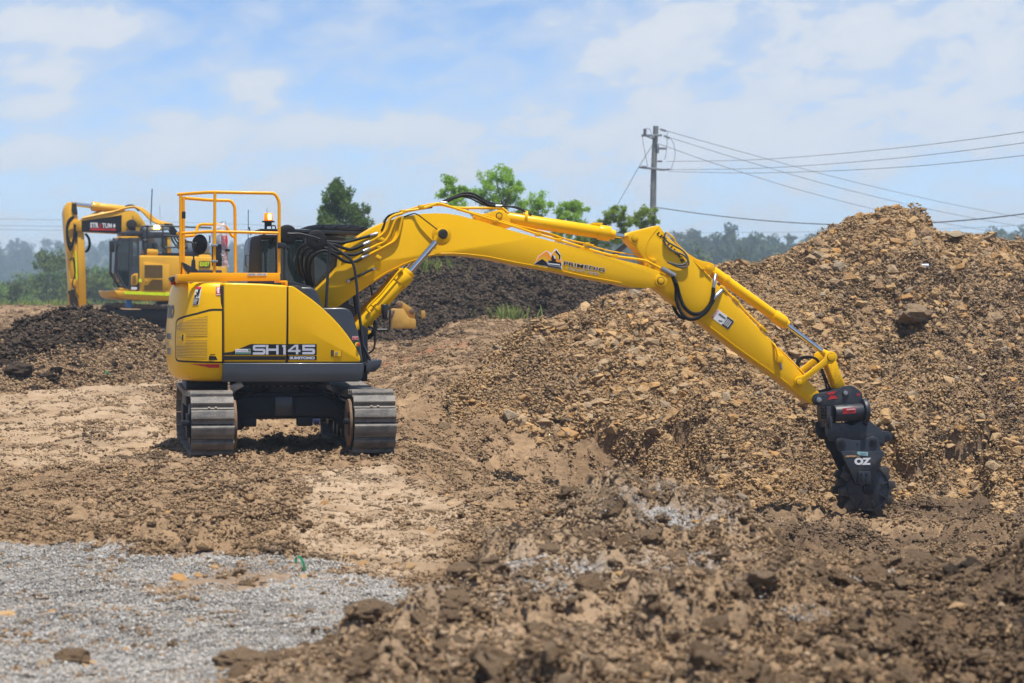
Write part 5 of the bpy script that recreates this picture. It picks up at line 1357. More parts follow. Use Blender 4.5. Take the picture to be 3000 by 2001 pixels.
# base bracket and hoses at the cylinder foot
prism_obj('cylinder_mount', P('b', [(1540, 480), (1612, 478), (1612, 505), (1590, 640), (1540, 640)], -.5), -.55, .4, 'frame_black', EX, .01)
for pts in ([(1170, 500, -.55), (1230, 520, -.58), (1265, 560, -.58), (1230, 640, -.56), (1090, 720, -.5)], [(1300, 380, -.52), (1330, 450, -.54), (1310, 560, -.55), (1240, 680, -.55), (1080, 770, -.5)], [(1290, 390, -.5), (1310, 480, -.5), (1285, 560, -.5)]):
    tube_obj('hydraulic_hose', HF.path('k', pts), .017, 'rubber_black', EX, n=6)
for p in ((1105, 625), (1180, 625), (1215, 490), (1010, 670)): box_obj('fitting_block', HF.p3('k', *p, -.45), (.05, .06, .06), 'paint_yellow', EX, .008)

# ---- arm cylinder above the boom
cy = cyl_obj('arm_cylinder', HF.p3('c', 1500, 333, YB), HF.p3('d', 330, 333, YB), .087, 'paint_yellow', EX, seg=28, bevel=.008)
A, B = HF.p3('c', 1500, 333, YB), HF.p3('d', 350, 336, YB); d = (B - A).normalized()
cyl_obj('gland', HF.p3('d', 205, 312, YB), HF.p3('d', 338, 334, YB), .103, 'paint_yellow', cy, seg=28, bevel=.008)
cyl_obj('gland_nut', HF.p3('d', 335, 334, YB), HF.p3('d', 396, 346, YB), .066, 'paint_yellow', cy, seg=12, bevel=.004)
cyl_obj('rod', HF.p3('d', 390, 345, YB), HF.p3('d', 510, 366, YB), .034, 'chrome', cy, seg=24)
bm = bmesh.new(); add_cyl(bm, HF.p3('d', 500, 364, YB), HF.p3('d', 560, 376, YB), .042, .055, 16); q = HF.p3('d', 627, 382, YB); add_cyl(bm, q - Vector((0, .08, 0)), q + Vector((0, .08, 0)), .075, .075, 24, True, .01); link('rod_eye', bm, 'paint_yellow', cy, 40)
for (k, x, y) in (('c', 1672, 330),): 
    q = HF.p3(k, x, y, YB); cyl_obj('clamp_band', q - d * .02, q + d * .02, .097, 'paint_yellow', cy, seg=28)
q = HF.p3('c', 1420, 310, YB); bm = bmesh.new(); add_cyl(bm, q - Vector((0, .07, 0)), q + Vector((0, .07, 0)), .08, .08, 24, True, .01); add_cyl(bm, q, A, .05, .07, 16); link('base_eye', bm, 'paint_yellow', cy, 40)
box_obj('port_block', HF.p3('d', 185, 228, YB), (.16, .07, .05), 'paint_yellow', cy, .01)

# ---- arm
YA, AW = YB, .175
NA = YA - AW
ap = P('d', [(548, 352), (565, 330), (600, 312), (905, 236), (960, 312), (1020, 380), (1100, 455), (1160, 500), (1215, 545), (1270, 595), (1330, 680), (1400, 745), (1480, 830), (1560, 920), (1640, 1005)], NA)
ap += P('e', [(640, 470), (800, 640), (930, 775), (1060, 905), (1180, 1035), (1300, 1155), (1420, 1290), (1560, 1440), (1600, 1500), (1590, 1560), (1540, 1590), (1470, 1575)], NA)
ap += P('e', [(1300, 1450), (1100, 1290), (860, 1125), (600, 940), (400, 785), (185, 622), (0, 490)], NA) + P('d', [(1000, 1050), (870, 950), (800, 880), (740, 760), (735, 650), (720, 600), (690, 560), (640, 500), (580, 440), (552, 400)], NA)
arm = prism_obj('arm', ap, NA, YA + AW, 'paint_yellow', EX, .010, 2, ang=50)
pa = .25521 / 216
ring_plate('d', 627, 382, 36 * pa, NA, .022, 'paint_yellow', arm, 'pin'); ring_plate('d', 627, 382, 40 * pa, NA, .005, 'grease_black', arm, 'grease_ring')
tube_obj('weld_bead', [Vector((p[0], NA - .001, p[1] + .014)) for p in P('e', [(1250, 1390), (1100, 1275), (860, 1110), (600, 925), (400, 770), (185, 607), (0, 475)], NA)], .005, 'paint_yellow', arm, seg=6)
tube_obj('weld_bead', [Vector((p[0], NA - .001, p[1])) for p in P('d', [(895, 260), (820, 350), (770, 440), (755, 540), (800, 640)], NA)], .004, 'paint_yellow', arm, seg=6, n=4)
# load plate lettering
text_on('d', 866, 345, 1170, 670, 'LPS 1110Kg', 'decal_black', arm, NA - .004, .03, h2=(905, 308))
# danger plate
def adec(name, key, pts, mat, k=0): return prism_obj(name, P(key, pts, NA - .003 - .0025 * k), NA - .0045 - .0025 * k, NA - .002 - .0025 * k, mat, arm)
adec('danger_sticker', 'd', [(1576, 1196), (1768, 1336), (1697, 1436), (1504, 1292)], 'decal_white')
adec('sticker_print', 'd', [(1575, 1200), (1590, 1211), (1520, 1308), (1506, 1297)], 'decal_red', 1)
adec('sticker_print', 'd', [(1690, 1282), (1764, 1336), (1697, 1432), (1622, 1378)], 'decal_black', 1)
for k in range(4):
    a = (1682 + 17 * k, 1300 + 12 * k); b_ = (1634 + 17 * k, 1366 + 12 * k)
    adec('sticker_print', 'd', [a, (a[0] + 7, a[1] + 5), (b_[0] + 7, b_[1] + 5), b_], 'decal_white', 2)
adec('sticker_print', 'd', [(1600, 1245), (1660, 1290), (1672, 1302), (1662, 1312), (1640, 1300), (1584, 1258)], 'decal_grey', 1); adec('sticker_print', 'd', [(1590, 1320), (1612, 1330), (1635, 1330), (1630, 1342), (1605, 1340), (1588, 1332)], 'decal_black', 1)
text_on('d', 1534, 1284, 1588, 1212, 'DANGER', 'decal_white', arm, NA - .009, .02, h2=(1523, 1277))
# bucket-cylinder lug
lug = P('d', [(1235, 560), (1330, 622), (1400, 645), (1485, 662), (1512, 680), (1530, 715), (1520, 760), (1495, 810), (1400, 745)], NA + .08)
prism_obj('cylinder_lug', lug, NA + .05, NA + .09, 'paint_yellow', arm, .005); prism_obj('cylinder_lug', lug, NA + .26, NA + .30, 'paint_yellow', arm, .005)
ring_plate('d', 1478, 728, 32 * pa, NA + .05, .02, 'paint_yellow', arm, 'pin')
# side hoses
def ribbed(path, r, mat, parent, pitch=.022):
    pts = catmull(path, 24); out, acc = [pts[0]], 0
    L = 0; s = [0]
    for a, b_ in zip(pts, pts[1:]): L += (b_ - a).length; s.append(L)
    n = int(L / (pitch / 4)); P_, rad = [], []
    for i in range(n + 1):
        t = L * i / n; j = min(max(int(np.searchsorted(s, t)) - 1, 0), len(pts) - 2); P_.append(pts[j].lerp(pts[j + 1], (t - s[j]) / max(1e-9, s[j + 1] - s[j]))); rad.append(r * (1.0 if i % 4 < 2 else .80))
    bm = bmesh.new(); add_tube(bm, P_, r, 10, True, rad); return link('hydraulic_hose', bm, mat, parent, 30)
h1 = ribbed(HF.path('d', [(1060, 810, NB - .02), (1100, 900, NB - .04), (1130, 1010, NA - .05), (1180, 1150, NA - .05), (1260, 1235, NA - .05), (1340, 1255, NA - .05), (1420, 1225, NA - .05), (1490, 1140, NA - .05), (1522, 1050, NA - .05), (1530, 950, NA - .04)]), .029, 'rubber_black', EX)
h2 = ribbed(HF.path('d', [(1060, 815, NB), (1100, 950, NA - .06), (1105, 1080, NA - .08), (1150, 1220, NA - .08), (1230, 1305, NA - .08), (1330, 1305, NA - .08), (1430, 1240, NA - .08), (1500, 1140, NA - .06), (1530, 1080, NA - .04)]), .029, 'rubber_black', EX)
h3 = ribbed(HF.path('d', [(1070, 1120, NA + .3), (1080, 1190, NA + .3), (1130, 1270, NA + .3), (1200, 1310, NA + .3)]), .026, 'rubber_black', EX)
tube_obj('hose_sleeve', HF.path('d', [(930, 730, NB - .01), (990, 760, NB - .01), (1040, 790, NB - .02), (1085, 815, NB - .02)]), .036, 'steel_grey', h1, n=3); 
tube_obj('hose_sleeve', HF.path('d', [(1532, 960, NA - .04), (1540, 880, NA - .02), (1552, 805, NA + .04)]), .024, 'steel_grey', h1, n=3)
tube_obj('hose_sleeve', HF.path('d', [(1525, 1085, NA - .04), (1570, 1035, NA - .03), (1625, 980, NA + .02)]), .030, 'steel_grey', h2, n=3)
for pts in ([(985, 318), (968, 350), (975, 390), (1010, 430), (1100, 480), (1180, 530), (1225, 590), (1235, 640), (1200, 680), (1130, 690), (1050, 672), (1000, 658)], [(985, 380), (970, 430), (1010, 490), (1090, 540), (1180, 575), (1235, 630), (1242, 680), (1200, 718), (1130, 712), (1060, 680), (1005, 660)]):
    tube_obj('hydraulic_hose', [HF.p3('d', a, b, NA - .03) for a, b in pts], .013, 'decal_grey', EX, n=6)
tube_obj('hydraulic_pipe', HF.path('d', [(985, 315, NA + .03), (1075, 385, NA + .02), (1100, 440, NA + .02), (1220, 560, NA + .02), (1390, 735, NA), (1500, 850, NA)]), .011, 'paint_yellow', arm, n=3)
tube_obj('hydraulic_pipe', HF.path('e', [(350, 180, NA + .03), (500, 335, NA + .02), (700, 545, NA + .02), (900, 755, NA + .02), (1020, 870, NA + .01), (1065, 920, NA - .03), (1085, 1000, NA - .04), (1100, 1050, NA - .04)]), .014, 'paint_yellow', arm, n=4)
tube_obj('hydraulic_pipe', HF.path('e', [(455, 255, NA + .05), (560, 345, NA + .05), (760, 560, NA + .05), (950, 740, NA + .05)]), .017, 'paint_yellow', arm, n=3)
for (x, y) in ((605, 385), (920, 715), (470, 262)): box_obj('pipe_clamp', HF.p3('e', x, y, NA + .03), (.12, .08, .035), 'paint_yellow', arm, .006, Matrix.Rotation(R(46), 4, 'Y'))
box_obj('valve_block', HF.p3('e', 1112, 1065, NA - .04), (.075, .08, .11), 'paint_yellow', arm, .008, Matrix.Rotation(R(10), 4, 'Y')); cyl_obj('coupling', HF.p3('e', 1122, 1110, NA - .045), HF.p3('e', 1137, 1188, NA - .045), .017, 'steel_grey', arm, seg=12, bevel=.003)
box_obj('pipe_clamp', HF.p3('d', 1400, 733, NA), (.06, .05, .03), 'paint_yellow', arm, .004)
tube_obj('hydraulic_pipe', HF.path('e', [(1100, 940, NA + .08), (1200, 1040, NA + .08), (1310, 1150, NA + .08), (1400, 1240, NA + .08)]), .012, 'paint_yellow', arm, n=3)

# ---- bucket cylinder, links, quick hitch and compaction wheel
A, B, C = HF.p3('e', 350, 60, YA), HF.p3('e', 1180, 660, YA), HF.p3('e', 1610, 985, YA); d = (B - A).normalized()
cy = cyl_obj('bucket_cylinder', A, B, .073, 'paint_yellow', EX, seg=28, bevel=.008)
cyl_obj('gland', HF.p3('e', 1040, 560, YA), HF.p3('e', 1165, 648, YA), .088, 'paint_yellow', cy, seg=28, bevel=.008); cyl_obj('gland_nut', B - d * .01, B + d * .035, .066, 'paint_yellow', cy, seg=12, bevel=.004)
cyl_obj('rod', B, C, .035, 'chrome', cy, seg=24); q = A.lerp(B, .17); cyl_obj('clamp_band', q - d * .022, q + d * .022, .086, 'paint_yellow', cy, seg=28)
bm = bmesh.new(); q = HF.p3('d', 1478, 728, YA); add_cyl(bm, q - Vector((0, .07, 0)), q + Vector((0, .07, 0)), .07, .07, 20, True, .01); add_cyl(bm, q, A, .05, .07, 16); link('base_eye', bm, 'paint_yellow', cy, 40)
q = HF.p3('e', 370, 85, YA - .07); box_obj('port_block', q, (.06, .06, .06), 'paint_yellow', cy, .01)
JP = HF.p3('e', 1703, 1045, YA); QP = HF.p3('e', 1335, 1325, YA)
bm = bmesh.new(); add_cyl(bm, C - d * .02, C + d * .06, .04, .055, 16); add_cyl(bm, JP - Vector((0, .06, 0)), JP + Vector((0, .06, 0)), .075, .075, 20, True, .01); link('rod_eye', bm, 'paint_yellow', cy, 40)
def link_bar(name, y, parent=EX):
    pts = P('e', [(1285, 1300), (1310, 1270), (1390, 1252), (1625, 1065), (1640, 1015), (1690, 975), (1740, 985), (1765, 1030), (1755, 1085), (1710, 1120), (1660, 1125), (1420, 1305), (1395, 1365), (1350, 1392), (1300, 1375), (1280, 1335)], NA - .05)
    return prism_obj(name, pts, y - .02, y + .025, 'paint_yellow', parent, .006, 2)
l1 = link_bar('tipping_link', NA - .045); l2 = link_bar('tipping_link', YA + AW + .045)
for (x, y, r) in ((1703, 1045, 42), (1337, 1327, 36)):
    ring_plate('e', x, y, (r + 6) * pa, NA - .065, .004, 'grease_black', l1, 'grease_ring'); ring_plate('e', x, y, r * pa, NA - .065, .02, 'paint_yellow', l1, 'pin')
prism_obj('bucket_link', P('e', [(1655, 1110), (1690, 1125), (1760, 1085), (1865, 1365), (1860, 1390), (1790, 1410), (1760, 1400)], YA - .1), YA - .11, YA - .05, 'paint_yellow', EX, .006)
prism_obj('bucket_link', P('e', [(1655, 1110), (1690, 1125), (1760, 1085), (1865, 1365), (1860, 1390), (1790, 1410), (1760, 1400)], YA - .1), YA + .05, YA + .11, 'paint_yellow', EX, .006)
for k, pts in enumerate([[(1385, 1235), (1320, 1160), (1315, 1090), (1360, 1045), (1450, 1035), (1530, 1060), (1570, 1110), (1600, 1220), (1640, 1340), (1660, 1440)], [(1385, 1240), (1335, 1165), (1335, 1100), (1385, 1055), (1480, 1048), (1550, 1090), (1620, 1230), (1660, 1330), (1700, 1425)]]):
    tube_obj('hydraulic_hose', [HF.p3('e', a, b, YA - .04 + .08 * k) for a, b in pts], .014, 'rubber_black', EX, n=6)
# tilting hitch
YH = NA - .03
hp = P('f', [(385, 525), (400, 508), (425, 500), (520, 484), (600, 463), (632, 447), (680, 436), (715, 435), (745, 450), (798, 495), (806, 520), (806, 545), (825, 552), (836, 590), (842, 640), (838, 700), (820, 722), (790, 725), (768, 710), (770, 690), (640, 700), (620, 720), (600, 740), (560, 738), (545, 715), (545, 612), (500, 605), (420, 606), (395, 595), (378, 560)], YH)
hitch = prism_obj('quick_hitch', hp, YH, YH + .05, 'attachment_black', EX, .006)
prism_obj('side_plate', hp, YA + AW, YA + AW + .05, 'attachment_black', hitch, .006)
prism_obj('hitch_body', P('f', [(545, 560), (806, 545), (838, 600), (835, 700), (770, 690), (625, 715), (560, 730), (480, 720), (478, 612), (545, 605)], YH + .06), YH + .06, YA + AW - .01, 'attachment_black', hitch, .01)
cyl_obj('tilt_motor', HF.p3('f', 560, 672, YH - .005), HF.p3('f', 820, 655, YH - .005), .115, 'attachment_black', hitch, seg=28, bevel=.01)
cyl_obj('tilt_flange', HF.p3('f', 800, 650, YH), HF.p3('f', 838, 648, YH), .17, 'attachment_black', hitch, seg=28, bevel=.01)
pf = .34435 / 213
for (x, y, r) in ((433, 556, 27), (659, 498, 23)):
    ring_plate('f', x, y, (r + 9) * pf, YH, .012, 'attachment_black', hitch, 'pin_boss'); ring_plate('f', x, y, r * pf * .85, YH - .012, .014, 'steel_grey', hitch, 'pin', 18)
def hdec(pts, mat, k=0, name='marking', y0=None):
    y = (YH if y0 is None else y0) - .003 - .0025 * k; return prism_obj(name, P('f', pts, y), y - .001, y + .001, mat, hitch)
for pl in ([(498, 499), (540, 488), (582, 480), (560, 506), (570, 515), (530, 522)], [(528, 528), (560, 512), (597, 543), (550, 548), (508, 556)]): hdec(pl, 'decal_red')
text_on('f', 530, 526, 568, 518, 'TEN', 'decal_black', hitch, YH - .006, .02, h2=(528, 508))
text_on('f', 752, 528, 788, 524, 'W', 'decal_red', hitch, YH - .004, .03, h2=(750, 500))
ym = YH - .005 - .118
dm = lambda pts, mat, k=0: prism_obj('plate_print' if k else 'maker_plate', P('f', pts, ym - .0025 * k), ym - .002 - .0025 * k, ym + .002 - .0025 * k, mat, hitch)
dm([(636, 627), (748, 620), (748, 668), (638, 675)], 'decal_red')
text_on('f', 642, 662, 664, 660, 'W', 'decal_black', hitch, ym - .006, .03, h2=(641, 638)); text_on('f', 668, 645, 744, 640, 'TRANSFORMING', 'decal_white', hitch, ym - .006, .02, h2=(668, 632)); text_on('f', 676, 664, 742, 658, 'DAILY', 'decal_black', hitch, ym - .006, .05, h2=(676, 650))
hdec([(680, 605), (760, 603), (762, 618), (680, 626)], 'decal_silver', 0, 'scuff', YH - .06)
box_obj('hydraulic_block', HF.p3('f', 500, 690, YH + .06), (.07, .2, .26), 'attachment_black', hitch, .01)
for k in range(4): q = HF.p3('f', 480, 628 + 26 * k, YH + .02); cyl_obj('hose_port', q, q + Vector((-.05, -.03, 0)), .018, 'rubber_black', hitch, seg=10)
# lower hitch ears and body
YW = NA - .055
lw = prism_obj('attachment_head', P('f', [(488, 762), (500, 755), (525, 752), (640, 750), (715, 776), (800, 730), (855, 735), (880, 745), (975, 820), (990, 850), (995, 930), (975, 955), (955, 950), (900, 925), (600, 915), (520, 905), (510, 870), (492, 850)], YW), YW, YW + .04, 'attachment_black', EX, .008)
prism_obj('side_plate', P('f', [(488, 762), (500, 755), (525, 752), (640, 750), (715, 776), (800, 730), (855, 735), (880, 745), (975, 820), (990, 850), (995, 930), (975, 955), (955, 950), (900, 925), (600, 915), (520, 905), (510, 870), (492, 850)], YW), YA + AW - .0, YA + AW + .04, 'attachment_black', lw, .008)
prism_obj('ear', P('f', [(522, 700), (545, 700), (548, 800), (520, 800)], YW - .03), YW - .04, YA + AW + .05, 'attachment_black', lw, .006)
prism_obj('ear', P('f', [(818, 555), (836, 585), (845, 640), (850, 740), (850, 775), (832, 775), (825, 700)], YW - .03), YW - .04, YA + AW + .05, 'attachment_black', lw, .006)
prism_obj('cross_tube', P('f', [(560, 790), (900, 790), (920, 880), (560, 880)], YW + .04), YW + .05, YA + AW - .01, 'attachment_black', lw, .02)
eye = prism_obj('lifting_eye', P('f', [(970, 825), (1020, 822), (1050, 838), (1060, 862), (1050, 890), (1025, 905), (985, 925), (965, 900)], YA - .02), YA - .04, YA + .02, 'attachment_black', lw, .006)
ring_plate('f', 1018, 866, 14 * pf, YA - .038, .006, 'gap_black', lw, 'eye_hole', 14, 0)
YP = YW - .025
wheel = prism_obj('compaction_wheel', P('f', [(578, 905), (585, 880), (625, 872), (680, 890), (720, 898), (770, 900), (830, 890), (870, 868), (905, 866), (940, 885), (960, 985), (975, 990), (990, 1010), (985, 1030), (880, 1278), (752, 1280), (632, 1020), (622, 1000), (600, 985)], YP), YP, YP + .03, 'attachment_black', EX, .006)
prism_obj('yoke_plate', P('f', [(578, 905), (585, 880), (625, 872), (680, 890), (720, 898), (770, 900), (830, 890), (870, 868), (905, 866), (940, 885), (960, 985), (985, 1010), (880, 1278), (752, 1280), (622, 1000), (600, 985)], YP), YA + AW + .04, YA + AW + .07, 'attachment_black', wheel, .006)
prism_obj('yoke_face', P('f', [(622, 996), (632, 992), (978, 992), (990, 1004), (986, 1028), (880, 1278), (752, 1280)], YP - .02), YP - .02, YP - .001, 'attachment_black', wheel, .005)
for (x, y) in ((628, 920), (898, 910)):
    ring_plate('f', x, y, 39 * pf, YP, .014, 'attachment_black', wheel, 'pin_boss'); ring_plate('f', x, y, 25 * pf, YP - .014, .012, 'frame_black', wheel, 'pin', 18)
ring_plate('f', 760, 931, 11 * pf, YP, .004, 'gap_black', wheel, 'hole', 12, 0)
YO = YP - .024
text_on('f', 734, 1110, 876, 1110, 'OZ', 'decal_white', wheel, YO, .07, h2=(734, 1048))
prism_obj('scuff', P('f', [(660, 1036), (668, 1028), (786, 1028), (780, 1042), (654, 1044)], YO), YO - .001, YO + .001, 'rock_earthy' if 'rock_earthy' in MATS else 'decal_silver', wheel)
prism_obj('tape_label', P('f', [(764, 996), (852, 1000), (848, 1034), (776, 1026), (756, 1012)], YO - .003), YO - .005, YO - .002, 'tape_teal' if 'tape_teal' in MATS else 'decal_white', wheel)
text_on('f', 786, 1022, 836, 1026, '0AF6', 'decal_grey', wheel, YO - .007, .0, h2=(787, 1006))
prism_obj('axle_block', P('f', [(765, 1165), (868, 1165), (868, 1275), (765, 1275)], YO), YO - .03, YO + .01, 'attachment_black', wheel, .005)
for (x, y) in ((792, 1190), (838, 1190), (792, 1246), (838, 1246)): ring_plate('f', x, y, 12 * pf, YO - .03, .018, 'frame_black', wheel, 'bolt', 6, 0)
HC = HF.p3('f', 812, 1300, YA)      # axle
RD = 188 * pf
def drum(y0, y1, name='drum'):
    bm = bmesh.new(); add_cyl(bm, (HC.x, y0, HC.z), (HC.x, y1, HC.z), RD, RD, 48, True, .012); return link(name, bm, 'attachment_black', wheel, 40)
drum(YP + .06, YA + AW + .03)
bm = bmesh.new()
for k in range(48):
    a0, a1 = 2 * math.pi * k / 48, 2 * math.pi * (k + 1) / 48
    q = []
    for (rr, yy) in ((RD, YP + .045), (RD * .955, YP + .045), (RD * .955, YP + .075), (RD, YP + .075)):
        for a in (a0, a1): q.append(bm.verts.new((HC.x + rr * math.cos(a), yy, HC.z + rr * math.sin(a))))
    for i in range(4): j = (i + 1) % 4; bm.faces.new((q[2 * i], q[2 * i + 1], q[2 * j + 1], q[2 * j]))
bmesh.ops.remove_doubles(bm, verts=bm.verts, dist=1e-5); bmesh.ops.recalc_face_normals(bm, faces=bm.faces); link('drum_rim', bm, 'attachment_black', wheel, 40)
for k in range(8):
    a = 2 * math.pi * k / 8 + .3; c_ = Vector((HC.x + RD * .78 * math.cos(a), YP + .055, HC.z + RD * .78 * math.sin(a)))
    box_obj('drum_rib', c_, (RD * .34, .03, .014), 'attachment_black', wheel, .002, Matrix.Rotation(-a, 4, 'Y'))
cyl_obj('hub', (HC.x, YP + .035, HC.z), (HC.x, YP + .07, HC.z), .085, 'frame_black', wheel, seg=24, bevel=.006)
for row, yy in enumerate((YP + .12, YA, YA + AW - .02)):
    for k in range(10):
        a = 2 * math.pi * (k + (.5 if row == 1 else 0)) / 10 + .12
        c_ = Vector((HC.x + (RD + .045) * math.cos(a), yy, HC.z + (RD + .045) * math.sin(a)))
        if c_.z < HC.z - RD - .03: continue
        bm = bmesh.new(); add_box(bm, (0, 0, 0), (.12, .11, .14), .012)
        for v in bm.verts:
            if v.co.x > 0: v.co.y *= .72; v.co.z *= .68
        bmesh.ops.transform(bm, matrix=Matrix.Translation(c_) @ Matrix.Rotation(-a, 4, 'Y'), verts=bm.verts); link('pad_foot', bm, 'pad_steel', wheel, 35)

# ---- undercarriage
UW = .52; GA = 1.0; RT_ = .36; ZC = .425; LH = 1.53
def track_loop(n):
    """centre line of the shoes, local (y, z): two half circles joined by straights, sagging a little on top"""
    L = 4 * LH + 2 * math.pi * RT_; out = []
    for i in range(n):
        s = L * (i + .5) / n
        if s < 2 * LH: y, z, a = -LH + s, ZC + RT_ - .045 * math.sin(math.pi * s / (2 * LH)), 0.0
        elif s < 2 * LH + math.pi * RT_: t = (s - 2 * LH) / RT_; y, z, a = LH + RT_ * math.sin(t), ZC + RT_ * math.cos(t), -t
        elif s < 4 * LH + math.pi * RT_: t = s - 2 * LH - math.pi * RT_; y, z, a = LH - t, ZC - RT_, math.pi
        else: t = (s - 4 * LH - math.pi * RT_) / RT_; y, z, a = -LH - RT_ * math.sin(t), ZC - RT_ * math.cos(t), math.pi - t
        out.append((y, z, a))
    return out, L
NS = 46
loop, Ltr = track_loop(NS); pit = Ltr / NS
def shoe_mesh():
    bm = bmesh.new(); h = pit / 2
    # cross-section along the track direction: plate with three low grousers and an overlap lip
    prof = [(-h * .97, -.010), (-h * .97, .006), (-h * .55, .006), (-h * .50, .012), (-h * .46, .044), (-h * .36, .056), (-h * .1, .059), (h * .55, .059), (h * .76, .055), (h * .85, .042), (h * .88, .008), (h * .95, .006), (h * .95, -.010)]
    a = [bm.verts.new((-UW / 2, y, z)) for y, z in prof]; b_ = [bm.verts.new((UW / 2, y, z)) for y, z in prof]
    n = len(prof); bm.faces.new(a[::-1]); bm.faces.new(b_)
    for i in range(n): bm.faces.new((a[i], a[(i + 1) % n], b_[(i + 1) % n], b_[i]))
    for sx in (-.075, .075): add_box(bm, (sx, 0, -.05), (.035, pit * .98, .075), .006); add_box(bm, (sx * .55, -h * .74, .010), (.03, h * .34, .014), .003)
    bmesh.ops.recalc_face_normals(bm, faces=bm.faces)
    me = bpy.data.meshes.new('shoe'); bm.to_mesh(me); bm.free(); me.materials.append(MATS['track_steel']); return me
SHOE = shoe_mesh()
for sx in (-1, 1):
    fr = bmesh.new()
    add_prism(fr, [(-1.0, 0), (-1, .0)], 0, 0) if False else None
    add_box(fr, (sx * GA, 0, ZC - .02), (.26, 2.6, .30), .04); add_box(fr, (sx * GA, 0, ZC + .16), (.18, 2.3, .08), .02)
    tk = link('track', fr, 'frame_black', EX, 40)
    for (y, z, a) in loop:
        o = bpy.data.objects.new('shoe', SHOE); COL.objects.link(o); o.parent = tk; o.location = (sx * GA, y, z); o.rotation_euler = (a, 0, 0)
    for yy, nm_ in ((-LH, 'drive_sprocket'), (LH, 'idler')):
        bm = bmesh.new(); add_cyl(bm, (sx * GA - .05, yy, ZC), (sx * GA + .05, yy, ZC), RT_ - .07, None, 40, True, .01); add_cyl(bm, (sx * GA - .2, yy, ZC), (sx * GA + .2, yy, ZC), .2, None, 32, True, .02)
        add_cyl(bm, (sx * GA - .27, yy, ZC), (sx * GA + .27, yy, ZC), .26, None, 36, True, .015) if yy < 0 else None
        link(nm_, bm, 'frame_black', tk, 40)
    bm = bmesh.new()
    add_cyl(bm, (sx * (GA - .285) - .02, -LH, ZC), (sx * (GA - .285) + .02, -LH, ZC), .30, .30, 40, True, .012); link('motor_cover', bm, 'rust_steel', tk, 40)
    for k in range(6):
        bm = bmesh.new(); y = -1.05 + 2.1 * k / 5
        add_cyl(bm, (sx * GA - .17, y, ZC - RT_ + .15), (sx * GA + .17, y, ZC - RT_ + .15), .095, None, 20, True, .01); link('track_roller', bm, 'frame_black', tk, 40)
    bm = bmesh.new(); add_box(bm, (sx * GA - .29, -LH - .18, ZC), (.05, .14, .30), .02); add_box(bm, (sx * GA - .32, -LH - .22, ZC + .03), (.12, .10, .07), .02); link('frame_bracket', bm, 'frame_black', tk, 40)
# carbody: X-frame with box arms dropping to the track frames
cbp = [(-.86, .34), (-.60, .34), (-.52, .43), (.66, .43), (.74, .34), (.86, .34), (.86, .60), (.62, .74), (.40, .78), (-.40, .78), (-.62, .74), (-.86, .60)]
cb = prism_obj('carbody', cbp, -.62, .62, 'frame_black', EX, .02)
prism_obj('cross_plate', [(-.9, .28), (-.55, .30), (-.45, .46), (.62, .46), (.72, .30), (.9, .28), (.9, .56), (.66, .72), (-.66, .72), (-.9, .56)], -.70, -.62, 'frame_black', cb, .008)
for x in (-.47, .25): box_obj('tie_lug', (x, -.66, .40), (.20, .16, .12), 'frame_black', cb, .02)
for x in (-.16, .12): box_obj('rib', (x, -.71, .60), (.02, .03, .26), 'frame_black', cb, .004)
box_obj('centre_cover', (-.02, -.705, .60), (.22, .015, .24), 'paint_charcoal', cb, .004)
for k in range(22):
    a = math.pi + math.pi * (k + .5) / 22; cyl_obj('ring_bolt', (.64 * math.cos(a), .64 * math.sin(a), .845), (.64 * math.cos(a), .64 * math.sin(a), .875), .018, 'rust_steel', cb, seg=6)
for sx in (-1, 1): tube_obj('travel_hose', [(sx * .2, -.6, .82), (sx * .45, -.72, .78), (sx * .7, -.8, .62), (sx * .74, -1.1, .5)], .02, 'rubber_black', cb, n=4)
bm = bmesh.new(); add_cyl(bm, (0, 0, .77), (0, 0, .86), .62, .62, 48, True, .01); add_cyl(bm, (0, 0, .86), (0, 0, .96), .66, .66, 48, True, .01); link('swing_ring', bm, 'frame_black', EX, 40)
for k in range(36):
    a = 2 * math.pi * k / 36; o = None
bm = bmesh.new(); add_box(bm, (0, 0, 0), (.16, .02, .09), .004, Matrix.Rotation(R(-28), 4, 'Y')); o = link('under_plate', bm, 'steel_grey', EX, 30); o.location = (-.62, -.7, .86)
box_obj('rear_belly_plate', (-.95, .5, .74), (.55, .9, .35), 'frame_black', EX, .03)

# ================================================================== FAR EXCAVATOR
FG = .88
FF = Frame(-11.15, 73.0, FG, R(202))
FE = empty('excavator', tuple(FF.o), FF.yaw)
tag(FE, 'older yellow excavator working behind the dark mound at left with black banner on its boom', 'excavator')
YL = 1.36
def FP(pts, yl=YL, key='g'): return FF.tr(key, pts, yl)
def fprism(name, pts, y0, y1, mat, parent, bevel=0.0, yl=None): return prism_obj(name, FP(pts, y1 if yl is None else yl), y0, y1, mat, parent, bevel)
OY = 'paint_old_yellow'
house = fprism('body', [(962, 800), (985, 775), (1600, 790), (1800, 800), (1900, 810), (1930, 860), (1930, 1255), (1800, 1285), (1000, 1275), (960, 1255)], -1.36, YL, OY, FE, .05)
fprism('body_base', [(690, 1160), (1930, 1185), (1930, 1265), (1400, 1282), (860, 1262), (735, 1240), (708, 1205)], -1.36, YL + .02, OY, FE, .06)
fprism('safety_stripe', [(803, 1168), (1235, 1184), (1235, 1218), (803, 1200)], YL + .02, YL + .03, 'decal_lime', FE); fprism('safety_stripe', [(1240, 1184), (1400, 1188), (1400, 1222), (1240, 1218)], YL + .02, YL + .03, 'decal_lime', FE)
dr = fprism('engine_door', [(1005, 860), (1020, 850), (1290, 880), (1290, 1080), (1280, 1120), (1240, 1170), (1005, 1165)], YL - .02, YL + .03, OY, FE, .012)
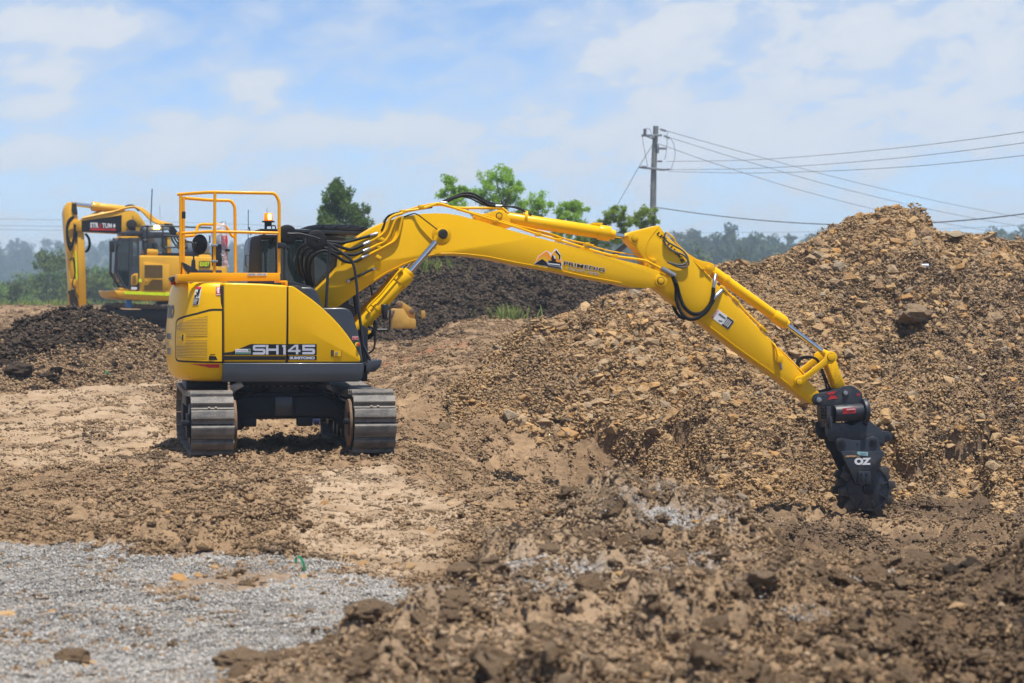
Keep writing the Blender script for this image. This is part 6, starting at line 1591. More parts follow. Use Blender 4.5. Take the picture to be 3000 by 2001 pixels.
for (y0, y1, xa) in ((880, 1022, 1020), (1040, 1160, 1018)):
    n = 14 if y0 < 900 else 12
    for k in range(n):
        yy = y0 + (y1 - y0) * (k + .5) / n; x0 = xa
        if y0 > 900 and k < 6: x0 = 1095 - k * 7
        fprism('louvre', [(x0, yy - 2.4), (1218, yy + 2 - 2.4), (1218, yy + 2 + 2.4), (x0, yy + 2.4)], YL + .028, YL + .036, 'gap_black', dr)
fprism('door_latch', [(1030, 1042), (1052, 1042), (1052, 1070), (1030, 1070)], YL + .03, YL + .045, OY, dr, .004)
# number plates and lettering
def fplate(name, pts, mat, parent, k=0): return fprism(name, pts, YL + .03 + .008 * k, YL + .04 + .008 * k, mat, parent)
fplate('number_plate', [(1618, 840), (1740, 840), (1740, 908), (1618, 908)], 'decal_black', FE)
def ftext(x0, y0, x1, y1, h2, txt, mat, parent, y, bold=.03):
    a, b_, c = FP([(x0, y0), (x1, y1), h2], y); w = math.dist(a, b_); ux = ((b_[0] - a[0]) / w, (b_[1] - a[1]) / w); h = math.dist(a, c)
    v, f = fit_text(txt, w, h, bold)
    # the side faces the other way: mirror the up axis of the mapping
    return flat_obj('lettering', v, f, lambda p, q: (a[0] + p * ux[0] + q * ux[1], y, a[1] + p * ux[1] - q * ux[0]), mat, parent)
ftext(1626, 898, 1732, 898, (1626, 848), 'EX07', 'decal_lime', FE, YL + .052, .05)
fplate('number_plate', [(957, 1035), (990, 1035), (990, 1068), (957, 1068)], 'decal_lime', FE); fplate('maker_plate', [(875, 1122), (938, 1124), (938, 1152), (875, 1150)], 'decal_white', FE)
fprism('hood_rim', [(1230, 750), (1745, 752), (1745, 800), (1230, 785)], -.9, YL - .15, 'frame_black', FE, .02)
bm = bmesh.new(); q = FF.p3('g', 1105, 690, 1.0); add_cyl(bm, q - Vector((0, 0, .2)), q + Vector((0, 0, .14)), .19, .17, 18, True, .02); link('air_filter', bm, 'frame_black', FE, 40)
for (x, y, w) in ((1085, 745, .5), (1670, 800, .45)): q = FF.p3('g', x, y, 1.1); box_obj('hood_hump', q, (w, .3, .22), OY, FE, .08)
fprism('air_vent_cover', [(1490, 620), (1735, 620), (1740, 750), (1490, 750)], -.6, .3, 'galvanised', FE, .05)
# cab: side outline as pillars and panes, front face towards the left
cabx = FP([(962, 700), (852, 700)], YL); X1, X0 = cabx[1][0], cabx[0][0]
zr, zb_ = FP([(900, 568)], YL)[0][1], FP([(900, 1150)], YL)[0][1]
XF = X1 + .42
cb_ = fprism('cab', [(962, 600), (962, 575), (940, 568), (790, 565), (768, 575), (760, 600)], .36, YL, OY, FE, .03)
side = [(X0, zb_), (X1, zb_ + .02), (X1 + .12, zb_ + .05), (XF, zb_ + .55), (XF - .02, zr - .25), (XF - .14, zr - .05), (X0, zr - .03)]
def poly_frame(name, outer, inner, y0, y1, mat, parent):
    bm = bmesh.new(); n = len(outer)
    vo = [[bm.verts.new((p[0], y, p[1])) for p in outer] for y in (y0, y1)]; vi = [[bm.verts.new((p[0], y, p[1])) for p in inner] for y in (y0, y1)]
    for i in range(n):
        j = (i + 1) % n
        for a, b_ in ((vo[0], vi[0]), (vo[1], vi[1])): bm.faces.new((a[i], a[j], b_[j], b_[i]))
        bm.faces.new((vo[0][i], vo[0][j], vo[1][j], vo[1][i])); bm.faces.new((vi[0][i], vi[0][j], vi[1][j], vi[1][i]))
    bmesh.ops.recalc_face_normals(bm, faces=bm.faces); return link(name, bm, mat, parent, 30)
cx_, cz_ = sum(p[0] for p in side) / len(side), sum(p[1] for p in side) / len(side)
inn = [(cx_ + (p[0] - cx_) * .86, cz_ + (p[1] - cz_) * .92) for p in side]
poly_frame('cab_side', side, inn, YL - .05, YL, 'paint_charcoal', cb_); poly_frame('cab_side', side, inn, .38, .43, 'paint_charcoal', cb_)
prism_obj('window', inn, YL - .03, YL - .02, 'glass', cb_); prism_obj('window', inn, .40, .41, 'glass', cb_)
for y in (.40, YL - .03): tube_obj('cab_pillar', [Vector((X1 + .12, y, zb_ + .05)), Vector((XF, y, zb_ + .55)), Vector((XF - .02, y, zr - .25)), Vector((XF - .14, y, zr - .05))], .045, 'paint_charcoal', cb_)
tube_obj('cab_pillar', [Vector((X1 - .02, YL - .02, zb_)), Vector((X1 - .04, YL - .02, zr - .05))], .05, 'paint_charcoal', cb_)
bm = bmesh.new(); q = [(XF, zb_ + .55), (XF - .02, zr - .25), (XF - .14, zr - .05)]
for i in range(2): bm.faces.new([bm.verts.new(v) for v in ((q[i][0], .42, q[i][1]), (q[i][0], YL - .05, q[i][1]), (q[i + 1][0], YL - .05, q[i + 1][1]), (q[i + 1][0], .42, q[i + 1][1]))])
link('windscreen', bm, 'glass', cb_)
bm = bmesh.new(); bm.faces.new([bm.verts.new(v) for v in ((X1 + .12, .42, zb_ + .05), (X1 + .12, YL - .05, zb_ + .05), (XF, YL - .05, zb_ + .55), (XF, .42, zb_ + .55))]); link('lower_windscreen', bm, 'glass', cb_)
box_obj('cab_floor', ((X0 + XF) / 2, .87, zb_), (XF - X0 - .2, .95, .12), OY, cb_, .03); box_obj('seat', (X0 + .35, .87, zb_ + .75), (.45, .5, .9), 'paint_black', cb_, .08)
fprism('lower_door_panel', [(850, 915), (955, 905), (955, 1110), (850, 1125)], YL - .01, YL + .015, 'paint_charcoal', cb_, .01); vp = fprism('vent_panel', [(875, 1000), (905, 978), (948, 972), (948, 1085), (930, 1103), (872, 1105)], YL + .012, YL + .03, OY, cb_, .008)
for k in range(7): fprism('vent_slot', [(885, 1002 + 14 * k), (930, 996 + 14 * k), (930, 1000 + 14 * k), (885, 1006 + 14 * k)], YL + .03, YL + .036, 'gap_black', vp)
fprism('roof_visor', [(782, 562), (795, 520), (880, 505), (1010, 515), (1000, 545), (940, 562)], .4, YL, 'paint_charcoal', cb_, .02)
fprism('rear_cab_post', [(1015, 575), (1050, 570), (1050, 770), (1020, 770)], .4, YL - .1, 'paint_charcoal', cb_, .02); fprism('rear_window', [(1055, 580), (1265, 575), (1270, 745), (1055, 745)], YL - .2, YL - .19, 'glass', cb_); fprism('rear_cab_post', [(1268, 575), (1305, 575), (1318, 750), (1272, 750)], .4, YL - .1, OY, cb_, .02)
fprism('cab_roof_rear', [(1000, 560), (1010, 515), (1300, 525), (1305, 578), (1000, 585)], .4, YL - .1, 'paint_charcoal', cb_, .02)
tube_obj('grab_rail', [FF.p3('g', a, b, YL + .15) for a, b in ((745, 648), (722, 660), (708, 730), (690, 1000), (688, 1100), (700, 1118))], .025, 'paint_black', FE, rc=.15)
mq = FF.p3('g', 665, 680, YL + .2); box_obj('mirror', mq, (.18, .12, .38), 'paint_black', FE, .05); tube_obj('mirror_arm', [FF.p3('g', a, b, YL + .2) for a, b in ((655, 640), (670, 615), (705, 618), (710, 690), (750, 650))], .018, 'paint_black', FE, rc=.05)
# roof rails, light bar, beacon, aerial
for pts in ([(1065, 475), (1060, 455), (1000, 455), (990, 475), (990, 600), (1005, 612), (1060, 612)], [(1000, 458), (1220, 456), (1750, 475)], [(1220, 456), (1222, 690), (1370, 688), (1395, 660), (1400, 600)], [(1050, 460), (1050, 612)], [(1222, 560), (1400, 570)], [(1735, 560), (1735, 640)]):
    tube_obj('roof_rail', [FF.p3('g', a, b, YL - .1) for a, b in pts], .028, 'paint_black', FE, rc=.08)
lb = fprism('light_bar', [(1015, 462), (1290, 458), (1300, 500), (1010, 512)], .5, YL - .2, 'galvanised', FE, .03)
q = FF.p3('g', 1153, 470, YL - .1); cyl_obj('beacon', q - Vector((0, 0, .06)), q + Vector((0, 0, .06)), .10, 'amber_glow', lb, seg=14)
tube_obj('aerial', [FF.p3('g', a, b, .6) for a, b in ((1088, 440), (1104, 48))], .018, 'paint_black', FE); tube_obj('aerial', [FF.p3('g', a, b, .6) for a, b in ((1192, 380), (1184, 230))], .010, 'decal_silver', FE)
# boom, arm, cylinders
YBf = .28
fboom = fprism('boom', [(245, 420), (262, 400), (330, 385), (500, 345), (700, 308), (780, 292), (850, 285), (910, 292), (960, 325), (1000, 385), (1060, 470), (1180, 700), (1080, 760), (960, 640), (860, 560), (770, 542), (335, 520), (262, 512), (245, 480)], -.28, YBf, OY, FE, .02)
fprism('banner', [(333, 402), (772, 336), (768, 538), (335, 516)], YBf - .005, YBf + .012, 'decal_black', fboom)
fb = YBf + .018
ftext(425, 474, 520, 476, (428, 418), 'STR', 'decal_white', fboom, fb, .04); ftext(522, 476, 552, 477, (522, 420), 'A', 'decal_red', fboom, fb, .04); ftext(556, 477, 664, 480, (556, 424), 'TUM', 'decal_white', fboom, fb, .04)
fprism('banner_print', [(424, 480), (704, 486), (703, 508), (424, 500)], YBf + .012, YBf + .02, 'decal_red', fboom); fprism('banner_print', [(690, 428), (706, 450), (692, 480), (674, 452)], YBf + .012, YBf + .02, 'decal_white', fboom); ftext(592, 502, 664, 504, (592, 490), 'CIVIL', 'decal_black', fboom, fb + .01, .02)
q = FF.p3('g', 872, 440, YBf + .05); cyl_obj('pin', q, q + Vector((0, .12, 0)), .17, 'grease_black', fboom, seg=20, bevel=.03)
bm = bmesh.new(); add_box(bm, FF.p3('g', 890, 470, YBf + .06), (.2, .1, .4), .04); link('grease_smear', bm, 'grease_black', fboom, 40)
fprism('boom_plate', [(885, 330), (960, 330), (995, 400), (985, 455), (940, 450), (890, 380)], YBf, YBf + .02, OY, fboom, .01)
farm = fprism('arm', [(150, 262), (172, 222), (195, 195), (270, 200), (285, 320), (300, 400), (340, 515), (362, 540), (372, 800), (388, 1400), (215, 1400), (200, 1100), (180, 800), (160, 600), (146, 420), (140, 320)], -.2, .2, OY, FE, .02)
fprism('arm_side', [(288, 530), (360, 540), (370, 800), (388, 1400), (310, 1400), (296, 900)], .19, .23, OY, farm, .004)
fprism('safety_stripe', [(260, 725), (272, 728), (284, 900), (287, 1040), (278, 1060), (268, 1000)], .2, .24, 'decal_lime', farm)
fprism('grease_smear', [(228, 205), (275, 205), (290, 330), (250, 330), (222, 280)], .2, .23, 'grease_black', farm); fprism('grease_smear', [(205, 1160), (240, 1150), (290, 1250), (310, 1400), (220, 1400), (200, 1250)], .2, .23, 'grease_black', farm)
fprism('grease_smear', [(250, 420), (285, 430), (295, 600), (270, 640), (248, 560)], .2, .225, 'grease_black', farm)
def fcyl(name, a, b, c, y, rb, rr, parent):
    A, B, C = FF.p3('g', *a, y), FF.p3('g', *b, y), FF.p3('g', *c, y); cy = cyl_obj(name, A, B, rb, OY, parent, seg=20, bevel=.02); d = (B - A).normalized()
    cyl_obj('gland', B - d * .25, B, rb * 1.15, OY, cy, seg=20, bevel=.02); cyl_obj('rod', B, C, rr, 'chrome', cy, seg=16); return cy
fcyl('arm_cylinder', (800, 278), (440, 240), (215, 212), .0, .135, .07, FE)
fcyl('bucket_cylinder', (205, 620), (245, 1120), (240, 1210), .15, .10, .06, FE)
fprism('bucket_link', [(180, 1165), (215, 1155), (250, 1220), (300, 1370), (270, 1400), (205, 1330), (182, 1230)], .0, .1, OY, FE, .02); fprism('bucket_link', [(178, 1170), (215, 1160), (235, 1190), (200, 1210)], .1, .18, 'grease_black', FE, .02)
fprism('bucket', [(160, 1400), (205, 1345), (395, 1380), (400, 1500), (250, 1560), (170, 1500)], -.5, .5, 'bucket_yellow', FE, .03)
rr_ = random.Random(9)
for k in range(5):
    o_ = k * 16
    tube_obj('hydraulic_hose', [FF.p3('g', a + rr_.uniform(-6, 6), b + rr_.uniform(-10, 10), .32) for a, b in ((250 - o_ * .4, 360), (200 - o_ * .3, 420), (180 - o_ * .2, 520), (190, 620 + o_), (225, 640 + o_), (255, 560), (262, 440))], .03, 'rubber_black', FE, n=5)
for k in range(2): tube_obj('hydraulic_hose', [FF.p3('g', a + 10 * k, b, -.1) for a, b in ((370, 540), (405, 590), (415, 660), (395, 720), (368, 740))], .03, 'rubber_black', FE, n=5)
tube_obj('hydraulic_pipe', [FF.p3('g', a, b, .26) for a, b in ((200, 830), (240, 800), (258, 900), (262, 980), (235, 1060), (240, 1120), (300, 1240))], .018, 'rubber_black', FE, n=4)
for k in range(5):
    o_ = 18 * k
    tube_obj('hydraulic_pipe', [FF.p3('g', a, b, YBf - .1 * k) for a, b in ((330 + o_, 372 - o_ * .25), (500, 338 - o_ * .5), (700 + o_, 296 - o_ * .3), (800 + o_, 258 - o_ * .1), (910 + o_, 238 + o_ * .2), (1000 + o_, 300 + o_ * .3), (1090 + o_, 400), (1190 + o_ * 2, 440))], .03, OY, FE, rc=.3)
    tube_obj('hydraulic_hose', [FF.p3('g', a, b, YBf - .1 * k) for a, b in ((1240 + o_, 430), (1300 + o_, 520), (1330 + o_ * 2, 620), (1400 + o_ * 2, 700), (1490, 690 - o_))], .032, 'rubber_black', FE, n=5)
tube_obj('hydraulic_hose', [FF.p3('g', a, b, 0) for a, b in ((800, 250), (850, 232), (900, 236), (960, 290))], .035, 'rubber_black', FE, n=4)
# running gear, swung away from the body
UA = R(-33) - FF.yaw
FL = 1.75; FR = .42
def fl(n):
    L = 4 * FL + 2 * math.pi * FR; out = []
    for i in range(n):
        s = L * (i + .5) / n
        if s < 2 * FL: q = (-FL + s, FR * 2 + .02 - .05 * math.sin(math.pi * s / (2 * FL)), 0.0)
        elif s < 2 * FL + math.pi * FR: t = (s - 2 * FL) / FR; q = (FL + FR * math.sin(t), FR + FR * math.cos(t) + .02, -t)
        elif s < 4 * FL + math.pi * FR: q = (FL - (s - 2 * FL - math.pi * FR), .02, math.pi)
        else: t = (s - 4 * FL - math.pi * FR) / FR; q = (-FL - FR * math.sin(t), FR - FR * math.cos(t) + .02, math.pi - t)
        out.append(q)
    return out
rot = Matrix.Rotation(UA, 4, 'Z')
for sx in (-1, 1):
    bm = bmesh.new(); add_box(bm, (0, sx * 1.2, .5), (3.4, .35, .4), .05); bmesh.ops.transform(bm, matrix=rot, verts=bm.verts); tk = link('track', bm, 'frame_black', FE, 40)
    for (x, z, a) in fl(48):
        o = bpy.data.objects.new('shoe', SHOE); COL.objects.link(o); o.parent = tk
        o.matrix_local = rot @ Matrix.Translation((x, sx * 1.2, z)) @ Matrix.Rotation(-a, 4, 'Y') @ Matrix.Rotation(R(-90), 4, 'Z') @ Matrix.Diagonal((1.15, 1.15, 1.0, 1))
    for xx in (-FL, FL):
        bm = bmesh.new(); add_cyl(bm, (xx, sx * 1.2 - .12, FR + .02), (xx, sx * 1.2 + .12, FR + .02), FR - .08, None, 24, True, .02); bmesh.ops.transform(bm, matrix=rot, verts=bm.verts); link('track_wheel', bm, 'frame_black', tk, 40)
bm = bmesh.new(); add_box(bm, (0, 0, .62), (1.5, 2.1, .4), .06); add_cyl(bm, (0, 0, .8), (0, 0, 1.02), .75, None, 28, True, .02); bmesh.ops.transform(bm, matrix=rot, verts=bm.verts); link('carbody', bm, 'frame_black', FE, 40)
box_obj('blue_canister', FF.p3('g', 847, 1285, 1.0), (.18, .18, .4), 'paint_blue', FE, .03)

# ================================================================== FAR COUNTRY, TREES, POLE, SMALL THINGS
def leaf_material(name, c1, c2, c3, trans=.35):
    m = bpy.data.materials.new(name); m.use_nodes = True; nt = m.node_tree; nt.nodes.clear()
    out = node(nt, 'ShaderNodeOutputMaterial'); d = node(nt, 'ShaderNodeBsdfDiffuse'); t = node(nt, 'ShaderNodeBsdfTranslucent'); mx = node(nt, 'ShaderNodeMixShader'); mx.inputs[0].default_value = trans
    tc = node(nt, 'ShaderNodeTexCoord'); oi = node(nt, 'ShaderNodeObjectInfo')
    n1 = nnoise(nt, .55, 3, .6, vec=tc.outputs['Object']); n2 = nnoise(nt, 5.0, 3, .6, vec=tc.outputs['Object'])
    c = nmix(nt, nramp(nt, n1.outputs[0], .35, .65), c1, c2); c = nmix(nt, nramp(nt, n2.outputs[0], .5, .72, 0, .7), c, c3)
    hv = node(nt, 'ShaderNodeHueSaturation'); nt.links.new(c, hv.inputs['Color']); nt.links.new(nramp(nt, oi.outputs['Random'], 0, 1, .7, 1.3), hv.inputs['Value']); nt.links.new(nramp(nt, oi.outputs['Random'], 0, 1, .485, .515), hv.inputs['Hue'])
    nt.links.new(hv.outputs[0], d.inputs[0]); nt.links.new(hv.outputs[0], t.inputs[0]); nt.links.new(d.outputs[0], mx.inputs[1]); nt.links.new(t.outputs[0], mx.inputs[2]); nt.links.new(mx.outputs[0], out.inputs[0])
    MATS[name] = m
leaf_material('leaf_gum', (.10, .155, .045), (.15, .205, .06), (.21, .265, .09))
leaf_material('leaf_far', (.085, .115, .045), (.11, .135, .055), (.15, .165, .08))
leaf_material('leaf_dark', (.10, .19, .05), (.14, .245, .06), (.20, .31, .09), .5)
leaf_material('leaf_feather', (.21, .33, .045), (.27, .40, .06), (.36, .47, .10), .5)
leaf_material('leaf_grass', (.11, .17, .04), (.17, .22, .06), (.36, .31, .14), .4)
leaf_material('leaf_dry', (.30, .24, .11), (.22, .19, .08), (.14, .17, .05), .3)
def leaf_cloud(centres, radii, per, size, rg, aspect=.5, squash=1.0, shell=.35):
    """leaf quads spread through clumps: (V, F)"""
    C = np.repeat(np.asarray(centres, float), per, 0); Rr = np.repeat(np.asarray(radii, float).reshape(len(centres), -1) * np.ones((1, 3)), per, 0)
    n = len(C); d = rg.normal(size=(n, 3)); d /= np.linalg.norm(d, axis=1)[:, None]
    r = (shell + (1 - shell) * rg.random(n) ** .6) * rg.uniform(.8, 1.12, n)
    p = C + d * r[:, None] * Rr; p[:, 2] = C[:, 2] + (p[:, 2] - C[:, 2]) * squash
    a = rg.normal(size=(n, 3)); a /= np.linalg.norm(a, axis=1)[:, None]; b = np.cross(a, rg.normal(size=(n, 3))); b /= np.linalg.norm(b, axis=1)[:, None]
    s = size * rg.uniform(.6, 1.4, n)[:, None]
    V = np.stack([p - a * s, p - b * s * aspect, p + a * s, p + b * s * aspect], 1).reshape(-1, 3)
    return V, np.arange(4 * n).reshape(n, 4)
def trunk_bm(paths):
    bm = bmesh.new()
    for pts, r0, r1 in paths:
        pts = catmull(pts, 4) if len(pts) > 2 else [Vector(p) for p in pts]; n = len(pts)
        add_tube(bm, pts, r0, 7, True, [r0 + (r1 - r0) * i / (n - 1) for i in range(n)])
    return bm
def gum_template(seed, h=10.0, w=4.2, leaf='leaf_gum', per=70, nc=24, ls=.20):
    rg = np.random.default_rng(seed); r = random.Random(seed)
    cs, rs, paths = [], [], []
    th = h * r.uniform(.30, .42); top = Vector((r.uniform(-.4, .4), r.uniform(-.4, .4), th)); paths.append(([Vector((0, 0, -.6)), Vector((r.uniform(-.2, .2), 0, th * .5)), top], .20, .12))
    for i in range(nc):
        a = r.uniform(0, 6.283); k = r.random() ** .5; z = th + (h - th) * (.08 + .92 * r.random() ** .8); env = math.sin(min(1, .25 + .75 * (h - z) / (h - th)) * math.pi * .62)
        c = Vector((math.cos(a) * w * .5 * k * env, math.sin(a) * w * .5 * k * env, z - .5)); rad = r.uniform(.55, 1.05) * h / 10
        cs.append(c); rs.append((rad * 1.2, rad * 1.2, rad * .8))
        if i % 3 == 0: paths.append(([top, (top + c) / 2 + Vector((0, 0, -.2)), c], .07, .02))
    V, F = leaf_cloud([tuple(c) for c in cs], rs, per, ls, rg)
    cm = np_mesh('crown', V, F); cm.materials.append(MATS[leaf])
    bm = trunk_bm(paths); tm = bpy.data.meshes.new('trunk'); bm.to_mesh(tm); bm.free(); tm.materials.append(MATS['bark_pale'])
    return cm, tm
def hills_z(x, y):
    u = CXP + FPX * x / np.maximum(y, 1)
    z = np.interp(y, [105, 140, 230, 330], [-.9, -3.4, -6.6, -8.5])
    L = np.interp(y, [320, 700, 900, 1150, 1230, 2600], [-9, -5, 7, 25, 22, 10])
    Rz = np.interp(y, [210, 300, 430, 560, 640, 900, 2600], [-9, -4, 2, 8.2, 7, 3, 10])
    k = ss(u, 1250, 1750); z2 = L * (1 - k) + Rz * k
    z = np.where(y < 210, z, np.maximum(z, z2))
    return z + ss(y, 200, 500) * (2.2 * fbm(x * .012, y * .008, 4, 701) + .5 * fbm(x * .06, y * .04, 3, 707)) + .4 * fbm(x * .09, y * .09, 3, 711) * ss(y, 115, 160)
m, nt, b = principled('far_hill')
n1 = nnoise(nt, .03, 8, .6); n2 = nnoise(nt, .25, 6, .6)
c = nmix(nt, nramp(nt, n1.outputs[0], .4, .62), (.075, .090, .040), (.13, .115, .06)); c = nmix(nt, nramp(nt, n2.outputs[0], .5, .7, 0, .6), c, (.05, .062, .028))
nt.links.new(c, b.inputs['Base Color']); b.inputs['Roughness'].default_value = 1; b.inputs['Specular IOR Level'].default_value = 0
MATS['far_hill'] = m
yy = np.exp(np.linspace(math.log(112), math.log(1340), 150)); tt = np.linspace(-1, 1, 150)
Y = np.repeat(yy[:, None], 150, 1); X = tt[None, :] * (25 + .42 * Y)
hills = grid_obj('hills', X, Y, hills_z, 'far_hill'); tag(hills, kind='structure')
GUMS = [gum_template(900 + i, h=[10, 9, 11.5, 8.5, 12][i], w=[4.6, 5.2, 4.4, 5.0, 5.6][i], per=110, nc=30, ls=.17) for i in range(5)]
FARS = [gum_template(950 + i, h=[8, 7, 9.5, 6.5][i], w=[4.4, 4.8, 4.2, 4.0][i], leaf='leaf_far', per=34, nc=18, ls=.33) for i in range(4)]
SPARSE = [gum_template(980 + i, h=[9, 11][i], w=4.6, leaf='leaf_far', per=16, nc=14, ls=.34) for i in range(2)]
# the wooded hillsides: one mass
def tree_templates(name, pairs):
    c = bpy.data.collections.new(name)
    for cm, tm in pairs:
        bm = bmesh.new(); bm.from_mesh(cm); nf = len(bm.faces); bm.from_mesh(tm); bm.faces.ensure_lookup_table()
        for f in bm.faces[nf:]: f.material_index = 1
        me = bpy.data.meshes.new(name); bm.to_mesh(me); bm.free(); me.materials.append(cm.materials[0]); me.materials.append(tm.materials[0])
        c.objects.link(bpy.data.objects.new(name, me))
    return c
T_FAR, T_SPARSE, T_GUM = tree_templates('hill_tree', FARS), tree_templates('ridge_tree', SPARSE), tree_templates('valley_tree', GUMS)
def wood(name, x, y, s, coll, label, cat):
    z = hills_z(x, y) - .3; o = scatter(name, np.stack([x, y, z], -1), s, coll, None, label, cat)
    a = o.data.attributes['piece_turn']; r = np.zeros((len(x), 3), np.float32); r[:, 2] = rng.uniform(0, 6.28, len(x)); r[:, :2] = rng.normal(0, .05, (len(x), 2)); a.data.foreach_set('vector', r.ravel())
    return o
n = 12000; y = np.exp(rng.uniform(math.log(640), math.log(1200), n)); u = rng.uniform(-950, 1500, n); x = (u - CXP) / FPX * y
k = rng.random(n) < .35 + .65 * ss(fbm(x * .012, y * .01, 3, 721), -.3, .3); k &= ~((y > 1020) & (rng.random(n) < .72))
wood('wooded_hillside', x[k], y[k], rng.uniform(.6, 1.0, k.sum()), T_FAR, 'hazy blue wooded hillside along the left horizon', 'woodland')
n = 170; y = rng.uniform(1080, 1190, n); u = rng.uniform(-250, 1500, n); x = (u - CXP) / FPX * y
wood('ridge_trees', x, y, rng.uniform(.4, .8, n), T_SPARSE, 'thin scattered trees along the top of the far left ridge', 'woodland')
n = 6500; y = np.exp(rng.uniform(math.log(260), math.log(680), n)); u = rng.uniform(1380, 3250, n); x = (u - CXP) / FPX * y
wood('wooded_ridge', x, y, rng.uniform(.55, .95, n) * np.where(rng.random(n) < .1, 1.35, 1), T_FAR, 'grey green wooded ridge behind the stockpile and pole', 'woodland')
# valley trees that can be told apart
VT = random.Random(5); spots = []
for i in range(900):
    y = math.exp(VT.uniform(math.log(190), math.log(330))); u = VT.uniform(-120, 800); x = (u - CXP) / FPX * y
    if all((x - a) ** 2 + ((y - b_) * .6) ** 2 > 5.5 for a, b_, _ in spots): spots.append((x, y, VT.uniform(.58, .98) * (1.08 if u < 230 else 1.0)))
    if len(spots) > 165: break
VL = 'leafy green gum tree standing in the valley beyond the left mound'
for i, (x, y, s) in enumerate(sorted(spots, key=lambda t: -t[1])):
    cm, tm = GUMS[i % 5]; t = empty('valley_tree', (x, y, float(hills_z(np.array([x]), np.array([y]))[0]) - .2), VT.uniform(0, 6.28)); t.scale = (s * VT.uniform(.9, 1.3), s * VT.uniform(.9, 1.2), s)
    tag(t, VL, 'tree', 'trees in the valley'); 
    for nm_, me in (('crown', cm), ('trunk', tm)): o = bpy.data.objects.new(nm_, me); COL.objects.link(o); o.parent = t

# ---- nearer trees behind the machine
def traced_tree(name, label, key, clumps, depth, leaf, per, ls, trunk_paths, group=None, bark='bark', squash=.8, aspect=.28, rim=.05, tufts=10, grow=1.5):
    base = at_depth(key, *trunk_paths[0][0][0], depth); gz = float(ground_base(np.array([base.x]), np.array([base.y]))[0][0])
    t = empty(name, (base.x, base.y, gz)); org = Vector((base.x, base.y, gz)); sc = depth / FPX * ZO[key][2]
    rg = np.random.default_rng(sum(map(ord, label))); cs, rs = [], []
    for (x, y, r) in clumps:
        dy = rg.uniform(-1, 1) * r * sc * 1.2; p = at_depth(key, x, y, depth + dy) - org
        # break the clump into tufts for an uneven outline
        for k in range(tufts):
            o_ = rg.normal(size=3); o_ /= np.linalg.norm(o_); q = np.array(p) + o_ * r * sc * grow * rg.uniform(.25, .95) * np.array([1, 1, squash]); cs.append(q); rs.append((r * sc * rg.uniform(.35, .75),) * 3)
    V, F = leaf_cloud(cs, rs, per, ls, rg, aspect, squash, rim)
    cm = np_mesh('crown', V, F); cm.materials.append(MATS[leaf]); o = bpy.data.objects.new('crown', cm); COL.objects.link(o); o.parent = t
    pl = []
    for i, (pts, r0, r1) in enumerate(trunk_paths):
        q = [at_depth(key, x, y, depth + (0 if i == 0 else rg.uniform(-.3, .3))) - org for x, y in pts]
        if i == 0: q = [Vector((q[0].x, q[0].y, -.3))] + q
        pl.append((q, r0, r1))
    bm = trunk_bm(pl); link('trunk', bm, bark, t, 60); tag(t, label, 'tree', group); return t
traced_tree('conical_tree', 'dark green cone shaped tree behind the cab roof', 'V', [(770, 425, 20), (762, 450, 25), (788, 455, 24), (755, 480, 24), (800, 475, 26), (775, 490, 30), (825, 490, 24), (750, 510, 22), (790, 515, 34), (830, 512, 22), (765, 540, 40), (815, 540, 34), (790, 575, 50)], 90, 'leaf_dark', 80, .09, [([(785, 640), (783, 560), (778, 430)], .14, .03), ([(783, 560), (815, 500)], .06, .02), ([(783, 540), (755, 480)], .06, .02)], squash=1.0, rim=.3, grow=1.05)
traced_tree('feathery_tree', 'light green feathery tree with three crowns above the boom peak', 'V', [(1035, 425, 22), (1020, 445, 18), (1060, 440, 16), (1045, 462, 20), (1130, 410, 26), (1165, 405, 24), (1110, 432, 24), (1150, 440, 30), (1185, 430, 18), (1120, 465, 26), (1165, 470, 28), (1225, 465, 24), (1245, 480, 18), (1205, 480, 20)], 86, 'leaf_feather', 85, .068,
            [([(1150, 640), (1150, 530), (1155, 480), (1140, 420)], .16, .02), ([(1150, 520), (1200, 500), (1240, 470)], .06, .015), ([(1150, 540), (1080, 490), (1040, 430)], .06, .015), ([(1155, 480), (1175, 440), (1190, 418)], .04, .01)], 'feathery light green trees')
traced_tree('feathery_tree', 'small light green feathery tree left of the power pole', 'V', [(1310, 470, 22), (1295, 490, 18), (1330, 475, 16), (1320, 500, 22), (1300, 512, 18)], 88, 'leaf_feather', 85, .068, [([(1322, 640), (1330, 540), (1322, 500), (1305, 470)], .10, .015), ([(1330, 540), (1345, 500)], .04, .01)], 'feathery light green trees')
traced_tree('feathery_tree', 'spreading light green tree with bare curved limb at the foot of the power pole', 'V', [(1400, 500, 20), (1385, 520, 18), (1420, 490, 18), (1440, 510, 16), (1480, 488, 20), (1470, 510, 16), (1330, 548, 26), (1370, 552, 24), (1410, 548, 24), (1290, 540, 16), (1440, 540, 14), (1500, 505, 12)], 84, 'leaf_feather', 85, .068,
            [([(1385, 660), (1400, 600), (1440, 560), (1470, 545)], .15, .07), ([(1470, 545), (1500, 520), (1490, 490)], .06, .012), ([(1440, 560), (1425, 520), (1410, 495)], .06, .012), ([(1400, 595), (1370, 565), (1340, 552)], .06, .012)], 'feathery light green trees')

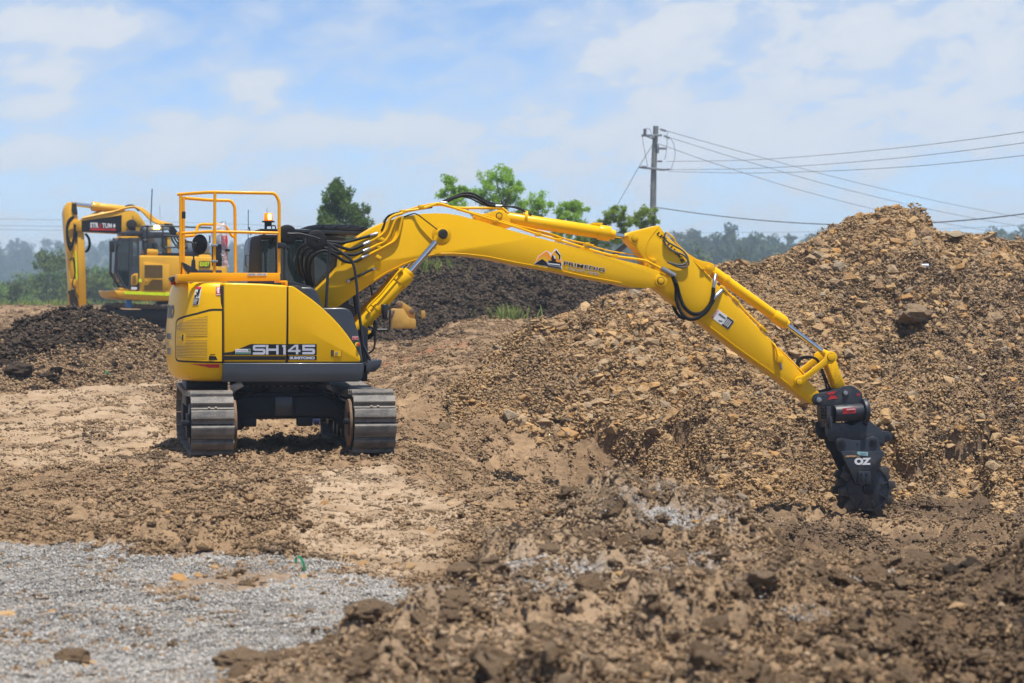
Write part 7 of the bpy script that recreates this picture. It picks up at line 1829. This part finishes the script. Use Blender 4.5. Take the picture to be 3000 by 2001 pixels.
# ---- power pole
DP = 90.0
def PP(x, y, d=DP): return at_depth('pole', x, y, d)
pb = PP(577, 1400); pz = 1.6
pole = empty('utility_pole', (PP(570, 2000).x, DP, pz)); PO = Vector(pole.location); tag(pole, 'weathered grey timber power pole with two crossarms and insulators', 'utility pole')
def PL(x, y, dy=0.0): return PP(x, y, DP) - PO + Vector((0, dy, 0))
bm = bmesh.new(); add_tube(bm, [Vector((0, 0, -.4)), PL(577, 1400), PL(583, 1000), PL(588, 720), PL(600, 400), PL(612, 240), PL(617, 128)], .2, 12, True, [.145, .125, .126, .118, .11, .11, .112]); link('post', bm, 'timber_pole', pole, 50)
def bar(name, a, b_, s, mat='galvanised'):
    A, B = PL(*a, -.16), PL(*b_, -.16); d = B - A; bm = bmesh.new(); add_box(bm, (A + B) / 2, (d.length, s, s), .01, Matrix.Rotation(-math.atan2(d.z, d.x), 4, 'Y')); return link(name, bm, mat, pole, 30)
bar('crossarm', (428, 252), (690, 248), .09); bar('crossarm', (398, 655), (722, 690), .09); bar('brace', (495, 262), (578, 296), .05); bar('pole_plate', (570, 245), (585, 290), .12)
def insul(x0, y0, x1, y1, r=.06, n=6, dy=-.18):
    A, B = PL(x0, y0, dy), PL(x1, y1, dy); bm = bmesh.new(); N = n * 4
    add_tube(bm, [A.lerp(B, i / N) for i in range(N + 1)], r, 10, True, [r * (1.0 if i % 4 in (1, 2) else .5) for i in range(N + 1)]); return link('insulator', bm, 'porcelain', pole, 40)
insul(472, 240, 474, 165, .085, 7); insul(668, 172, 745, 196); insul(715, 254, 790, 288); insul(650, 415, 745, 415, .07); insul(630, 578, 695, 578); insul(722, 684, 795, 684); insul(430, 648, 500, 650, .06, 4)
def wire_part(name, pts, r=.011, mat='wire_dark'): return tube_obj(name, [PL(x, y, -.2) for x, y in pts], r, mat, pole, seg=5, n=6)
wire_part('jumper', [(488, 162), (530, 172), (552, 210), (556, 240)]); wire_part('jumper', [(436, 256), (450, 340), (475, 480), (497, 590), (503, 645)]); wire_part('jumper', [(805, 288), (840, 370), (858, 480), (840, 580), (815, 650), (808, 690)]); wire_part('jumper', [(765, 205), (752, 260), (754, 340), (745, 440), (735, 520), (720, 560)])
for (x, y) in ((636, 350), (633, 795), (632, 905), (628, 1025), (628, 1250)): bar('step_peg', (x - 25, y), (x, y), .02)
bar('step_peg', (520, 895), (545, 895), .02); box_obj('bracket', PL(640, 415, -.12), (.09, .1, .4), 'galvanised', pole, .01); insul(610, 1170, 640, 1170, .05, 2)
gy = tube_obj('guy_wire', [PL(570, 370), PL(398, 650), PL(110, 1160), PL(-180, 1700)], .012, 'wire_dark', pole, seg=5); box_obj('guy_insulator', PL(84, 1208), (.09, .09, .24), 'galvanised', pole, .01, Matrix.Rotation(R(28), 4, 'Y'))
# conductors
def conductor(label, key, pts, r, n=10):
    P_ = [at_depth(key, x, y, d) for x, y, d in pts]; bm = bmesh.new(); o0 = P_[0]; add_tube(bm, [p - o0 for p in catmull(P_, n)], r, 5); o = link('power_line', bm, 'wire_dark', None, 60); o.location = o0; tag(o, label, 'power line', 'power lines'); return o
conductor('topmost sagging wire running down right from the pole top', 'V', [(1514, 296, 90), (1700, 348, 96), (1950, 415, 106), (2200, 472, 116), (2450, 518, 128)], .012)
conductor('sagging wire running down right from the upper crossarm', 'V', [(1525, 312, 90), (1720, 372, 96), (1950, 437, 106), (2200, 494, 116), (2450, 538, 128)], .012)
conductor('lowest of three wires sagging down right from the pole', 'V', [(1512, 330, 90), (1640, 375, 96), (1850, 440, 106), (2100, 500, 116), (2450, 560, 130)], .012)
conductor('upper wire rising to the right edge from the pole middle', 'V', [(1530, 371, 90), (1750, 366, 82), (2050, 341, 70), (2351, 303, 60), (2600, 260, 52)], .009)
conductor('middle wire rising to the right edge above the stockpile', 'V', [(1500, 390, 90), (1750, 386, 82), (2050, 364, 70), (2351, 328, 60), (2600, 288, 52)], .009)
conductor('lower wire rising to the right edge from the lower crossarm', 'V', [(1536, 394, 90), (1750, 397, 82), (2050, 385, 70), (2351, 357, 60), (2600, 322, 52)], .009)
conductor('thick dark cable sagging low behind the stockpile summit', 'V', [(1512, 477, 90), (1620, 492, 88), (1750, 506, 84), (1900, 515, 80), (2050, 515, 74), (2200, 507, 69), (2351, 491, 64), (2600, 455, 58)], .020)
for lab, y0, y1, y2 in (('highest of the thin distant wires at far left', 500, 510, 530), ('middle thin distant wire at far left behind the excavators', 515, 524, 537), ('lowest thin distant wire crossing behind the guard rails', 524, 533, 545)):
    conductor(lab, 'V', [(-200, y0, 210), (400, y1, 215), (1000, y2, 225), (1600, y2 + 4, 235)], .017)
conductor('faint distant wire low over the wooded ridge at right', 'V', [(1500, 535, 200), (1800, 533, 190), (2100, 528, 180), (2450, 512, 168)], .014)
conductor('second faint distant wire over the ridge trees at right', 'V', [(1500, 548, 200), (1800, 545, 190), (2100, 540, 180), (2450, 528, 168)], .014)

# ---- grass on the bench and along the plateau edge
def grass(name, spots, blades, hgt, label, zf, mat='leaf_grass', spread=.35):
    rg = np.random.default_rng(len(label)); sp_ = np.repeat(np.array(spots, float), blades, 0); n = len(sp_)
    a = rg.uniform(0, 6.28, n); r = np.abs(rg.normal(0, 1, n)) * spread * sp_[:, 2]; bx, by = sp_[:, 0] + np.cos(a) * r, sp_[:, 1] + np.sin(a) * r; bz = zf(bx, by) - .03
    h = hgt * sp_[:, 2] * rg.uniform(.4, 1.2, n); ln = rg.uniform(.2, .9, n) * h; b = rg.uniform(0, 6.28, n); w = .012 + .008 * rg.random(n); dx, dy = np.cos(b), np.sin(b)
    V = []
    for t, ww in ((0, 1), (.45, .8), (.8, .5), (1.0, .08)):
        cx, cy, cz = bx + dx * ln * t * t, by + dy * ln * t * t, bz + h * (t - .25 * t * t * (ln / h))
        V += [np.stack([cx - dy * w * ww, cy + dx * w * ww, cz], -1), np.stack([cx + dy * w * ww, cy - dx * w * ww, cz], -1)]
    V = np.stack(V, 1).reshape(-1, 3); k = (np.arange(n) * 8)[:, None]
    F = np.concatenate([k + np.array([[0, 1, 3, 2]]), k + np.array([[2, 3, 5, 4]]), k + np.array([[4, 5, 7, 6]])])
    o = link(name, np_mesh(name, V, F), mat); tag(o, label, 'grass', kind='stuff'); return o
gz_ = lambda x, y: ground_z(x, y)
def gs(pts, z): return [(onground('V', [(x, y)], zz)[0] + (s,)) for (x, y, zz, s) in [(a, b_, z, c) for a, b_, c in pts]]
grass('grass', gs([(1000, 726, 1.0), (1030, 735, 1.1), (960, 730, .9), (985, 722, .8), (1110, 742, .9), (1130, 745, 1.1), (1150, 748, 1.2), (1165, 738, 1.0), (1195, 735, .9), (1180, 748, 1.1), (1215, 728, .8), (1265, 722, .7), (1060, 738, .6), (1090, 736, .6), (930, 726, .8)], 1.22), 60, .42, 'long green and straw coloured grass at the foot of the topsoil heap', gz_)
hs = lambda x, y: dark_z(x, y)
grass('grass', [(at_depth('V', a, b_, 61.5).x, 61.5, 1.0) for a, b_ in ((955, 600), (985, 597), (1005, 595), (1030, 592), (970, 600))], 50, .4, 'green grass growing on top of the topsoil heap', hs)
rr_ = random.Random(3); sp = []
for i in range(70):
    u = rr_.uniform(-200, 1000); yy_ = rr_.uniform(91, 99); sp.append(((u - 1500) / 6400 * yy_, yy_, rr_.uniform(.5, 1.3)))
grass('grass', sp, 22, .32, 'low weeds and dry grass along the edge of the plateau at left', gz_, 'leaf_grass', .5)
grass('dry_grass', [(t[0] + .5, t[1], t[2]) for t in sp[:60] if t[0] > -16], 26, .7, 'straw coloured dry grass behind the far excavator', gz_, 'leaf_dry', .6)

# ---- worker seen below the carbody
def skin_body(name, verts, edges, radii, mat, parent, sub=2):
    me = bpy.data.meshes.new(name); me.from_pydata(verts, edges, []); o = link(name, me, mat, parent)
    me.skin_vertices.new() if hasattr(me.skin_vertices, 'new') and not me.skin_vertices else None
    md = o.modifiers.new('skin', 'SKIN'); md.use_smooth_shade = True
    for i, r in enumerate(radii): me.skin_vertices[0].data[i].radius = r if isinstance(r, tuple) else (r, r)
    me.skin_vertices[0].data[0].use_root = True
    s = o.modifiers.new('sub', 'SUBSURF'); s.levels = s.render_levels = sub; return o
wx, wy = at_depth('V', 737, 970, 33.4).x, 33.4
wz = float(ground_base(np.array([wx]), np.array([wy]))[0][0])
man = empty('person', (wx, wy, wz), R(160)); man.scale = (.95,) * 3
tag(man, 'worker in orange hi vis shirt and dark blue trousers seen under the excavator', 'person')
legs_v = [(0, 0, .96), (.10, 0, .90), (.12, .02, .50), (.13, 0, .10), (.14, -.12, .04), (-.10, 0, .90), (-.12, .03, .50), (-.13, 0, .10), (-.14, -.12, .04)]
skin_body('trousers', legs_v[:4] + legs_v[5:8], [(0, 1), (1, 2), (2, 3), (0, 4), (4, 5), (5, 6)], [(.16, .12), (.115, .115), (.085, .085), (.075, .075), (.115, .115), (.085, .085), (.075, .075)], 'denim', man)
body_v = [(0, 0, .93), (0, 0, 1.10), (0, -.02, 1.32), (0, -.03, 1.45), (.17, -.02, 1.42), (.24, -.02, 1.15), (.22, -.18, .98), (-.17, -.02, 1.42), (-.25, -.02, 1.15), (-.22, -.20, 1.0)]
skin_body('shirt', body_v, [(0, 1), (1, 2), (2, 3), (3, 4), (4, 5), (5, 6), (3, 7), (7, 8), (8, 9)], [(.165, .12), (.16, .12), (.19, .13), (.10, .08), (.085, .085), (.06, .06), (.045, .045), (.085, .085), (.06, .06), (.045, .045)], 'hi_vis_orange', man)
skin_body('head', [(0, -.03, 1.46), (0, -.04, 1.56), (0, -.05, 1.66), (0, -.05, 1.76)], [(0, 1), (1, 2), (2, 3)], [(.055, .055), (.06, .065), (.085, .10), (.07, .09)], 'skin', man)
for sx in (-1, 1):
    hand = [(sx * .22, -.20, .98), (sx * .215, -.27, .94)]; ed = [(0, 1)]; rd = [.038, .036]
    for f in range(4): hand += [(sx * (.19 + .017 * f), -.32, .915 - .004 * abs(f - 1.5)), (sx * (.19 + .017 * f), -.345, .88 + .006 * abs(f - 1.5))]; n_ = len(hand); ed += [(1, n_ - 2), (n_ - 2, n_ - 1)]; rd += [.010, .009]
    hand += [(sx * .175, -.27, .92), (sx * .165, -.30, .90)]; n_ = len(hand); ed += [(1, n_ - 2), (n_ - 2, n_ - 1)]; rd += [.012, .010]
    skin_body('hand', hand, ed, rd, 'skin', man, 1)
    bm = bmesh.new(); add_box(bm, (sx * .135, -.05, .05), (.10, .28, .10), .035); link('boot', bm, 'bark', man, 40)
bm = bmesh.new(); bmesh.ops.create_uvsphere(bm, u_segments=20, v_segments=12, radius=.125)
for v in bm.verts: v.co = Vector((v.co.x, v.co.y * 1.2 - .05, max(v.co.z, 0) * .95 + 1.735))
link('hard_hat', bm, 'plastic_white', man, 60)

# ---- attachment bucket lying on the bench
BF = Frame(at_depth('V', 935, 725, 55).x, 55.0, 0, R(8)); bz0 = float(ground_base(np.array([BF.o.x]), np.array([55.0]))[0][0]); BF.o.z = bz0
bk = empty('bucket', tuple(BF.o), BF.yaw); tag(bk, 'yellow digging bucket lying on the bench by the topsoil heap', 'bucket')
def BP(pts, y): return BF.tr('c', pts, y)
sh_ = [(365, 1320), (380, 1240), (400, 1222), (480, 1226), (500, 1260), (530, 1312), (600, 1330), (600, 1420), (365, 1420)]
prism_obj('shell', BP(sh_, -.5), -.5, .5, 'bucket_yellow', bk, .02)
ear = [(415, 1190), (425, 1162), (450, 1150), (480, 1165), (570, 1225), (590, 1250), (585, 1330), (520, 1320), (490, 1240), (440, 1215)]
prism_obj('ear', BP(ear, -.22), -.24, -.18, 'bucket_yellow', bk, .01); prism_obj('ear', BP(ear, -.22), .18, .24, 'bucket_yellow', bk, .01)
for (x, y) in ((440, 1182), (558, 1250)): q = BF.p3('c', x, y, -.2); cyl_obj('pin', q - Vector((0, .08, 0)), q + Vector((0, .5, 0)), .07, 'rust_steel', bk, seg=16, bevel=.01)
prism_obj('lip', BP([(330, 1310), (372, 1240), (395, 1235), (360, 1320)], -.52), -.52, .52, 'rust_steel', bk, .01); prism_obj('side_cutter', BP([(650, 1245), (685, 1240), (695, 1310), (655, 1325)], -.45), -.5, -.4, 'bucket_yellow', bk, .01)
# ---- white pipe, litter, ribbons, boulders
a, b_ = onground('V', [(995, 786), (1062, 780)], .80)[0:2]; zz = .88
pp = bmesh.new(); add_cyl(pp, (-.5 * (b_[0] - a[0]), -.3, 0), (.5 * (b_[0] - a[0]), .3, 0), .045, None, 12); o = link('pipe', pp, 'plastic_white', None, 40); o.location = ((a[0] + b_[0]) / 2, (a[1] + b_[1]) / 2, float(ground_z(np.array([(a[0] + b_[0]) / 2]), np.array([(a[1] + b_[1]) / 2]))[0]) + .05); tag(o, 'thin white pipe lying on the brown bench behind the boom cylinder', 'pipe')
def ribbon(key, x, y, lab, s=.12, mat='ribbon_green'):
    g = onground(key, [(x, y)], 0.0)[0]; z = float(ground_z(np.array([g[0]]), np.array([g[1]]))[0]); bm = bmesh.new(); pr = None
    for i in range(14):
        t = i / 13; p = Vector((s * .45 * math.cos(3.4 * t + .3), .03 * math.sin(5 * t), s * 1.5 * math.sin(2.6 * t) + .01)); q = [bm.verts.new(p + Vector((0, -.02, 0))), bm.verts.new(p + Vector((.012, .02, .004)))]
        if pr: bm.faces.new((pr[0], pr[1], q[1], q[0]))
        pr = q
    bmesh.ops.solidify(bm, geom=list(bm.faces), thickness=.002); o = link('ribbon', bm, mat, None, 60); o.location = (g[0], g[1], z); tag(o, lab, 'ribbon'); return o
ribbon('V', 688, 1312, 'curl of green plastic ribbon on the pale dirt above the gravel', .07)
rb = ribbon('V', 245, 836, 'scrap of green ribbon lying on the slope below the dark mound', .10); p = at_depth('V', 245, 834, 39.6); rb.location = (p.x, p.y, float(mound_z(np.array([p.x]), np.array([p.y]))[0]))
def boulder(x, y, s, zf, lab, mats, seed, flat=.8, name='boulder', sub=3, rock=False, sink=.25, turn=0):
    me = rock_mesh('boulder', seed, 22, flat, mats) if rock else clod_mesh('boulder', seed, sub, .36, mats)
    o = link(name, me, None); z = float(zf(np.array([x]), np.array([y]))[0]); o.location = (x, y, z + s * (.5 - sink) * flat); o.scale = (s, s * .9, s * flat); o.rotation_euler = (0, 0, turn); tag(o, lab, 'boulder'); return o
g = onground('V', [(364, 900)], .1)[0]; boulder(g[0], g[1], .36, ground_z, 'dark rounded boulder beside the left track under the tail', 'clod_dark', 71, .85)
g = onground('V', [(45, 872)], .45)[0]; p = at_depth('V', 40, 868, 38.4); boulder(p.x, p.y, .55, lambda x, y: np.maximum(mound_z(x, y), ground_z(x, y)), 'dark hollow clod at the lower left end of the mound', 'clod_dark', 72, .5); 
p = at_depth('V', 110, 860, 38.6); boulder(p.x, p.y, .42, lambda x, y: np.maximum(mound_z(x, y), ground_z(x, y)), 'black clod with flat top low on the mound slope', 'clod_dark', 79, .5)
p = at_depth('V', 2105, 668, 35.2); boulder(p.x, p.y, .62, lambda x, y: stock_z(x, y), 'big earthy boulder above the dark hollow in the stockpile', 'clod', 73, .62, sink=.15)
p = at_depth('V', 2192, 540, 37.4); boulder(p.x, p.y, .30, stock_z, 'single tan boulder standing on the stockpile skyline', 'rock', 74, .8, rock=True, sink=.0)
if False: boulder(p.x, p.y, .34, lambda x, y: np.maximum(ground_z(x, y), stock_z(x, y)), 'dark upright clod at the left toe of the stockpile', 'clod_dark', 75, 1.2)
for (x, y, s, sd, lab, mt) in ((470, 1262, .16, 81, 'grey cobble in front of the small dirt heap by the gravel', 'rock_earthy'), (575, 1152, .15, 82, 'rounded stone on the track marks in front of the left track', 'rock_earthy'), (265, 1222, .16, 83, 'dark square clod on the dirt left of the small heap', 'clod_dark')):
    g = onground('V', [(x, y)], .05)[0]; boulder(g[0], g[1], s, ground_z, lab, mt, sd, .75, 'stone', rock=mt != 'clod_dark', turn=.5)
for (x, y, s, sd, lab, mt, d) in ((1330, 1500, .30, 84, 'pale flat slab of rock lying on the near berm', 'rock', 11.6), (1850, 1330, .16, 85, 'pale wedge of rock near the middle of the berm', 'rock', 13.2), (1740, 1180, .34, 86, 'large dark clod on the right end of the berm crest', 'clod', 16.6), (1060, 1410, .2, 87, 'brown clod at the left toe of the berm by the gravel', 'clod', 14.0), (1180, 1265, .24, 88, 'dark block of clay at the back left of the berm', 'clod_dark', 17.2)):
    p = at_depth('V', x, y, d); boulder(p.x, p.y, s, lambda a_, b2: np.maximum(berm_z(a_, b2), ground_z(a_, b2)), lab, mt, sd, .35 if 'slab' in lab else .75, 'stone' if mt == 'rock' else 'clod', rock=mt == 'rock', turn=.6)
for (x, y, s, sd, lab) in ((165, 1505, .22, 91, 'leftmost of the blurred clods along the bottom edge'), (560, 1530, .26, 92, 'middle blurred clod along the bottom edge on the gravel'), (880, 1525, .22, 93, 'dark blurred clod at the bottom edge where gravel meets the berm')):
    g = onground('V', [(x, y)], .03)[0]; boulder(g[0], g[1], s, ground_z, lab, 'clod', sd, .6, 'clod')
p = at_depth('V', 2033, 625, 36.0)
bm = bmesh.new(); add_cyl(bm, (-.06, 0, 0), (.06, 0, 0), .032, None, 12, True, .006); o = link('drink_can', bm, 'can_blue', None, 40); o.location = (p.x + .65, p.y, float(stock_z(np.array([p.x + .65]), np.array([p.y]))[0]) + .06); tag(o, 'small pale blue can lying on the upper stockpile', 'can')
# ---- air: faint haze that fades the far hills
bm = bmesh.new(); add_box(bm, (0, 640, 14), (2400, 1420, 66)); hz = link('haze', bm, None); hz['kind'] = 'stuff'
m = bpy.data.materials.new('haze'); m.use_nodes = True; nt = m.node_tree; nt.nodes.clear(); out = node(nt, 'ShaderNodeOutputMaterial'); v = node(nt, 'ShaderNodeVolumePrincipled')
v.inputs['Color'].default_value = (.62, .80, 1.0, 1); v.inputs['Density'].default_value = .00065; v.inputs['Anisotropy'].default_value = .3
nt.links.new(v.outputs[0], out.inputs['Volume']); hz.data.materials.append(m)
